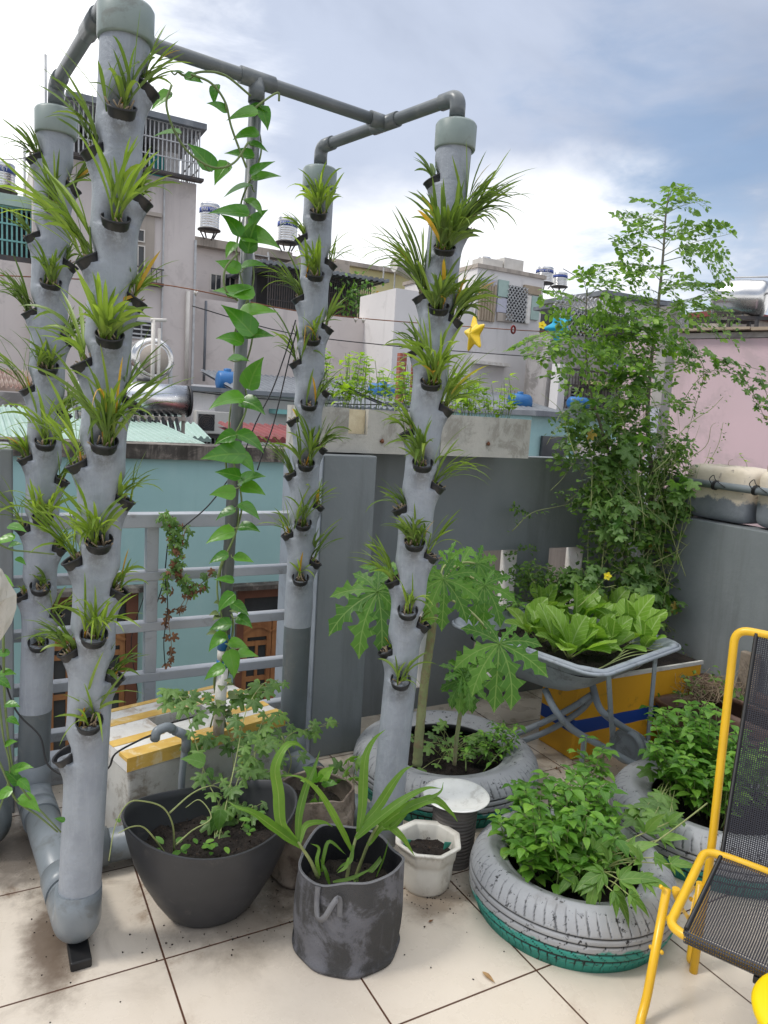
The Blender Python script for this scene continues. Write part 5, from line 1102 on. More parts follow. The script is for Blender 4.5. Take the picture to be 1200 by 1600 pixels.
# octagonal white pot
wp = V((1.375, 2.025, 0)); t = thing('white_pot', 'white octagonal plastic pot with dry soil between the grey bag and front tyre', 'plant pot', wp)
def octo(th, r, z, i):
    if z > .125 and i < 20:
        a_ = (th % (PI/4))-PI/8; r = r*(math.cos(PI/8)/math.cos(a_)*.55+.475)
    return r, z
def octf(th, r, z, i): 
    if i >= 6: 
        a_ = ((th+.15) % (PI/4))-PI/8; r = r*(.97*math.cos(PI/8)/math.cos(a_)+.035)
    return r, z
pr = [(.001, .006), (.070, .006), (.074, 0), (.080, .0), (.086, .012), (.094, .05), (.099, .10), (.102, .118), (.105, .120), (.108, .150), (.110, .162), (.122, .165), (.123, .172), (.120, .175), (.104, .170), (.100, .165), (.097, .13), (.094, .11)]
M().lathe(pr, wp.x, wp.y, 96, fn=octf).build('pot_body', 'pot_white', t); soil(t, wp.x, wp.y, .094, .094, .115, 0, 'soil', 12, amp=.006)
q = M()
for (x, y) in ((-.055, .05), (.07, -.02)):
    q = M()
    vs = [wp+V((x, y, .135))+V((a_, b_, c_)) for a_, b_, c_ in ((-.012, 0, -.01), (.012, .004, -.008), (.016, -.004, .012), (-.008, .002, .016))]; b0 = len(q.v); q.v += [tuple(p) for p in vs]; q.v += [tuple(p+V((0, .004, 0))) for p in vs]
    q.face((b0, b0+1, b0+2, b0+3)); q.face((b0+7, b0+6, b0+5, b0+4))
    for i_ in range(4): q.face((b0+i_, b0+4+i_, b0+4+(i_+1) % 4, b0+(i_+1) % 4))
    q.build('scrap', 'green_rag', t)
# stacked ribbed pots with a white saucer
sp_ = V((1.545, 2.11, 0)); t = thing('ribbed_pot', 'dark ribbed upturned pot stack carrying a white saucer', 'plant pot', sp_); pr = [(.001, 0), (.075, 0)]
for i in range(16): pr += [(.078+.0004*i, .004+i*.014), (.078+.0004*i, .012+i*.014), (.074+.0004*i, .0135+i*.014)]
pr += [(.078, .228), (.001, .228)]; M().lathe(pr, sp_.x, sp_.y, 48).build('pot_body', 'pot_ribbed', t)
t = M().lathe([(.001, .232), (.075, .232), (.088, .240), (.120, .254), (.125, .256), (.124, .259), (.117, .258), (.088, .247), (.078, .240), (.001, .2395)], sp_.x, sp_.y, 64).build('saucer', 'plate_white'); tag(rebase(t, sp_+V((0, 0, .232))), 'round white plastic saucer on top of the dark ribbed pots', 'saucer')
t = M(); p = onz(760, 1525, .003); leaf(t, p+V((0, .02, 0)), V((.1, -1, .04)), V((0, 0, 1)), .055, .016, 'ovate', .0, .35, 6); t = t.build('fallen_leaf', 'dry_leaf'); tag(t, 'dry orange leaf lying alone on the front floor tiles', 'leaf')

# ------------------------------------------------------------------ tyres
def tyre(label, cx, cy, R_, H, hole, seed, nseg=900):
    r_ = random.Random(seed); t = thing('tyre_planter', label, 'tyre', (cx, cy, 0), 'painted tyres used as planters')
    tread = []
    # profile: tread from the bottom shoulder to the top shoulder, side wall, bead, inside
    def add(r, z, kind): tread.append((r, z, kind))
    for i in range(5): a_ = (i/4); add(hole+(R_-.03-hole)*a_, .012*(1-a_)**.5*1.6+.0, 'side')
    nz = 34; z0, z1 = .022, H-.022
    for i in range(nz+1):
        u = i/nz; crown = R_-.026*(abs(2*u-1)**2.6); add(crown, z0+(z1-z0)*u, u)
    for i in range(1, 13):
        u = i/12; r = (R_-.026)+(hole-(R_-.026))*u; z = H-.018+.026*math.sin(PI*min(u*1.15, 1))*.8+(.004 if 4 <= i <= 5 else 0)+(-.006*u); add(r, z, 'side')
    add(hole-.006, H-.030, 'in'); add(hole+.0, H-.055, 'in'); add(hole+.06, H-.08, 'in'); add(hole+.10, H*.45, 'in')
    q = M(); gro = []; K = len(tread); nb = int(2*PI*R_/.029); rings = []
    for i, (r, z, kd) in enumerate(tread):
        ring = []
        for j in range(nseg):
            th = 2*PI*j/nseg; gv = 0.; dr_ = 0.
            if not isinstance(kd, str):
                u = kd; s_ = th*nb/(2*PI)
                for gu in (.19, .37, .55, .70):
                    if abs(u-gu) < .016: gv = 1; dr_ = -.006
                # transverse sipes, slanted in the mid ribs, straight on the shoulders
                if u < .19: ph = s_+0.; wd = .11; ok = u < .165
                elif u < .37: ph = s_*.7+(u-.2)*5; wd = .075; ok = True
                elif u < .55: ph = s_*.5-(u-.4)*3.5; wd = .05; ok = (u < .43 or u > .49)
                elif u < .70: ph = s_; wd = 0; ok = False
                else: ph = s_*.85+.3+(u-.8)*1.0; wd = .10 if int(s_*.85+.3) % 3 else .15; ok = u > .74; sh_ = True
                if ok and (ph % 1.) < wd*1.25: gv = .62 if u > .7 else 1; dr_ = -.0055
                if u > .99 or u < .01: dr_ *= .4; gv *= .7
            elif kd == 'side' and i > 35:
                k_ = i-(5+nz+1); s_ = th*nb/(2*PI)
                if k_ <= 1 and ((s_*.85+.5) % 1.) < (.12 if int(s_*.85+.5) % 3 else .18): gv = .4; dr_ = -.003
                if k_ == 5 or k_ == 9: z_off = .003
            x = (r+dr_)*math.cos(th); y = (r+dr_)*math.sin(th); sq = 1+.006*math.sin(2*th+seed)
            ring.append(q.vert((cx+x*sq, cy+y*sq, z+.003*math.sin(3*th+seed)*(z/H)))); gro.append(1. if kd == 'in' else gv)
        rings.append(ring)
    for i in range(K-1):
        for j in range(nseg): q.face((rings[i][j], rings[i][(j+1) % nseg], rings[i+1][(j+1) % nseg], rings[i+1][j]), None, True)
    o = q.build('tyre_body', 'tyre', t); at_ = o.data.attributes.new('groove', 'FLOAT', 'POINT'); at_.data.foreach_set('value', gro)
    soil(t, cx, cy, hole+.09, hole+.09, H*.5, 0, 'soil', seed, amp=.010); return t
T1 = (1.772, 1.722, .347); T2 = (1.845, 2.625, .422); T3 = (2.62, 1.80, .41)
tyre('front grey and teal painted tyre with a bush and pointed leaves spilling over its rim', *T1, .195, .225, 3)
tyre('rear painted tyre around two papaya stems behind the front right pipe tower', *T2, .19, .265, 6)
tyre('chipped grey and teal tyre behind the yellow chair, full of bushy seedlings', *T3, .19, .25, 9)
# ------------------------------------------------------------------ papaya
def papaya_leaf(q, hub, d, nrm, R_, rng, droop=1.0):
    d = V(d).normalized(); nrm = V(nrm); nrm = (nrm-d*nrm.dot(d)).normalized()
    rows = [0, .08, .16, .24, .30, .36, .40, .46, .52, .58, .62, .68, .74, .80, .86, .93, 1.]
    for k, (a_, s_) in enumerate(((0, 1.), (36, .92), (-36, .92), (74, .80), (-74, .80), (116, .60), (-116, .60), (155, .42), (-155, .42))):
        a_ = math.radians(a_+rng.uniform(-6, 6)); dk = Matrix.Rotation(a_, 3, nrm) @ d; ln = R_*s_*rng.uniform(.92, 1.06)
        leaf(q, hub+nrm*(.0012*k), dk, nrm, ln, ln*.44, 'papaya', droop*(.8+.4*rng.random()), .16, rows=rows, wave=.10, rng=rng)
yr = random.Random(53)
pb = V((1.70, 2.50, .12)); ptop = ony(680, 905, 2.42); t = thing('papaya_tree', 'young papaya with a scarred trunk and large jagged leaves beside the front right tower', 'papaya tree', pb)
q = M(); S_ = spline([ony(652, 1195, 2.42), ony(655, 1150, 2.42), ony(664, 1060, 2.42), ony(676, 975, 2.42), ptop], 10); R_ = []
for i in range(len(S_)): u = i/(len(S_)-1); R_.append((.020-.005*u)*(1+.10*max(0, math.sin(i*1.9))))
q.tube(S_, R_, 14); q.build('trunk', 'papaya_trunk', t); q = M(); st = M()
PL = [((590, 925), (545, 1005), .30, 2.36), ((692, 905), (700, 990), .25, 2.25), ((757, 915), (763, 975), .22, 2.30), ((780, 1006), (770, 1100), .30, 2.05), ((725, 1063), (715, 1120), .16, 2.35), ((640, 900), (610, 960), .22, 2.44), ((720, 885), (790, 900), .24, 2.55), ((700, 880), (720, 850), .12, 2.45), ((745, 880), (800, 950), .20, 2.50), ((610, 905), (560, 925), .22, 2.5), ((680, 900), (650, 880), .12, 2.35)]
for (hx, hy), (tx, ty), r_, Y_ in PL:
    h_ = ony(hx, hy, Y_); tip = ony(tx, ty, Y_-.05); d_ = (tip-h_).normalized(); n_ = (-fw*.75+V((0, 0, .75))+rdir(yr)*.15); papaya_leaf(q, h_, d_, n_, r_*.86, yr, .7)
    if (hx, hy) != (725, 1063): b_ = S_[-1-yr.randint(0, 4)]; st.tube(spline([b_, b_.lerp(h_, .55)+V((0, 0, .035)), h_], 6), .0045, 8)
st.build('leaf_stalks', 'stem_pale', t); q.build('leaves', 'leaf_papaya', t)
t = thing('papaya_tree', 'short thin papaya seedling at the middle of the rear tyre', 'papaya tree', ony(712, 1195, 2.45)); q = M(); S_ = spline([ony(710, 1195, 2.40), ony(714, 1150, 2.40), ony(724, 1085, 2.40)], 6); q.tube(S_, .009, 10); q.build('trunk', 'papaya_trunk', t); q = M()
for (hx, hy), (tx, ty), r_ in (((728, 1064), (718, 1130), .15), ((728, 1060), (790, 1060), .13), ((722, 1055), (690, 1050), .12), ((730, 1050), (755, 1010), .12)): h_ = ony(hx, hy, 2.36); papaya_leaf(q, h_, ony(tx, ty, 2.32)-h_, -fw*.8+V((0, 0, .7)), r_, yr, .8)
q.build('leaves', 'leaf_papaya', t)

# ------------------------------------------------------------------ bushes
def bush(label, root, stems, mat='leaf_basil', size=(.035, .06), name='bush', cat='bush', group=None, rng=yr, whorls=5, wide=.58, shape='ovate'):
    """stems: list of (top point, height share); opposite pairs of leaves along each, a whorl at the top"""
    t = thing(name, label, cat, root, group); q = M(); ql = M()
    for base, top in stems:
        base, top = V(base), V(top); mid_ = base.lerp(top, .5)+V((rng.gauss(0, .012), rng.gauss(0, .012), .01)); S_ = spline([base, mid_, top], 6); q.tube(S_, [.0032-.0017*i/12 for i in range(len(S_))], 6)
        n_ = len(S_); a0 = rng.random()*PI
        for w in range(whorls):
            i = int((n_-1)*(.30+.70*w/(whorls-1))); a0 += PI/2+rng.gauss(0, .2); top_ = w == whorls-1; k = 4 if top_ else 2
            sub = [S_[i]]
            if not top_ and w > 0:   # short side shoots with their own pair
                d_ = V((math.cos(a0+.8), math.sin(a0+.8), .9)).normalized(); e_ = S_[i]+d_*rng.uniform(.025, .05); q.tube([S_[i], e_], .0013, 5); sub.append(e_)
            for p in sub:
                for j in range(k if p is S_[i] else 4):
                    a_ = a0+j*2*PI/(k if p is S_[i] else 4)+rng.gauss(0, .25); up_ = rng.uniform(-.15, .5); d_ = V((math.cos(a_), math.sin(a_), up_)).normalized(); s_ = rng.uniform(*size)*(.7 if top_ and j > 1 else 1)*(1 if p is S_[i] else .75); b_ = p+d_*s_*.18; q.tube([p, b_], .0011, 4)
                    leaf(ql, b_, d_, V((0, 0, 1))+d_*-.1, s_, s_*wide*rng.uniform(.85, 1.15), shape, rng.uniform(.5, 1.3), .22, 6, rng=rng, wave=.06)
    q.build('stems', 'stem_green', t); ql.build('leaves', mat, t); return t
GB = 'bushy green seedlings in the front tyre'
c1 = V((T1[0], T1[1], .11)); spots = []
for i, (x, y, zt) in enumerate(((840, 1250, .40), (895, 1200, .42), (935, 1235, .40), (870, 1290, .36), (810, 1240, .32), (955, 1290, .34), (835, 1330, .28), (905, 1330, .30), (945, 1255, .36), (925, 1300, .32), (900, 1265, .42), (800, 1290, .28), (925, 1165, .40), (870, 1225, .42), (960, 1325, .26))):
    spots.append((x, y, zt))
WHERE = ['at its left', 'rising highest at its back', 'right of its middle', 'at its left front', 'leaning over its left rim', 'at its right']
for g_ in range(6):
    st = []
    for (x, y, zt) in spots[g_::6]:
        for k in range(4): 
            tp = onz(x+yr.uniform(-22, 22), y+yr.uniform(-18, 18), zt*yr.uniform(.88, 1.05)); b_ = c1+V(((tp.x-c1.x)*.6, (tp.y-c1.y)*.6, 0)); st.append((b_, tp))
    c_ = sum((s_[0] for s_ in st), V((0, 0, 0)))/len(st); bush(f'leafy green seedling clump in the front tyre, {WHERE[g_]}', c_, st, size=(.038, .068), group=GB)
# pointed three lobed leaves at the tyre's right
t = thing('sweet_potato_plant', 'plant with sharp pointed lobed leaves hanging over the right rim of the front tyre', 'plant', onz(900, 1390, .12)); q = M(); ql = M()
for (x, y, z_, s_, a_) in ((930, 1330, .30, .10, 60), (955, 1300, .30, .09, 80), (985, 1330, .30, .10, 40), (1010, 1300, .32, .10, 70), (1035, 1310, .32, .09, 20), (940, 1365, .28, .11, 200), (970, 1375, .28, .12, 20), (1005, 1375, .29, .10, -5), (960, 1395, .26, .12, -60), (930, 1385, .25, .10, 250), (985, 1400, .27, .09, -40), (1050, 1350, .30, .09, 10), (915, 1345, .27, .09, 150), (1000, 1345, .32, .09, 110), (950, 1345, .30, .08, 100), (1045, 1285, .34, .07, 60), (1025, 1340, .31, .08, -30), (895, 1370, .24, .08, 220)):
    a_ = math.radians(a_); h_ = onz(x, y, z_); d_ = (rt*math.cos(a_)+up*math.sin(a_)*.8-fw*.15).normalized(); n_ = V((0, -.45, .9)); rb = onz(900+yr.uniform(-25, 25), 1395, .12)
    q.tube(spline([rb, rb.lerp(h_, .5)+V((0, 0, .05)), h_], 5), .0018, 6)
    for k, (b_, sc) in enumerate(((0, 1), (.75, .62), (-.75, .62), (1.35, .42), (-1.35, .42))):
        dk = Matrix.Rotation(b_, 3, (n_-d_*n_.dot(d_)).normalized()) @ d_; leaf(ql, h_-d_*.006+n_*.0008*k, dk, n_, s_*sc, s_*sc*.36, 'ovate', .6, .22, 7, rng=yr)
q.tube(spline([onz(955, 1385, .2), onz(1000, 1335, .3), onz(1060, 1290, .36), onz(1105, 1255, .42)], 6), .0025, 6); q.build('stems', 'stem_pale', t); ql.build('leaves', 'leaf_potato', t)
GB3 = 'bushy green seedlings in the tyre behind the chair'
c3 = V((T3[0], T3[1], .13)); W3 = ['at its left', 'in its middle', 'at its back', 'behind the chair back']
S3 = [((1035, 1125, .40), (1035, 1160, .36), (1050, 1185, .30)), ((1085, 1130, .44), (1085, 1170, .38), (1095, 1200, .32)), ((1060, 1105, .46), (1110, 1110, .48), (1095, 1125, .44)), ((1140, 1190, .44), (1150, 1150, .46), (1130, 1200, .34), (1165, 1190, .38), (1190, 1180, .4))]
for g_, ss in enumerate(S3):
    st = []
    for (x, y, zt) in ss:
        for k in range(5):
            tp = onz(x+yr.uniform(-20, 20), y+yr.uniform(-20, 20), zt*yr.uniform(.9, 1.05)); b_ = c3+V((max(-.2, min(.2, (tp.x-c3.x)*.6)), max(-.2, min(.2, (tp.y-c3.y)*.6)), 0)); st.append((b_, tp))
    bush(f'broad leaved green seedling clump in the tyre behind the chair, {W3[g_]}', sum((s_[0] for s_ in st), V((0, 0, 0)))/len(st), st, size=(.042, .070), group=GB3, wide=.62)
def lobed_ground(label, root, pts, sz, mat='leaf_vine', name='gourd_seedling', z=None):
    t = thing(name, label, 'seedling', root); q = M(); ql = M()
    for p in pts:
        b_ = V(root)+V((yr.gauss(0, .03), yr.gauss(0, .03), 0)); q.tube(spline([b_, b_.lerp(p, .5)+V((0, 0, .02)), p], 4), .0013, 5); d_ = (V(p)-V(root)); d_.z *= .3; d_ = d_.normalized()+rdir(yr)*.3
        palmate(ql, p, d_, V((0, -.3, 1)), yr.uniform(*sz), 5, .45, .5, 150, .10, yr)
    q.build('stems', 'stem_pale', t); ql.build('leaves', mat, t)
lobed_ground('lobed gourd leaves creeping over the back rim of the tyre behind the chair', onz(1050, 1220, .16), [onz(1025+yr.uniform(-35, 60), 1225+yr.uniform(-35, 60), yr.uniform(.24, .30)) for _ in range(16)], (.05, .075))
lobed_ground('lobed gourd leaves low inside the rear tyre around the papaya stems', V((1.84, 2.6, .14)), [V((1.84+yr.gauss(0, .12), 2.55+yr.gauss(0, .08), yr.uniform(.16, .26))) for _ in range(34)], (.025, .05))
bush('loose weeds along the right side of the rear tyre', V((2.0, 2.55, .14)), [(V((1.98+yr.gauss(0, .06), 2.50+yr.gauss(0, .07), .13)), V((2.02+yr.gauss(0, .09), 2.46+yr.gauss(0, .08), yr.uniform(.22, .34)))) for _ in range(9)], size=(.03, .05), wide=.4, name='weeds', cat='weeds')
lobed_ground('small lobed leaf sprig standing between the brown felt bag and the rear tyre', V((1.22, 2.42, .0)), [V((1.24+yr.gauss(0, .05), 2.38+yr.gauss(0, .04), yr.uniform(.26, .33))) for _ in range(7)], (.04, .06))

# ------------------------------------------------------------------ wheelbarrow with mustard greens
t = thing('wheelbarrow', 'old grey painted wheelbarrow filled with soil and leafy greens behind the tyres', 'wheelbarrow', (2.7, 2.5, 0))
Zr = .62
A1 = onz(1072, 1008, Zr); A2_ = onz(935, 1058, Zr); A3 = onz(790, 985, Zr+.03); 
print('barrow', A1, A2_, A3)
ew = (A1-A2_); ew.z = 0; wid = ew.length; ew.normalize(); el = V((-ew.y, ew.x, 0)); lng = .86
O_ = A2_.copy(); O_.z = 0
def bp(u, v, z): return O_+ew*(wid*u)+el*(lng*v)+V((0, 0, z))
def ringpts(u0, u1, v0, v1, z, zs, rad, n=7):
    out = []; cs = [(u0, v0), (u1, v0), (u1, v1), (u0, v1)]; rw, rl = rad/wid, rad/lng
    for k, (cu, cv) in enumerate(cs):
        su, sv = (1 if cu == u0 else -1), (1 if cv == v0 else -1); cx_, cy_ = cu+su*rw, cv+sv*rl; a0 = {0: PI, 1: 1.5*PI, 2: 0, 3: .5*PI}[k]
        for i in range(n): a_ = a0+(PI/2)*i/(n-1); u_, v_ = cx_+rw*math.cos(a_), cy_+rl*math.sin(a_); out.append(bp(u_, v_, z+zs*v_))
    # straight stretches get extra points so the rim can dip
    return out
q = M(); secs = [(.0, 1, .0, 1, .0, .02, .10), (.012, .988, .012, .988, .010, .02, .10), (.03, .97, .03, .97, .008, .02, .09), (.05, .95, .06, .94, -.012, .02, .09), (.11, .89, .16, .86, -.12, .0, .09), (.18, .82, .30, .78, -.185, -.0, .08), (.22, .78, .36, .72, -.195, 0, .06)]
rings = []
for (u0, u1, v0, v1, dz, zs, rad) in secs: rings.append([q.vert(p+V((0, 0, .004*math.sin(i*.9)))) for i, p in enumerate(ringpts(u0, u1, v0, v1, Zr+dz, zs, rad))])
n_ = len(rings[0])
for i in range(len(rings)-1):
    for j in range(n_): q.face((rings[i][j], rings[i][(j+1) % n_], rings[i+1][(j+1) % n_], rings[i+1][j]), None, True)
q.face(rings[-1]); o = q.build('tray', 'barrow_paint', t); sm = o.modifiers.new('solid', 'SOLIDIFY'); sm.thickness = .004; sm.offset = 1
q = M(); rp = ringpts(-.004, 1.004, -.004, 1.004, Zr-.004, .02, .10); q.tube(rp, .0085, 8, closed=True); q.build('rim', 'barrow_paint', t)
q = M(); rs = [[q.vert(p) for p in ringpts(u0, u1, v0, v1, Zr-.05, 0, rad)] for u0, u1, v0, v1, rad in ((.07, .93, .09, .91, .08), (.2, .8, .2, .8, .06), (.4, .6, .4, .6, .02))]
for i in range(2):
    for j in range(n_): q.face((rs[i][j], rs[i][(j+1) % n_], rs[i+1][(j+1) % n_], rs[i+1][j]), None, True)
q.face(rs[-1]); 
for _ in range(500):
    p = bp(yr.uniform(.1, .9), yr.uniform(.1, .9), Zr-.047); s_ = yr.uniform(.003, .009); vs = [q.vert(p+rdir(yr)*s_) for _ in range(4)]
    for f_ in ((0, 1, 2), (0, 2, 3), (0, 3, 1), (1, 3, 2)): q.face([vs[k] for k in f_])
q.build('soil', 'soil', t)
def rz(x, y, z): return onz(x, y, z)
lp = [onz(852, 1078, .40), onz(868, 1110, .34), onz(895, 1140, .24), onz(937, 1164, .16), onz(972, 1184, .115), onz(1000, 1197, .10), onz(1016, 1192, .11), onz(1010, 1165, .14)]
lp2 = [onz(1010, 1165, .14), onz(1000, 1152, .17), onz(967, 1132, .26), onz(938, 1108, .34), onz(925, 1068, .42)]
q = M(); q.tube(spline(lp, 6), .0165, 14); q.build('frame_tube', 'barrow_paint', t); q = M(); q.tube(spline(lp2, 6), .0165, 14); q.build('frame_tube', 'barrow_paint', t)
q = M(); q.tube(spline([onz(804, 1148, .12), onz(850, 1128, .20), onz(893, 1106, .29), onz(925, 1085, .38)], 6), .0155, 12); q.tube(spline([onz(812, 1160, .07), onz(860, 1140, .14), onz(905, 1112, .26), onz(925, 1090, .36)], 6), .0145, 12); q.build('leg', 'barrow_paint', t)
q = M(); q.beam(bp(.12, .01, Zr-.012), onz(958, 1170, .13), .026, .006, V((0, 1, 0))); q.build('strap', 'barrow_paint', t)
q = M(); q.beam(bp(.66, .02, Zr-.012), onz(1012, 1160, .15), .024, .006, V((0, 1, 0))); q.build('strap', 'barrow_paint', t)
c_ = onz(985, 1178, .13)
q = M(); q.lathe([(.001, -.006), (.04, -.008), (.065, -.012), (.070, -.02), (.080, -.02), (.085, .0), (.080, .02), (.070, .02), (.065, .012), (.04, .008), (.001, .006)], 0, 0, 40); mm = Matrix.Translation(c_+V((.03, .05, .01))) @ Matrix.Rotation(math.atan2(el.y, el.x), 4, 'Z') @ Matrix.Rotation(PI/2, 4, 'X'); q.v = [tuple(mm @ V(p)) for p in q.v]; q.build('wheel', 'barrow_paint', t)
q = M()
for (x, y) in ((912, 1165), (958, 1140)):
    p = onz(x, y, .17); q.beam(p+V((0, 0, .03)), p+V((0, 0, -.09)), .03, .006, V((0, 1, 0)))
q.beam(onz(958, 1140, .2), onz(950, 1110, .3), .02, .006); q.build('bracket', 'barrow_paint', t)
# mustard greens, one thing for each plant
GM = 'mustard greens growing in the wheelbarrow'; mr = random.Random(77)
MG = [((895, 1010), 10, .15, 'big pale mustard green at the front left rim of the wheelbarrow'), ((905, 965), 8, .15, 'tall mustard green in the middle of the wheelbarrow'), ((985, 985), 8, .15, 'broad upright mustard green right of the middle of the wheelbarrow'), ((960, 1015), 6, .12, 'mustard green drooping at the front rim of the wheelbarrow'), ((850, 985), 7, .12, 'mustard green low by the left rim of the wheelbarrow'), ((850, 950), 6, .13, 'mustard green at the back left of the wheelbarrow'), ((935, 965), 7, .13, 'mustard green at the back of the wheelbarrow'), ((1000, 965), 5, .11, 'small mustard green in the right rear corner of the wheelbarrow'), ((875, 940), 6, .11, 'darker mustard green behind the others in the wheelbarrow'), ((910, 1000), 5, .12, 'mustard green wedged between two bigger ones in the wheelbarrow'), ((1010, 1000), 5, .11, 'mustard green nearest the right end of the wheelbarrow'), ((940, 1000), 6, .13, 'mustard green in the centre front of the wheelbarrow'), ((830, 975), 6, .12, 'mustard green closest to the papaya in the wheelbarrow'), ((960, 950), 5, .12, 'mustard green at the far middle rim of the wheelbarrow'), ((870, 1000), 6, .13, 'mustard green bending over the left front rim of the wheelbarrow')]
for (x, y), n_, s_, lb in MG:
    n_ = int(n_*1.15); r0 = onz(x-6, y+20 if y < 1012 else y+6, Zr-.045); t2 = thing('mustard_green', lb, 'leafy green', r0, GM); q = M(); qs = M()
    for i in range(n_):
        a_ = i*2.4+mr.random(); tl = mr.uniform(.28, .95) if i > 1 else .15; d_ = V((math.cos(a_)*math.sin(tl), math.sin(a_)*math.sin(tl)-.15, math.cos(tl))).normalized(); ln = s_*1.38*mr.uniform(.75, 1.15); b_ = r0+d_*ln*.22; qs.tube([r0, b_, b_+d_*ln*.1], [.004, .003, .002], 6)
        nn = V((-math.cos(a_), -math.sin(a_), .8)); leaf(q, b_, d_, nn, ln, ln*.54, 'spoon' if i % 4 else 'round', mr.uniform(.3, 1.1), .2, 12, wave=.09, rng=mr)
    qs.build('stalks', 'stem_pale', t2); q.build('leaves', 'leaf_mustard', t2)
bush('dark small-leaved weeds growing at the back left of the wheelbarrow', onz(830, 950, .55), [(onz(x_, 965, .55), onz(x_+mr.uniform(-10, 10), y_, .72)) for x_, y_ in ((800, 930), (825, 905), (850, 915), (880, 925), (815, 945), (865, 900), (840, 930), (900, 920), (790, 945))], mat='leaf_vine', size=(.035, .06), name='weeds', cat='weeds')
# cut stalks lying in the tray
q = M()
for k in range(5): twig(q, [onz(935+k*8, 1045-k*4, Zr-.03), onz(985, 1025-k*5, Zr-.0), onz(1040, 1018-k*4, Zr-.015)], .0025, .0018)
o = q.build('cut_stalks', 'stem_pale'); tag(rebase(o, onz(985, 1025, Zr-.04)), 'pale cut stalks lying on the soil at the right front of the wheelbarrow', 'stalks')

# yellow crate, brown troughs, red bag
yA = V((2.36, 2.93, 0)); t = thing('crate', 'yellow painted crate with a blue painted band under the wheelbarrow', 'crate', (3.0, 2.7, 0)); bevel(M().box(2.56, 2.56, .0, 3.46, 2.82, .41).build('crate_body', 'yellow_crate', t), .012); M().box(2.575, 2.575, .400, 3.445, 2.805, .4145).build('soil', 'soil', t)
M().box(2.556, 2.556, .398, 3.464, 2.572, .417).build('rim', 'foam_white', t)
def trough(label, cx, cy, L_, W_, H_, rot):
    t = thing('trough', label, 'planter', (cx, cy, 0), 'brown plastic troughs'); q = M(); rings = []
    for (k, z) in ((.80, 0), (.84, .012), (.96, H_-.03), (1.03, H_-.028), (1.05, H_-.01), (1.04, H_), (.95, H_), (.91, H_-.03), (.86, H_-.055)):
        ring = []
        for j in range(48):
            th = 2*PI*j/48; c0, s0 = math.cos(th), math.sin(th); e = .35; x = math.copysign(abs(c0)**e, c0)*L_/2*k; y = math.copysign(abs(s0)**e, s0)*W_/2*k*(1 if k > .9 else .96)
            ring.append(q.vert((cx+x*math.cos(rot)-y*math.sin(rot), cy+x*math.sin(rot)+y*math.cos(rot), z)))
        rings.append(ring)
    for i in range(len(rings)-1):
        for j in range(48): q.face((rings[i][j], rings[i][(j+1) % 48], rings[i+1][(j+1) % 48], rings[i+1][j]), None, True)
    q.build('trough_body', 'trough', t); q = M(); c_ = q.vert((cx, cy, H_-.05)); rg = rings[-1]; vv = [V((0, 0, 0))]*0
    pts = []
    for j in range(48):
        th = 2*PI*j/48; c0, s0 = math.cos(th), math.sin(th); x = math.copysign(abs(c0)**.35, c0)*L_/2*.87; y = math.copysign(abs(s0)**.35, s0)*W_/2*.87; pts.append(q.vert((cx+x*math.cos(rot)-y*math.sin(rot), cy+x*math.sin(rot)+y*math.cos(rot), H_-.055)))
    for j in range(48): q.face((c_, pts[j], pts[(j+1) % 48]), None, True)
    q.build('soil', 'soil', t); return t
trough('long brown plastic trough with dry vines right of the wheelbarrow', 3.16, 2.24, .58, .22, .27, PI/2)
trough('brown plastic trough against the side parapet behind the chair back', 3.42, 2.25, .62, .2, .34, PI/2)
bk = onx(1166, 1070, 3.50); q = M().box(3.49, bk.y-.05, bk.z-.1, 3.53, bk.y+.05, bk.z+.17); o = q.build('lattice_basket', 'felt_brown'); tag(rebase(o, (3.5, bk.y, bk.z-.1)), 'small brown lattice board standing by the side parapet behind the chair', 'board'); bevel(o, .006)
q = M().tube(spline([onz(1046, 985, .42)+V((0, .1, -.3)), onz(1046, 985, .42)+V((.02, .1, -.1)), onz(1035, 968, .5)+V((0, .1, -.02))], 4), [.07, .06, .03, .05, .04, .02, .03, .02, .01][:9], 10); o = q.build('red_bag', 'red_cloth'); tag(rebase(o, (3.1, 2.9, 0)), 'crumpled dark red bag under the climbing vines beside the wheelbarrow', 'bag')

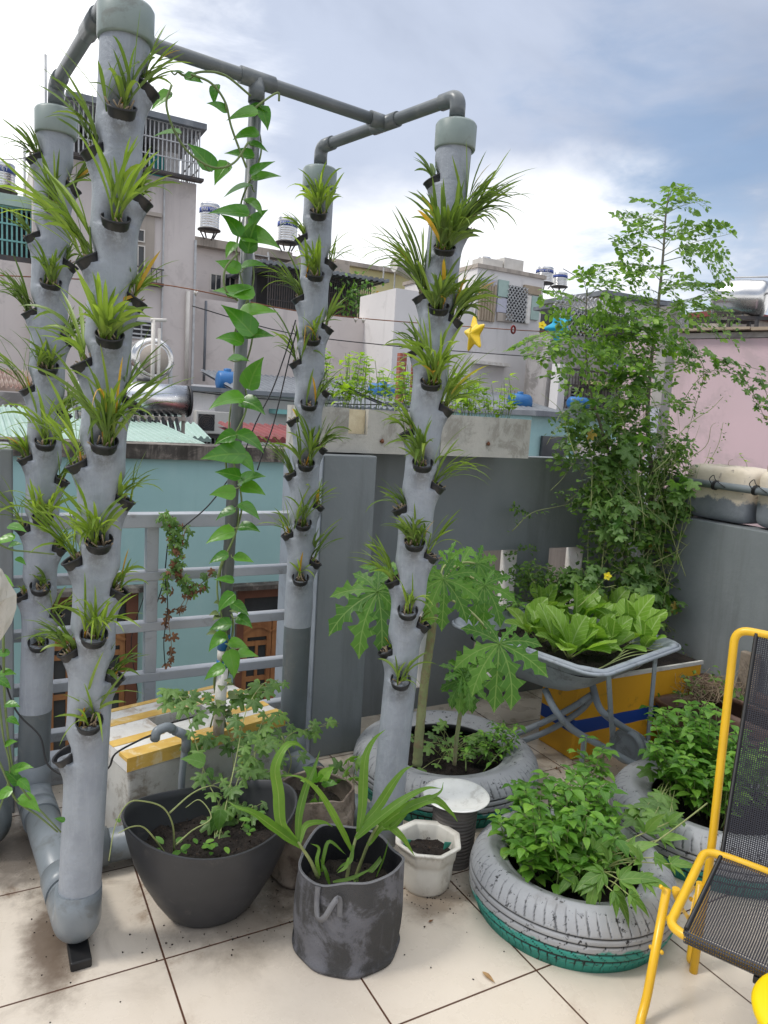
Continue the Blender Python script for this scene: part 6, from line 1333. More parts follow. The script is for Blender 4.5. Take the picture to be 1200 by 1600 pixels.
# ------------------------------------------------------------------ planter boxes on the parapet with seedlings
y0_ = 3.12
def pbox(px0, px1, label, notch=None, holes=()):
    x0 = ony(px0, 675, y0_).x; x1 = ony(px1, 685, y0_).x; z0 = 1.458; z1 = 1.665
    t = thing('planter_box', label, 'planter box', ((x0+x1)/2, y0_+.2, z0), 'cement coated planter boxes'); q = M(); w = .035; yb = y0_+.40
    if notch:
        n0, n1 = ony(notch[0], 660, y0_).x, ony(notch[1], 660, y0_).x; zn = ony(notch[0], notch[2], y0_).z
        q.box(x0, y0_, z0, n0, y0_+w, z1); q.box(n1, y0_, z0, x1, y0_+w, z1); q.box(n0, y0_, z0, n1, y0_+w, zn); q.box(n0, y0_+w, z0, n1, y0_+w+.02, z1-.002)
        M().box(n0+.001, y0_+w-.004, zn+.001, n1-.001, y0_+w-.001, z1-.004).build('notch', 'foam_raw', t)
    else: q.box(x0, y0_, z0, x1, y0_+w, z1)
    q.box(x0, yb-w, z0, x1, yb, z1); q.box(x0, y0_+w, z0, x0+w, yb-w, z1); q.box(x1-w, y0_+w, z0, x1, yb-w, z1); q.build('box_body', 'cement_box', t)
    M().box(x0+w, y0_+w+.021, z0+.01, x1-w, yb-w, z1-.022).build('soil', 'soil', t)
    q = M()
    for hx, hy in holes: p = ony(hx, hy, y0_-.002); q.tube([p+V((0, .0, 0)), p+V((.004, -.006, -.006)), p+V((0, -.012, .0))], [.012, .009, .004], 8)
    if holes: q.build('rusty_bolt', 'rust', t)
    return x0, x1, z1-.022
gs = 'slender seedlings in the planter boxes on the parapet'; sr = random.Random(91)
for a_, b_, lb, nt_, ho, hs, wd in ((497, 688, 'left cement coated planter box with a cream notch, on the pillar', (545, 575, 678), ((596, 688),), (.12, .30), 'left'), (690, 828, 'right cement coated planter box on the parapet under the star', None, ((762, 692),), (.10, .26), 'right')):
    x0, x1, zz = pbox(a_, b_, lb, nt_, ho)
    for i in range(58 if wd == 'left' else 40):
        x = sr.uniform(x0+.04, x1-.04); 
        if wd == 'left' and x < x0+.12: continue
        y = sr.uniform(y0_+.08, y0_+.34); h = sr.uniform(*hs); b0 = V((x, y, zz)); tp = b0+V((sr.gauss(0, .03), sr.gauss(0, .02), h)); q = M(); S_ = spline([b0, b0.lerp(tp, .5)+V((sr.gauss(0, .01), 0, 0)), tp], 4); q.tube(S_, .0014, 5)
        t = thing('slender_seedling', f'slender yellow-green seedling growing in the {wd} planter box on the parapet', 'seedling', b0, gs); q.build('stem', 'stem_green', t); q = M()
        for j in range(sr.randint(5, 10)):
            k = sr.randint(len(S_)//3, len(S_)-1); d_ = rdir(sr, -.2, .6); s_ = sr.uniform(.03, .058); leaf(q, S_[k]+d_*.012, d_, V((0, -.2, 1)), s_, s_*.72, 'heart', sr.uniform(.4, 1.4), .25, 4, rng=sr)
        q.build('leaves', 'leaf_seedling', t)

# foam planters and pipe rail on the side parapet
fr = random.Random(6)
def lump_box(x0, y0, z0, x1, y1, z1, rad, seed):
    r_ = random.Random(seed); q = M(); nx, ny = 28, 16; ph = [r_.random()*6 for _ in range(6)]
    for i in range(ny+1):
        v = -PI/2+PI*i/ny; ring = []
        for j in range(nx):
            u = 2*PI*j/nx; e = .32; cu, su = math.cos(u), math.sin(u); cv, sv = math.cos(v), math.sin(v); sp = lambda a_: math.copysign(abs(a_)**e, a_)
            ring.append(q.vert(((x0+x1)/2+(x1-x0)/2*sp(cv)*sp(cu)*(1+.03*math.sin(4*u+ph[0])), (y0+y1)/2+(y1-y0)/2*sp(cv)*sp(su)*(1+.02*math.sin(3*v+ph[1])), (z0+z1)/2+(z1-z0)/2*sp(sv)+.006*math.sin(5*u+ph[2])*(sv > 0))))
        if i: 
            for j in range(nx): q.face((prev[j], prev[(j+1) % nx], ring[(j+1) % nx], ring[j]), None, True)
        prev = ring
    return q
m = Mat('side_foam'); o = m.n('ShaderNodeSeparateXYZ'); m.l(m.tc.outputs['Object'], o.inputs[0]); c = m.mix(m.noise(7, 6, .6), (.72, .66, .56), (.55, .46, .34)); c = m.mix(m.math('MULTIPLY', m.ramp(m.noise(9, 8, .75, dist=.7), .56, .64), .7), c, (.14, .12, .12))
e = m.math('ADD', o.outputs[2], m.math('MULTIPLY', m.math('SUBTRACT', m.noise(11, 6, .7), .5), .12)); pt_ = m.mix(m.noise(16, 6, .7), (.13, .15, .175), (.24, .26, .29)); c = m.mix(m.ramp(e, .135, .115), c, pt_); m.base(c); m.rough(.7); m.bump(m.noise(40, 6, .7), .5, .006); MATS['side_foam'] = m.m
for i, (ya, yb, lb) in enumerate(((2.49, 2.93, 'stained foam planter with rounded top on the side parapet, nearest the climbers'), (2.02, 2.475, 'second foam planter on the side parapet, cut off by the right edge'), (1.55, 2.005, 'third foam planter on the side parapet, beyond the right edge'))):
    q = lump_box(3.585, ya, 1.17, 3.85, yb, 1.475, .05, i); o = q.build('foam_planter', 'side_foam'); tag(rebase(o, (3.7, (ya+yb)/2, 1.17)), lb, 'planter box', 'foam planters on the side parapet')
pa, pb_ = onx(1075, 752, 3.56), onx(1200, 769, 3.56); dr = (pb_-pa).normalized(); t = thing('pipe_rail', 'grey PVC pipe tied along the foam planters on the side parapet', 'pipe', pa); M().tube([pa-dr*.25, pb_+dr*1.2], .021, 16).build('pipe', 'pvc', t)
for px in (1118, 1181):
    p = onx(px, 758 if px < 1150 else 766, 3.56); q = M()
    for k in range(3): o_ = p+dr*(k*.007-.007); q.tube([o_+V((math.cos(a_)*.0245, 0, math.sin(a_)*.0245))+dr*.004*math.sin(a_) for a_ in [2*PI*j/16 for j in range(16)]], .0028, 6, closed=True)
    twig(q, [p+V((-.024, 0, 0)), p+V((-.03, .02, .03)), p+V((-.025, .0, .055)), p+V((-.03, -.02, .03)), p+V((-.025, -.08, -.005))], .0026, .0022); q.build('wire_tie', 'cable', t)
for i in range(9):
    b0 = V((3.72, 2.86-.12*i, 1.46)); t = thing('sprout', 'tiny sprout on the foam planters of the side parapet', 'seedling', b0, 'sprouts on the side parapet'); q = M(); S_ = twig(q, [b0, b0+V((fr.gauss(0, .01), fr.gauss(0, .01), .04)), b0+V((fr.gauss(0, .02), fr.gauss(0, .02), .05+fr.random()*.06))], .0016, .001); q.build('stem', 'stem_dry' if i % 2 else 'stem_green', t)
    if i % 2 == 0:
        q = M()
        for _ in range(5): d_ = rdir(fr, 0, .5); leaf(q, S_[-1-fr.randint(0, 4)], d_, V((0, 0, 1)), .03, .02, 'heart', .5, .2, 4, rng=fr)
        q.build('leaves', 'leaf_seedling', t)

# ------------------------------------------------------------------ feathery tree and its climbers in the corner
tr_ = random.Random(123); TB = ony(1000, 1010, 3.12); TB.z = 0
def frond(q, qs, base, d, Ln, rng, pairs=9, lw=.03, droop=.5):
    """compound leaf: a drooping midrib, pinnae of uneven length, loose oval leaflets turned every way"""
    d = V(d).normalized(); p = V(base); vw = (V((0, 0, EYE))-p).normalized()
    nrm = (V((0, 0, 1))*rng.uniform(.2, .9)+vw*rng.uniform(.3, 1.)+rdir(rng)*.3); nrm = (nrm-d*nrm.dot(d)).normalized(); P_ = [p.copy()]; step = Ln/pairs
    def lf(o_, dd_, k=1.): s_ = lw*k*rng.uniform(.65, 1.25); leaf(q, o_+dd_*.003, dd_+rdir(rng)*.35, nrm+rdir(rng)*.6, s_, s_*rng.uniform(.55, .72), 'round', rng.uniform(0, .5), .15, 3, rng=rng)
    for i in range(pairs):
        ax = V((0, 0, -1)); ax = ax-d*ax.dot(d)
        if ax.length > .05: Rm = Matrix.Rotation(droop/pairs, 3, d.cross(ax).normalized()); d = Rm @ d; nrm = Rm @ nrm
        d = (d+rdir(rng)*.06).normalized(); p = p+d*step; P_.append(p.copy()); s_ = d.cross(nrm).normalized(); env = math.sin(PI*min(1, (i+1.2)/(pairs+1.)))
        for sg in (-1, 1):
            if rng.random() < .12: continue
            sub = Ln*.34*env*rng.uniform(.6, 1.2); dd_ = (s_*sg+d*rng.uniform(.5, .9)+V((0, 0, -.15))+rdir(rng)*.12).normalized()
            if sub > .035:
                k = max(2, int(sub/.019)); sp_ = p.copy()
                for j in range(k):
                    sp_ = sp_+dd_*(sub/k)+V((0, 0, -.0015*j)); s2 = dd_.cross(nrm).normalized()
                    for s3 in (-1, 1):
                        if rng.random() < .85: lf(sp_, s2*s3+dd_*.5, .85)
                lf(sp_, dd_, 1.1); qs.tube([p, p.lerp(sp_, .5)+V((0, 0, .002)), sp_], .0007, 3, caps=False)
            else: lf(p, dd_)
    lf(p, d, 1.2); qs.tube(P_, [.0019-.001*i/len(P_) for i in range(len(P_))], 5, caps=False)
def feathery(label, trunk, r0, fronds, Yb, lw=.018):
    t = thing('feathery_tree', label, 'tree', (trunk[0].x, trunk[0].y, 0)); q = M(); S_ = spline([V((trunk[0].x, trunk[0].y, 0))]+trunk, 8); q.tube(S_, [r0*(1-.86*i/len(S_)) for i in range(len(S_))], 10); ql = M(); qs = M()
    for (bx, by), (tx, ty), dy in fronds:
        e_ = ony(tx, ty, Yb+dy); b_ = min(S_, key=lambda p: (p-ony(bx, by, Yb)).length); frond(ql, qs, b_.lerp(e_, .2), e_-b_.lerp(e_, .25), (e_-b_).length*.85, tr_, max(5, int((e_-b_).length/.042)), lw, .35); qs.tube([b_, b_.lerp(e_, .25)], .0025, 5)
    q.build('trunk', 'bark', t); qs.build('twigs', 'stem_green', t); ql.build('foliage', 'leaf_moringa', t); return t
Yt = 3.05
feathery('taller feathery leaved sapling reaching above the grey post at the right', [ony(x, y, Yt) for x, y in ((1000, 960), (1012, 860), (1018, 760), (1012, 650), (1018, 560), (1028, 480), (1036, 400), (1040, 340), (1045, 300))], .020,
 [((1043, 320), (1070, 285), 0), ((1043, 330), (1012, 302), -.1), ((1043, 335), (1094, 305), .05), ((1040, 345), (976, 328), -.05), ((1040, 350), (1020, 322), .2), ((1038, 390), (968, 368), .05), ((1038, 400), (1132, 350), -.1), ((1038, 395), (1072, 342), .1), ((1034, 420), (925, 402), -.05), ((1036, 410), (1140, 382), .1), ((1034, 425), (1085, 430), -.1), ((1034, 440), (985, 388), .1), ((1034, 440), (1070, 470), 0), ((1030, 455), (1100, 425), .15), ((1030, 470), (965, 450), -.1), ((1028, 490), (1112, 452), -.1), ((1026, 500), (1135, 465), .1), ((1026, 500), (950, 480), .15), ((1024, 520), (930, 470), .1), ((1022, 530), (900, 500), -.1), ((1020, 545), (1075, 520), .1), ((1020, 560), (945, 540), .1), ((1018, 575), (1080, 560), -.1), ((1018, 590), (960, 580), -.15), ((1015, 610), (1060, 600), .1), ((1014, 520), (975, 505), -.2), ((1020, 550), (995, 500), -.1), ((1020, 560), (1040, 520), -.2), ((1015, 600), (990, 560), -.2), ((1012, 640), (1065, 620), -.1), ((1012, 640), (960, 640), .1), ((1042, 310), (1060, 275), .1), ((1040, 330), (1050, 290), -.1), ((1036, 380), (1000, 350), -.15), ((1036, 380), (1065, 350), -.1), ((1034, 420), (1000, 410), -.15), ((1032, 440), (1060, 430), -.2), ((1030, 455), (1000, 440), -.1), ((1028, 480), (990, 480), -.2), ((1028, 480), (1075, 500), -.2), ((1024, 510), (1060, 545), -.1), ((1022, 530), (960, 520), -.2), ((1022, 540), (985, 550), -.2), ((1016, 580), (1050, 590), -.2), ((1015, 590), (975, 610), -.2), ((1012, 620), (1040, 650), -.2)], Yt, .038)
feathery('shorter feathery leaved sapling leaning left under the blue hanging star', [ony(x, y, Yt+.02) for x, y in ((985, 960), (975, 860), (958, 740), (940, 670), (925, 620), (916, 560), (915, 500), (918, 450))], .015,
 [((916, 460), (912, 422), 0), ((916, 465), (958, 432), .05), ((916, 475), (868, 445), -.05), ((916, 490), (855, 465), .1), ((916, 490), (965, 462), -.1), ((915, 515), (880, 490), .1), ((915, 525), (820, 505), -.1), ((915, 535), (830, 535), .05), ((917, 560), (865, 555), -.1), ((918, 565), (970, 530), .1), ((920, 585), (860, 575), 0), ((922, 600), (975, 575), -.1), ((925, 620), (885, 600), .1), ((926, 630), (960, 610), .15), ((930, 640), (890, 640), -.05), ((915, 505), (940, 475), -.1), ((917, 545), (890, 520), -.15), ((918, 575), (945, 550), .0)], Yt+.02, .036)
# climbers: clouds of small leaves hung on a tangle of stems
def cloud(t_name, label, blobs, nleaf, size, mat, kind, rng, root, stems=60, stem_mat='stem_pale', drift=None):
    t = thing(t_name, label, 'climber', root); q = M(); ql = M(); tot = sum(b[3]*b[3]*b[4] for b in blobs)
    for (x, y, Y_, rx, ry) in blobs:
        c_ = ony(x, y, Y_); k = (c_-V((0, 0, EYE))).dot(fw)/1152.6; RX, RZ, RY = rx*k, ry*k, min(rx*k*.9, .16); cnt = int(nleaf*rx*rx*ry/tot); 
        for i in range(max(2, int(stems*rx*rx*ry/tot))):
            a_ = c_+V((rng.gauss(0, RX*.6), rng.gauss(0, RY*.6), -abs(rng.gauss(0, RZ*.8)))); b_ = c_+V((rng.gauss(0, RX*.8), rng.gauss(0, RY*.6), abs(rng.gauss(0, RZ*.8)))); twig(q, [a_, a_.lerp(b_, .4)+rdir(rng)*RX*.3, a_.lerp(b_, .7)+rdir(rng)*RX*.3, b_], rng.uniform(.0012, .0028), .0008, 5)
        nc = max(4, cnt//16); cl = []
        for i in range(nc): d_ = rdir(rng); r_ = rng.random()**.42; cl.append(c_+V((d_.x*RX*r_, d_.y*RY*r_, d_.z*RZ*r_)))
        for i in range(cnt):
            p = rng.choice(cl)+V((rng.gauss(0, .035), rng.gauss(0, .03), rng.gauss(0, .035))); s_ = rng.uniform(*size); d_ = rdir(rng, -.8, .4); n_ = V((rng.gauss(0, .45), -.55+rng.gauss(0, .35), .8))
            if kind == 'lobed': palmate(ql, p, d_, n_, s_, 5, .45, .5, 145, .1, rng)
            else: leaf(ql, p, d_, n_, s_, s_*rng.uniform(.5, .68), 'ovate', rng.uniform(.2, .9), .2, 3, rng=rng)
    q.build('stems', stem_mat, t); ql.build('foliage', mat, t); return t
B1 = [(905, 690, 3.10, 48, 38), (960, 700, 3.05, 60, 60), (1035, 720, 3.02, 62, 60), (940, 770, 3.05, 60, 50), (1020, 800, 3.0, 70, 60), (1065, 850, 3.0, 45, 50), (960, 850, 3.05, 55, 50), (1005, 900, 3.0, 60, 50), (1050, 940, 3.0, 35, 45), (990, 640, 3.05, 40, 40), (1060, 780, 3.0, 40, 40), (930, 655, 3.1, 45, 25), (880, 670, 3.15, 28, 20)]
cloud('climber', 'tangled climber with masses of small dark leaves filling the corner behind the wheelbarrow', B1, 4900, (.028, .056), 'leaf_vine_small', 'ov', random.Random(5), TB, 150)
B2 = [(975, 760, 2.92, 45, 70), (1035, 800, 2.90, 50, 90), (1000, 900, 2.9, 60, 50), (950, 830, 2.92, 35, 40), (1055, 930, 2.88, 35, 60), (930, 900, 2.95, 55, 22), (1060, 990, 2.9, 25, 25), (1010, 700, 2.95, 35, 40), (980, 600, 2.95, 25, 50), (1010, 510, 2.95, 25, 25), (915, 650, 3.0, 35, 22)]
cloud('gourd_climber', 'lobed leaved gourd climber with a yellow flower over the corner foliage', B2, 620, (.036, .066), 'leaf_vine', 'lobed', random.Random(6), TB+V((.1, -.15, 0)), 60)
cloud('climber', 'light green leafy climber trailing low behind the wheelbarrow under the parapet slots', [(850, 905, 3.1, 45, 12), (905, 915, 3.05, 40, 18), (1080, 1000, 2.9, 25, 30), (820, 890, 3.15, 25, 14)], 900, (.02, .04), 'leaf_vine_small', 'ov', random.Random(7), V((2.7, 3.15, 0)), 30)
# runners crossing the pink wall and the side parapet
q = M(); ql = M(); t = thing('trailing_vine', 'thin lobed leaved vine trailing right across the pink wall from the sapling', 'vine', ony(1040, 545, 2.95)); rr = random.Random(14)
for A_, sz in (([(1040, 530), (1080, 545), (1120, 560), (1165, 572), (1215, 585)], .036), ([(1120, 560), (1160, 590), (1180, 620), (1195, 655)], .034), ([(1060, 640), (1085, 600), (1110, 580), (1150, 585), (1210, 600)], .02), ([(1085, 550), (1100, 580), (1085, 640), (1070, 690)], .018), ([(1190, 590), (1205, 640)], .034)):
    S_ = twig(q, [ony(x, y, 2.9) for x, y in A_], .0022, .0012)
    for p in S_:
        for _ in range(3):
            if rr.random() < .8: b_ = p+rdir(rr)*.03; q.tube([p, b_], .0008, 3); palmate(ql, b_, rdir(rr, -.8, .3), V((rr.gauss(0, .3), -.6, .7)), sz*rr.uniform(.7, 1.2), 5, .45, .5, 145, .1, rr)
q.build('stems', 'stem_green', t); ql.build('leaves', 'leaf_vine', t)
t = thing('trailing_vine', 'wispy vine arching over the pipe rail and hanging on the side parapet', 'vine', ony(1070, 780, 2.85)); q = M(); ql = M()
for A_ in ([(1065, 810), (1095, 832), (1110, 850), (1140, 862), (1175, 868), (1205, 862)], [(1020, 880), (1060, 860), (1100, 835), (1105, 800), (1100, 765), (1080, 750)], [(1040, 700), (1080, 660), (1110, 640), (1130, 620)], [(1030, 900), (1060, 920), (1090, 930), (1125, 935), (1142, 922)], [(800, 830), (830, 802), (870, 792), (905, 785)], [(1050, 720), (1090, 740), (1120, 700), (1130, 660)], [(1030, 960), (1055, 1000), (1062, 1040)], [(1000, 940), (1030, 970), (1050, 1010)]):
    S_ = twig(q, [ony(x, y, 2.86 if x > 950 else 3.2) for x, y in A_], .0026, .0014)
    for p in S_:
        for _ in range(4):
            if rr.random() < .55: b_ = p+rdir(rr)*.03; d_ = rdir(rr, -.6, .4); leaf(ql, b_, d_, V((0, -.6, .8)), rr.uniform(.014, .03), rr.uniform(.009, .016), 'ovate', .4, .2, 3, rng=rr)
q.build('stems', 'stem_pale', t); ql.build('leaves', 'leaf_vine_small', t)
t = thing('trailing_vine', 'small dark leafed runner hanging on the parapet left of the corner foliage', 'vine', ony(810, 830, 3.25)); q = M(); ql = M()
for A_ in ([(800, 790), (812, 800), (825, 800)], [(795, 870), (815, 858), (840, 862)], [(870, 770), (895, 780), (900, 800)]):
    S_ = twig(q, [ony(x, y, 3.28) for x, y in A_], .0014, .001)
    for p in S_:
        for _ in range(4): leaf(ql, p+rdir(rr)*.02, rdir(rr), V((0, -.7, .6)), .022, .014, 'round', .3, .2, 3, rng=rr)
q.build('stems', 'stem_green', t); ql.build('leaves', 'leaf_vine_small', t)
def flower(px, py, Y_, s_, label):
    t = thing('flower', label, 'flower', ony(px, py, Y_)); q = M(); c_ = ony(px, py, Y_)
    for i in range(5): a_ = i*2*PI/5; leaf(q, c_, rt*math.cos(a_)+up*math.sin(a_)-fw*.15, -fw, s_, s_*.8, 'round', .1, .1, 4, rng=rr)
    q.build('petals', 'flower_yellow', t); M().tube([c_-fw*-.002, c_-fw*.012], [.006, .003], 8).build('centre', 'stool_yellow', t)
cloud('dry_vine', 'tangle of thin half dead vines over the crate and brown troughs', [(1085, 1035, 2.7, 35, 14), (1110, 1075, 2.35, 40, 20), (1075, 1090, 2.35, 22, 20)], 150, (.02, .045), 'leaf_vine_small', 'ov', random.Random(9), V((3.1, 2.6, .41)), 110, 'stem_dry')
flower(949, 900, 2.82, .024, 'yellow five petalled gourd flower above the mustard greens')
flower(847, 508, 2.95, .022, 'pale yellow flower among leaves left of the blue star')
# dead vine strings and drying ties on the railing
t = thing('withered_vine', 'half withered gourd vine hanging from the top rail of the railing', 'vine', ony(268, 830, 3.2)); q = M(); ql = M(); qd = M()
for A_ in ([(255, 805), (268, 822), (275, 860), (285, 900), (300, 925)], [(290, 825), (280, 870), (262, 905)], [(262, 900), (262, 960), (268, 1010), (262, 1040)], [(300, 925), (290, 935), (275, 960)], [(330, 900), (300, 925), (285, 960)]):
    S_ = twig(q, [ony(x, y, 3.2) for x, y in A_], .0022, .0014)
    for p in S_:
        hi = p.z > ony(270, 925, 3.2).z
        for _ in range(5 if hi else 1):
            if rr.random() < .8: palmate(ql if hi and rr.random() < .85 else qd, p+rdir(rr)*.025, rdir(rr, -1, .1), V((rr.gauss(0, .4), -.7, .5)), rr.uniform(.018, .032), 5, .5, .7, 140, .1, rr)
q.build('stems', 'stem_dry', t); ql.build('leaves', 'leaf_vine', t); qd.build('dead_leaves', 'dead_leaf', t)

# ------------------------------------------------------------------ cables, string and hanging stars
def cable(label, A_, Y_, r_=.0028, name='cable', mat='cable'):
    return tag(M().tube(spline([ony(x, y, Y_ if not isinstance(Y_, list) else Y_[i]) for i, (x, y) in enumerate(A_)], 6), r_, 6).build(name, mat), label, 'cable')
cable('black cable slanting from the slim tower down to the railing', [(462, 500), (445, 555), (425, 610), (400, 660), (375, 720), (330, 785), (285, 825)], 2.9)
cable('second black cable hanging beside the first left of the slim tower', [(464, 515), (452, 560), (438, 620), (425, 670), (410, 710), (402, 735)], 2.9)
cable('black cables dangling behind the left end of the railing uprights', [(262, 850), (255, 910), (240, 960), (236, 1005), (225, 1040)], 3.36)
cable('thin cable hanging straight in front of the brown door frame', [(236, 870), (225, 930), (212, 970), (205, 1010), (215, 1080), (214, 1095)], 3.4, .002)
cable('black cord looping under the withered vine on the railing', [(258, 905), (262, 950), (256, 1000), (258, 1040)], 3.18, .0022)
YS = 5.0
t = cable('reddish washing line strung behind the towers and carrying the stars', [(-60, 428), (120, 436), (270, 447), (440, 482), (560, 497), (740, 511), (830, 517), (900, 520), (960, 522)], YS, .004, 'washing_line', 'rust')
for px, py in ((556, 497), (568, 498), (306, 455)): p = ony(px, py, YS); tag(rebase(M().tube([p+V((-.012, 0, 0)), p+V((0, 0, -.02)), p+V((.012, 0, 0))], [.008, .014, .008], 8).build('line_knot', 'foam_lid'), p), 'small knot on the washing line behind the slim tower', 'knot', 'knots on the washing line')
def star(px, py, s_, mat, label, rot, yaw_):
    c_ = ony(px, py, YS); t = thing('hanging_star', label, 'star ornament', c_); q = M(); F = q.vert((0, -.30*s_, 0)); Bk = q.vert((0, .30*s_, 0)); rim = []
    for i in range(10): a_ = PI/2+i*PI/5+rot; r_ = s_*(1 if i % 2 == 0 else .46); rim.append(q.vert((r_*math.cos(a_), 0, r_*math.sin(a_))))
    for i in range(10): q.face((F, rim[i], rim[(i+1) % 10])); q.face((Bk, rim[(i+1) % 10], rim[i]))
    mm = Matrix.Translation(c_) @ Matrix.Rotation(yaw_, 4, 'Z'); q.v = [tuple(mm @ V(p)) for p in q.v]; o = q.build('star_body', mat, t); bevel(o, .012, 2); M().tube([c_+V((0, 0, s_*.8)), c_+V((0, 0, s_*1.05))], .004, 6).build('loop', 'cable', t)
star(741, 522, .185, 'yellow_star', 'yellow plastic star hanging on the line beside the leafy front tower', .12, -1.6)
star(874, 512, .175, 'blue_star', 'bright blue plastic star hanging on the line behind the sapling leaves', .45, -.3)
for px, py, mt, lb in ((802, 515, 'red_cloth', 'small red ring on the washing line'), (963, 568, 'purple', 'small purple ornament hanging in the leaves')):
    p = ony(px, py, YS); q = M().tube([p+V((math.cos(a_)*.02, 0, math.sin(a_)*.03)) for a_ in [2*PI*j/12 for j in range(12)]], .008, 6, closed=True).build('line_ring', mt); tag(rebase(q, p), lb, 'ring')

# ------------------------------------------------------------------ left edge: sack, climber, coil
sc = ony(-58, 960, 1.9); q = M(); r_ = random.Random(2); prev = None
for i in range(15):
    v = -PI/2+PI*i/14; ring = []
    for j in range(26):
        u = 2*PI*j/26; k = 1+.22*math.sin(3*u+2*v)+.14*math.sin(7*u-3*v)+.10*r_.random(); ring.append(q.vert(sc+V((math.cos(u)*math.cos(v)*.085*k, math.sin(u)*math.cos(v)*.08*k, math.sin(v)*.145*(1+.1*math.sin(4*u))))))
    if prev:
        for j in range(26): q.face((prev[j], prev[(j+1) % 26], ring[(j+1) % 26], ring[j]))
    prev = ring
t = thing('white_sack', 'crumpled white plastic sack bulging in at the left edge of the photo', 'sack', sc-V((0, 0, .14))); q.build('sack_body', 'sack', t)
t = thing('edge_climber', 'oval leaved climber entering at the left edge beside the rear left tower', 'climber', ony(5, 1180, 2.2)); q = M(); ql = M()
for A_ in ([(-30, 700), (-20, 800), (-8, 842), (15, 858), (45, 862), (85, 866)], [(-30, 1000), (-5, 1080), (5, 1150), (15, 1210), (-10, 1290)], [(5, 990), (8, 1100), (20, 1200), (40, 1240), (95, 1300)], [(-20, 1150), (10, 1215), (25, 1250), (60, 1275), (90, 1300)]): twig(q, [ony(x, y, 2.1) for x, y in A_], .0035, .0022)
for x, y, s_, a_ in ((25, 823, .055, -5), (8, 842, .06, 190), (5, 905, .06, -12), (22, 850, .04, 20), (32, 875, .035, -20), (18, 1100, .045, 5), (20, 1125, .04, -15), (35, 1198, .055, 20), (22, 1215, .06, 120), (38, 1225, .05, -30), (45, 1252, .075, -20), (10, 1050, .05, 10), (5, 1065, .05, -20), (25, 1200, .05, 60), (15, 1160, .04, 30), (5, 1240, .06, 200), (2, 1020, .05, 170), (95, 1280, .03, 150)):
    a_ = math.radians(a_); b_ = ony(x, y, 2.1-.05*rr.random()); d_ = rt*math.cos(a_)+up*math.sin(a_)-fw*.2; leaf(ql, b_-d_*s_*.4, d_, V((0, -.6, .8)), s_, s_*.55, 'heart', .5, .22, 7, rng=rr)
q.build('stems', 'stem_green', t); ql.build('leaves', 'leaf_heart', t)
c_ = V((-.06, 2.78, .12)); t = thing('round_grille', 'round metal grille standing on the floor at the left edge', 'grille', c_); q = M()
for r_ in (.03, .05, .07, .09, .11): q.tube([c_+rt*math.cos(a_)*r_+V((0, 0, 1))*math.sin(a_)*r_ for a_ in [2*PI*j/32 for j in range(32)]], .004, 6, closed=True)
for i in range(8): q.tube([c_, c_+rt*math.cos(i*PI/4)*.11+V((0, 0, math.sin(i*PI/4)*.11))], .003, 5)
q.build('rings', 'iron_pale', t); M().tube([c_-fw*-.02, c_+fw*.10], [.11, .115], 28).build('housing', 'pvc_bare', t)
q = M().box(-.05, 2.72, 0, .03, 2.80, .03); bevel(tag(rebase(q.build('floor_plug', 'pvc_bare'), (0, 2.76, 0)), 'small dark cap on the floor by the left edge', 'cap'), .01)

# ------------------------------------------------------------------ yellow sling chair and stool
t = thing('sling_chair', 'yellow steel lounge chair with black woven sling at the right edge of the photo', 'chair', (1.95, 1.25, 0))
FL, RL = onz(1072, 1452, .37), onz(1128, 1334, .40); sdv = (RL-FL); sdv.z = 0; sdl = sdv.length; sdv.normalize(); ac = V((sdv.y, -sdv.x, 0)); print('chair', FL, RL, ac)
CW = .46
# seat tube: bulges out past the fabric at the side
TB_ = onx(1182, 992, RL.x+.20); BL = RL+V((0, 0, 0)); 
# back: hinged at RL, leaning away
lean = (sdv*.36+V((0, 0, 1))).normalized(); 
best = None
for k in range(40, 160):
    for lz in range(0, 12):
        ln_ = (sdv*(lz*.08)+V((0, 0, 1))).normalized(); P_ = RL+ln_*(k*.01); v_ = P_-V((0, 0, EYE)); z_ = v_.dot(fw); ex_ = 600+F_PX*v_.dot(rt)/z_-1183; ey_ = 800-F_PX*v_.dot(up)/z_-990; e_ = ex_*ex_+ey_*ey_
        if best is None or e_ < best[0]: best = (e_, ln_, k*.01)
lean, bh = best[1], best[2]; print('back', best)
TL = RL+lean*bh; bulge = -ac*.035
def fabric(m_, a_, b_, sag, nu=10, nv=14):
    """sling between the side edges a_->b_ and the same edges shifted by CW, sagging in the middle"""
    nn = (b_-a_).cross(ac).normalized(); idx = []
    if nn.z < 0: nn = -nn
    L_ = (b_-a_).length
    for i in range(nv+1):
        for j in range(nu+1):
            u, v = j/nu, i/nv; idx.append(m_.vert(a_.lerp(b_, v)+ac*CW*u-nn*sag*math.sin(PI*u)*math.sin(PI*v)))
    for i in range(nv):
        for j in range(nu): k = i*(nu+1)+j; m_.face((idx[k], idx[k+1], idx[k+nu+2], idx[k+nu+1]), [(j/nu*CW, i/nv*L_), ((j+1)/nu*CW, i/nv*L_), ((j+1)/nu*CW, (i+1)/nv*L_), (j/nu*CW, (i+1)/nv*L_)], True)
q = M(); fabric(q, FL, RL, .035); q.build('seat', 'sling', t); q = M(); fabric(q, RL, TL, .03); q.build('backrest', 'sling', t)
q = M()
for s_ in (0, CW): q.tube([FL+ac*s_, RL+ac*s_, TL+ac*s_], .006, 8)
q.build('fabric_edge', 'cable', t)
q = M(); q.tube(spline([FL+V((0, 0, -.004)), FL+V((0, 0, -.012))-sdv*.004, FL+ac*.01+V((0, 0, -.008))-sdv*.006], 3), .006, 6); 
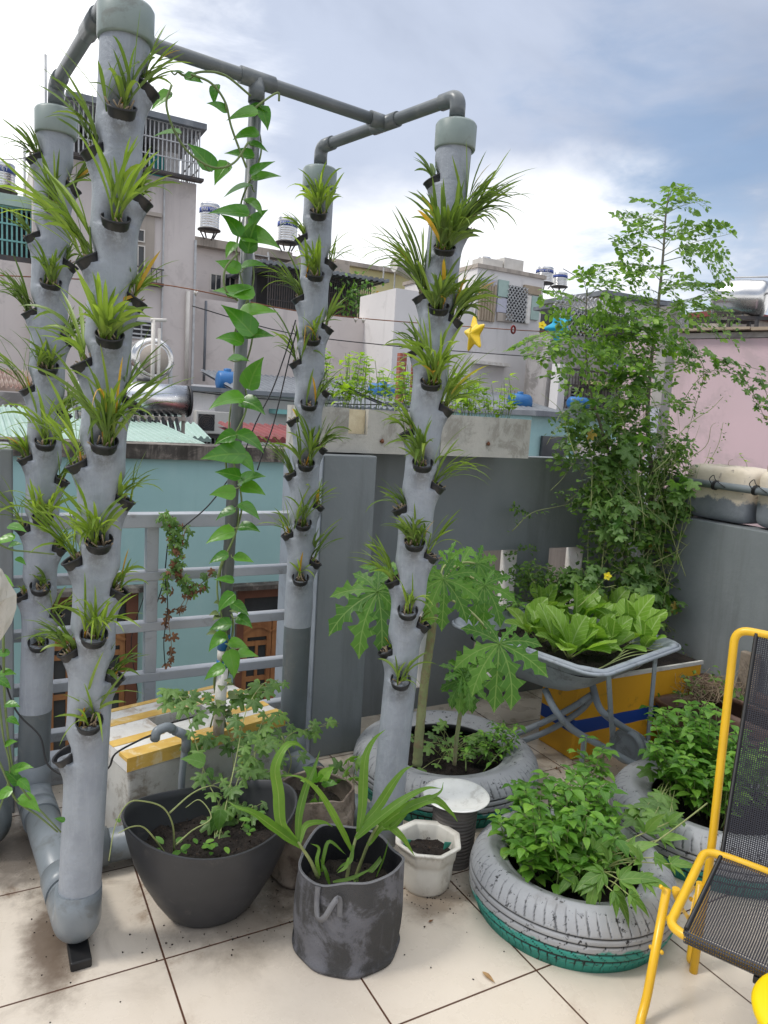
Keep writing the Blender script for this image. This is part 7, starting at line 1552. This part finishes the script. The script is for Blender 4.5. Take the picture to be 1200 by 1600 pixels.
# front roll of fabric over the tube
idx = []
for i in range(9):
    a_ = PI*i/8*1.3; o_ = V((0, 0, 1))*(math.cos(a_)*.018-.018)-sdv*math.sin(a_)*.018
    idx.append([q.vert(FL+ac*CW*u+o_) for u in (0, 1)])
for i in range(8): q.face((idx[i][0], idx[i][1], idx[i+1][1], idx[i+1][0]), [(0, i*.006), (CW, i*.006), (CW, i*.006+.006), (0, i*.006+.006)], True)
q.build('front_roll', 'sling', t)
rt_ub = .0125
dn = V((0, 0, -.020)); seatP = [FL+ac*(CW*.5)+dn, FL+ac*.0+dn, FL-ac*.045+dn+sdv*.02, RL-ac*.045+dn*.2-sdv*.01, RL+ac*.03+dn*.2, RL+ac*CW*.5+dn*.2]
def mir(P_): return [FL+ac*CW-( -(p-FL).dot(ac))*ac*-1*-1 if False else p+ac*(CW-2*(p-FL).dot(ac)) for p in P_]
S_ = fillet(seatP, .05, 6); M().tube(S_, rt_ub, 14).build('seat_tube', 'chair_yellow', t); M().tube(mir(S_), rt_ub, 14).build('seat_tube', 'chair_yellow', t)
back = -lean.cross(ac).normalized()
if back.dot(sdv) < 0: back = -back
bt = [RL-ac*.035+back*.05-lean*.40, RL-ac*.035+back*.03-lean*.0, TL-ac*.035+back*.008-lean*.0+lean*.0, TL+ac*.03+back*.008, TL+ac*CW*.5+back*.008]; bt[2] = TL-ac*.06+back*.008
S_ = fillet(bt, .06, 7); M().tube(S_, rt_ub, 14).build('back_tube', 'chair_yellow', t); M().tube(mir(S_), rt_ub, 14).build('back_tube', 'chair_yellow', t)
lt, l1, l2 = ony(1042, 1386, FL.y-.03), onz(1010, 1562, .06), onz(1060, 1640, .013); fl_ = [lt, l1, l2+V((.10, -.07, 0)), l2+ac*CW+V((.10, -.07, 0))]
lt = V((l1.x-(l1.x-FL.x)*.18, l1.y+.04, 0)); 
d_ = (FL-ac*.09); a_ = ony(1042, 1388, l1.y+.055); leg = fillet([a_, l1, l1+sdv*-.05+V((0, 0, -.048)), l1-sdv*.10+V((0, 0, -.048))+ac*(.02)], .05, 6); M().tube(leg, rt_ub, 14).build('front_leg', 'chair_yellow', t); M().tube([p+ac*(CW+.12) for p in leg], rt_ub, 14).build('front_leg', 'chair_yellow', t)
bl = RL-ac*.05+back*.06-lean*.38; q = M().tube(fillet([RL-ac*.05+back*.03-lean*.12, bl, V((bl.x, bl.y, .013))+sdv*.05], .04), rt_ub, 12); q.build('rear_leg', 'chair_yellow', t); q = M().tube([p+ac*(CW+.1) for p in fillet([RL-ac*.05+back*.03-lean*.12, bl, V((bl.x, bl.y, .013))+sdv*.05], .04)], rt_ub, 12); q.build('rear_leg', 'chair_yellow', t)
q = M(); h_ = ony(1056, 1394, a_.y+.03); q.tube([h_+V((0, 0, .012)), h_-V((0, 0, .0)), ony(1062, 1412, a_.y+.05)], .0115, 12); q.build('hinge_stub', 'chair_yellow', t)
q = M(); q.beam(ony(1040, 1438, a_.y+.01), ony(1085, 1385, RL.y-.02), .012, .003, V((0, 1, 0))); q.beam(ony(1066, 1420, a_.y+.05), ony(1078, 1438, FL.y+.05), .010, .003, V((0, 1, 0))); q.beam(ony(1085, 1400, FL.y+.10), ony(1077, 1440, FL.y+.05), .010, .003, V((0, 1, 0))); q.build('link_bar', 'chair_yellow', t)
q = M()
for (x, y) in ((1017, 1480), (1034, 1488), (1033, 1386), (1080, 1405)): p = ony(x, y, a_.y-.0 if x < 1050 else RL.y-.05); q.tube([p+fw*.004, p-fw*.003, p-fw*.006], [.006, .006, .003], 10)
q.build('bolt', 'chair_yellow', t)
p = FL+ac*.20+V((0, 0, -.045)); o = M().box(-.035, -.012, -.010, .035, .012, .010, Matrix.Translation(p) @ Matrix.Rotation(math.atan2(ac.y, ac.x), 4, 'Z')).build('rubber_bumper', 'cable', t); bevel(o, .003)
sc_ = onz(1305, 1600, .42); t = thing('yellow_stool', 'round glossy yellow stool top at the bottom right corner', 'stool', (sc_.x, sc_.y, 0)); pr = [(.001, .40), (.145, .40), (.152, .39), (.158, .36), (.160, .36), (.158, .40), (.154, .418), (.144, .425), (.001, .425)]
M().lathe([(.10, 0), (.11, .0), (.145, .395), (.13, .395)], sc_.x, sc_.y, 40).build('stool_base', 'stool_yellow', t); M().lathe([(.001, .40), (.150, .40), (.158, .404), (.160, .412), (.157, .420), (.148, .425), (.001, .425)], sc_.x, sc_.y, 64).build('stool_top', 'stool_yellow', t)

# crumbs of soil and leaf bits on the tiles round the pots
q = M(); dr_ = random.Random(66)
for cx_, cy_, sx_, sy_, n_ in ((.72, 2.08, .18, .08, 50), (1.36, 1.95, .08, .05, 80), (.25, 2.4, .10, .25, 60), (1.0, 2.15, .15, .15, 60), (1.5, 2.2, .3, .25, 120), (2.2, 2.3, .3, .25, 260), (1.6, 1.5, .7, .25, 14)):
    for _ in range(n_):
        p = V((dr_.gauss(cx_, sx_), dr_.gauss(cy_, sy_), .001)); s_ = dr_.uniform(.001, .0045); vs = [q.vert(p+V((math.cos(a_), math.sin(a_), 0))*s_*dr_.uniform(.6, 1.3)) for a_ in (0, 2.1, 4.2)]+[q.vert(p+V((0, 0, s_*.9)))]
        for f_ in ((0, 1, 3), (1, 2, 3), (2, 0, 3)): q.face([vs[k] for k in f_])
o = q.build('soil_crumbs', 'soil'); tag(o, 'dark crumbs of soil scattered on the floor tiles between the pots', 'soil crumbs', None, 'stuff')
q = M()
for _ in range(46):
    p = V((dr_.uniform(1.9, 2.9), dr_.uniform(2.15, 2.6), .004)) if dr_.random() < .75 else V((dr_.uniform(.4, 2.2), dr_.uniform(1.3, 2.3), .004)); leaf(q, p, rdir(dr_, -.02, .05), V((0, 0, 1))+rdir(dr_)*.25, dr_.uniform(.015, .035), dr_.uniform(.006, .014), 'ovate', 0, .3, 4, rng=dr_)
o = q.build('leaf_litter', 'dead_leaf'); tag(o, 'withered brown leaf litter on the tiles around tyres and wheelbarrow', 'leaf litter', None, 'stuff')
# every thing that is one mesh keeps its origin near its base already; render settings last
S.render.engine = 'CYCLES'; S.cycles.transparent_max_bounces = 24; S.cycles.max_bounces = 7; S.render.resolution_x = 768; S.render.resolution_y = 1024
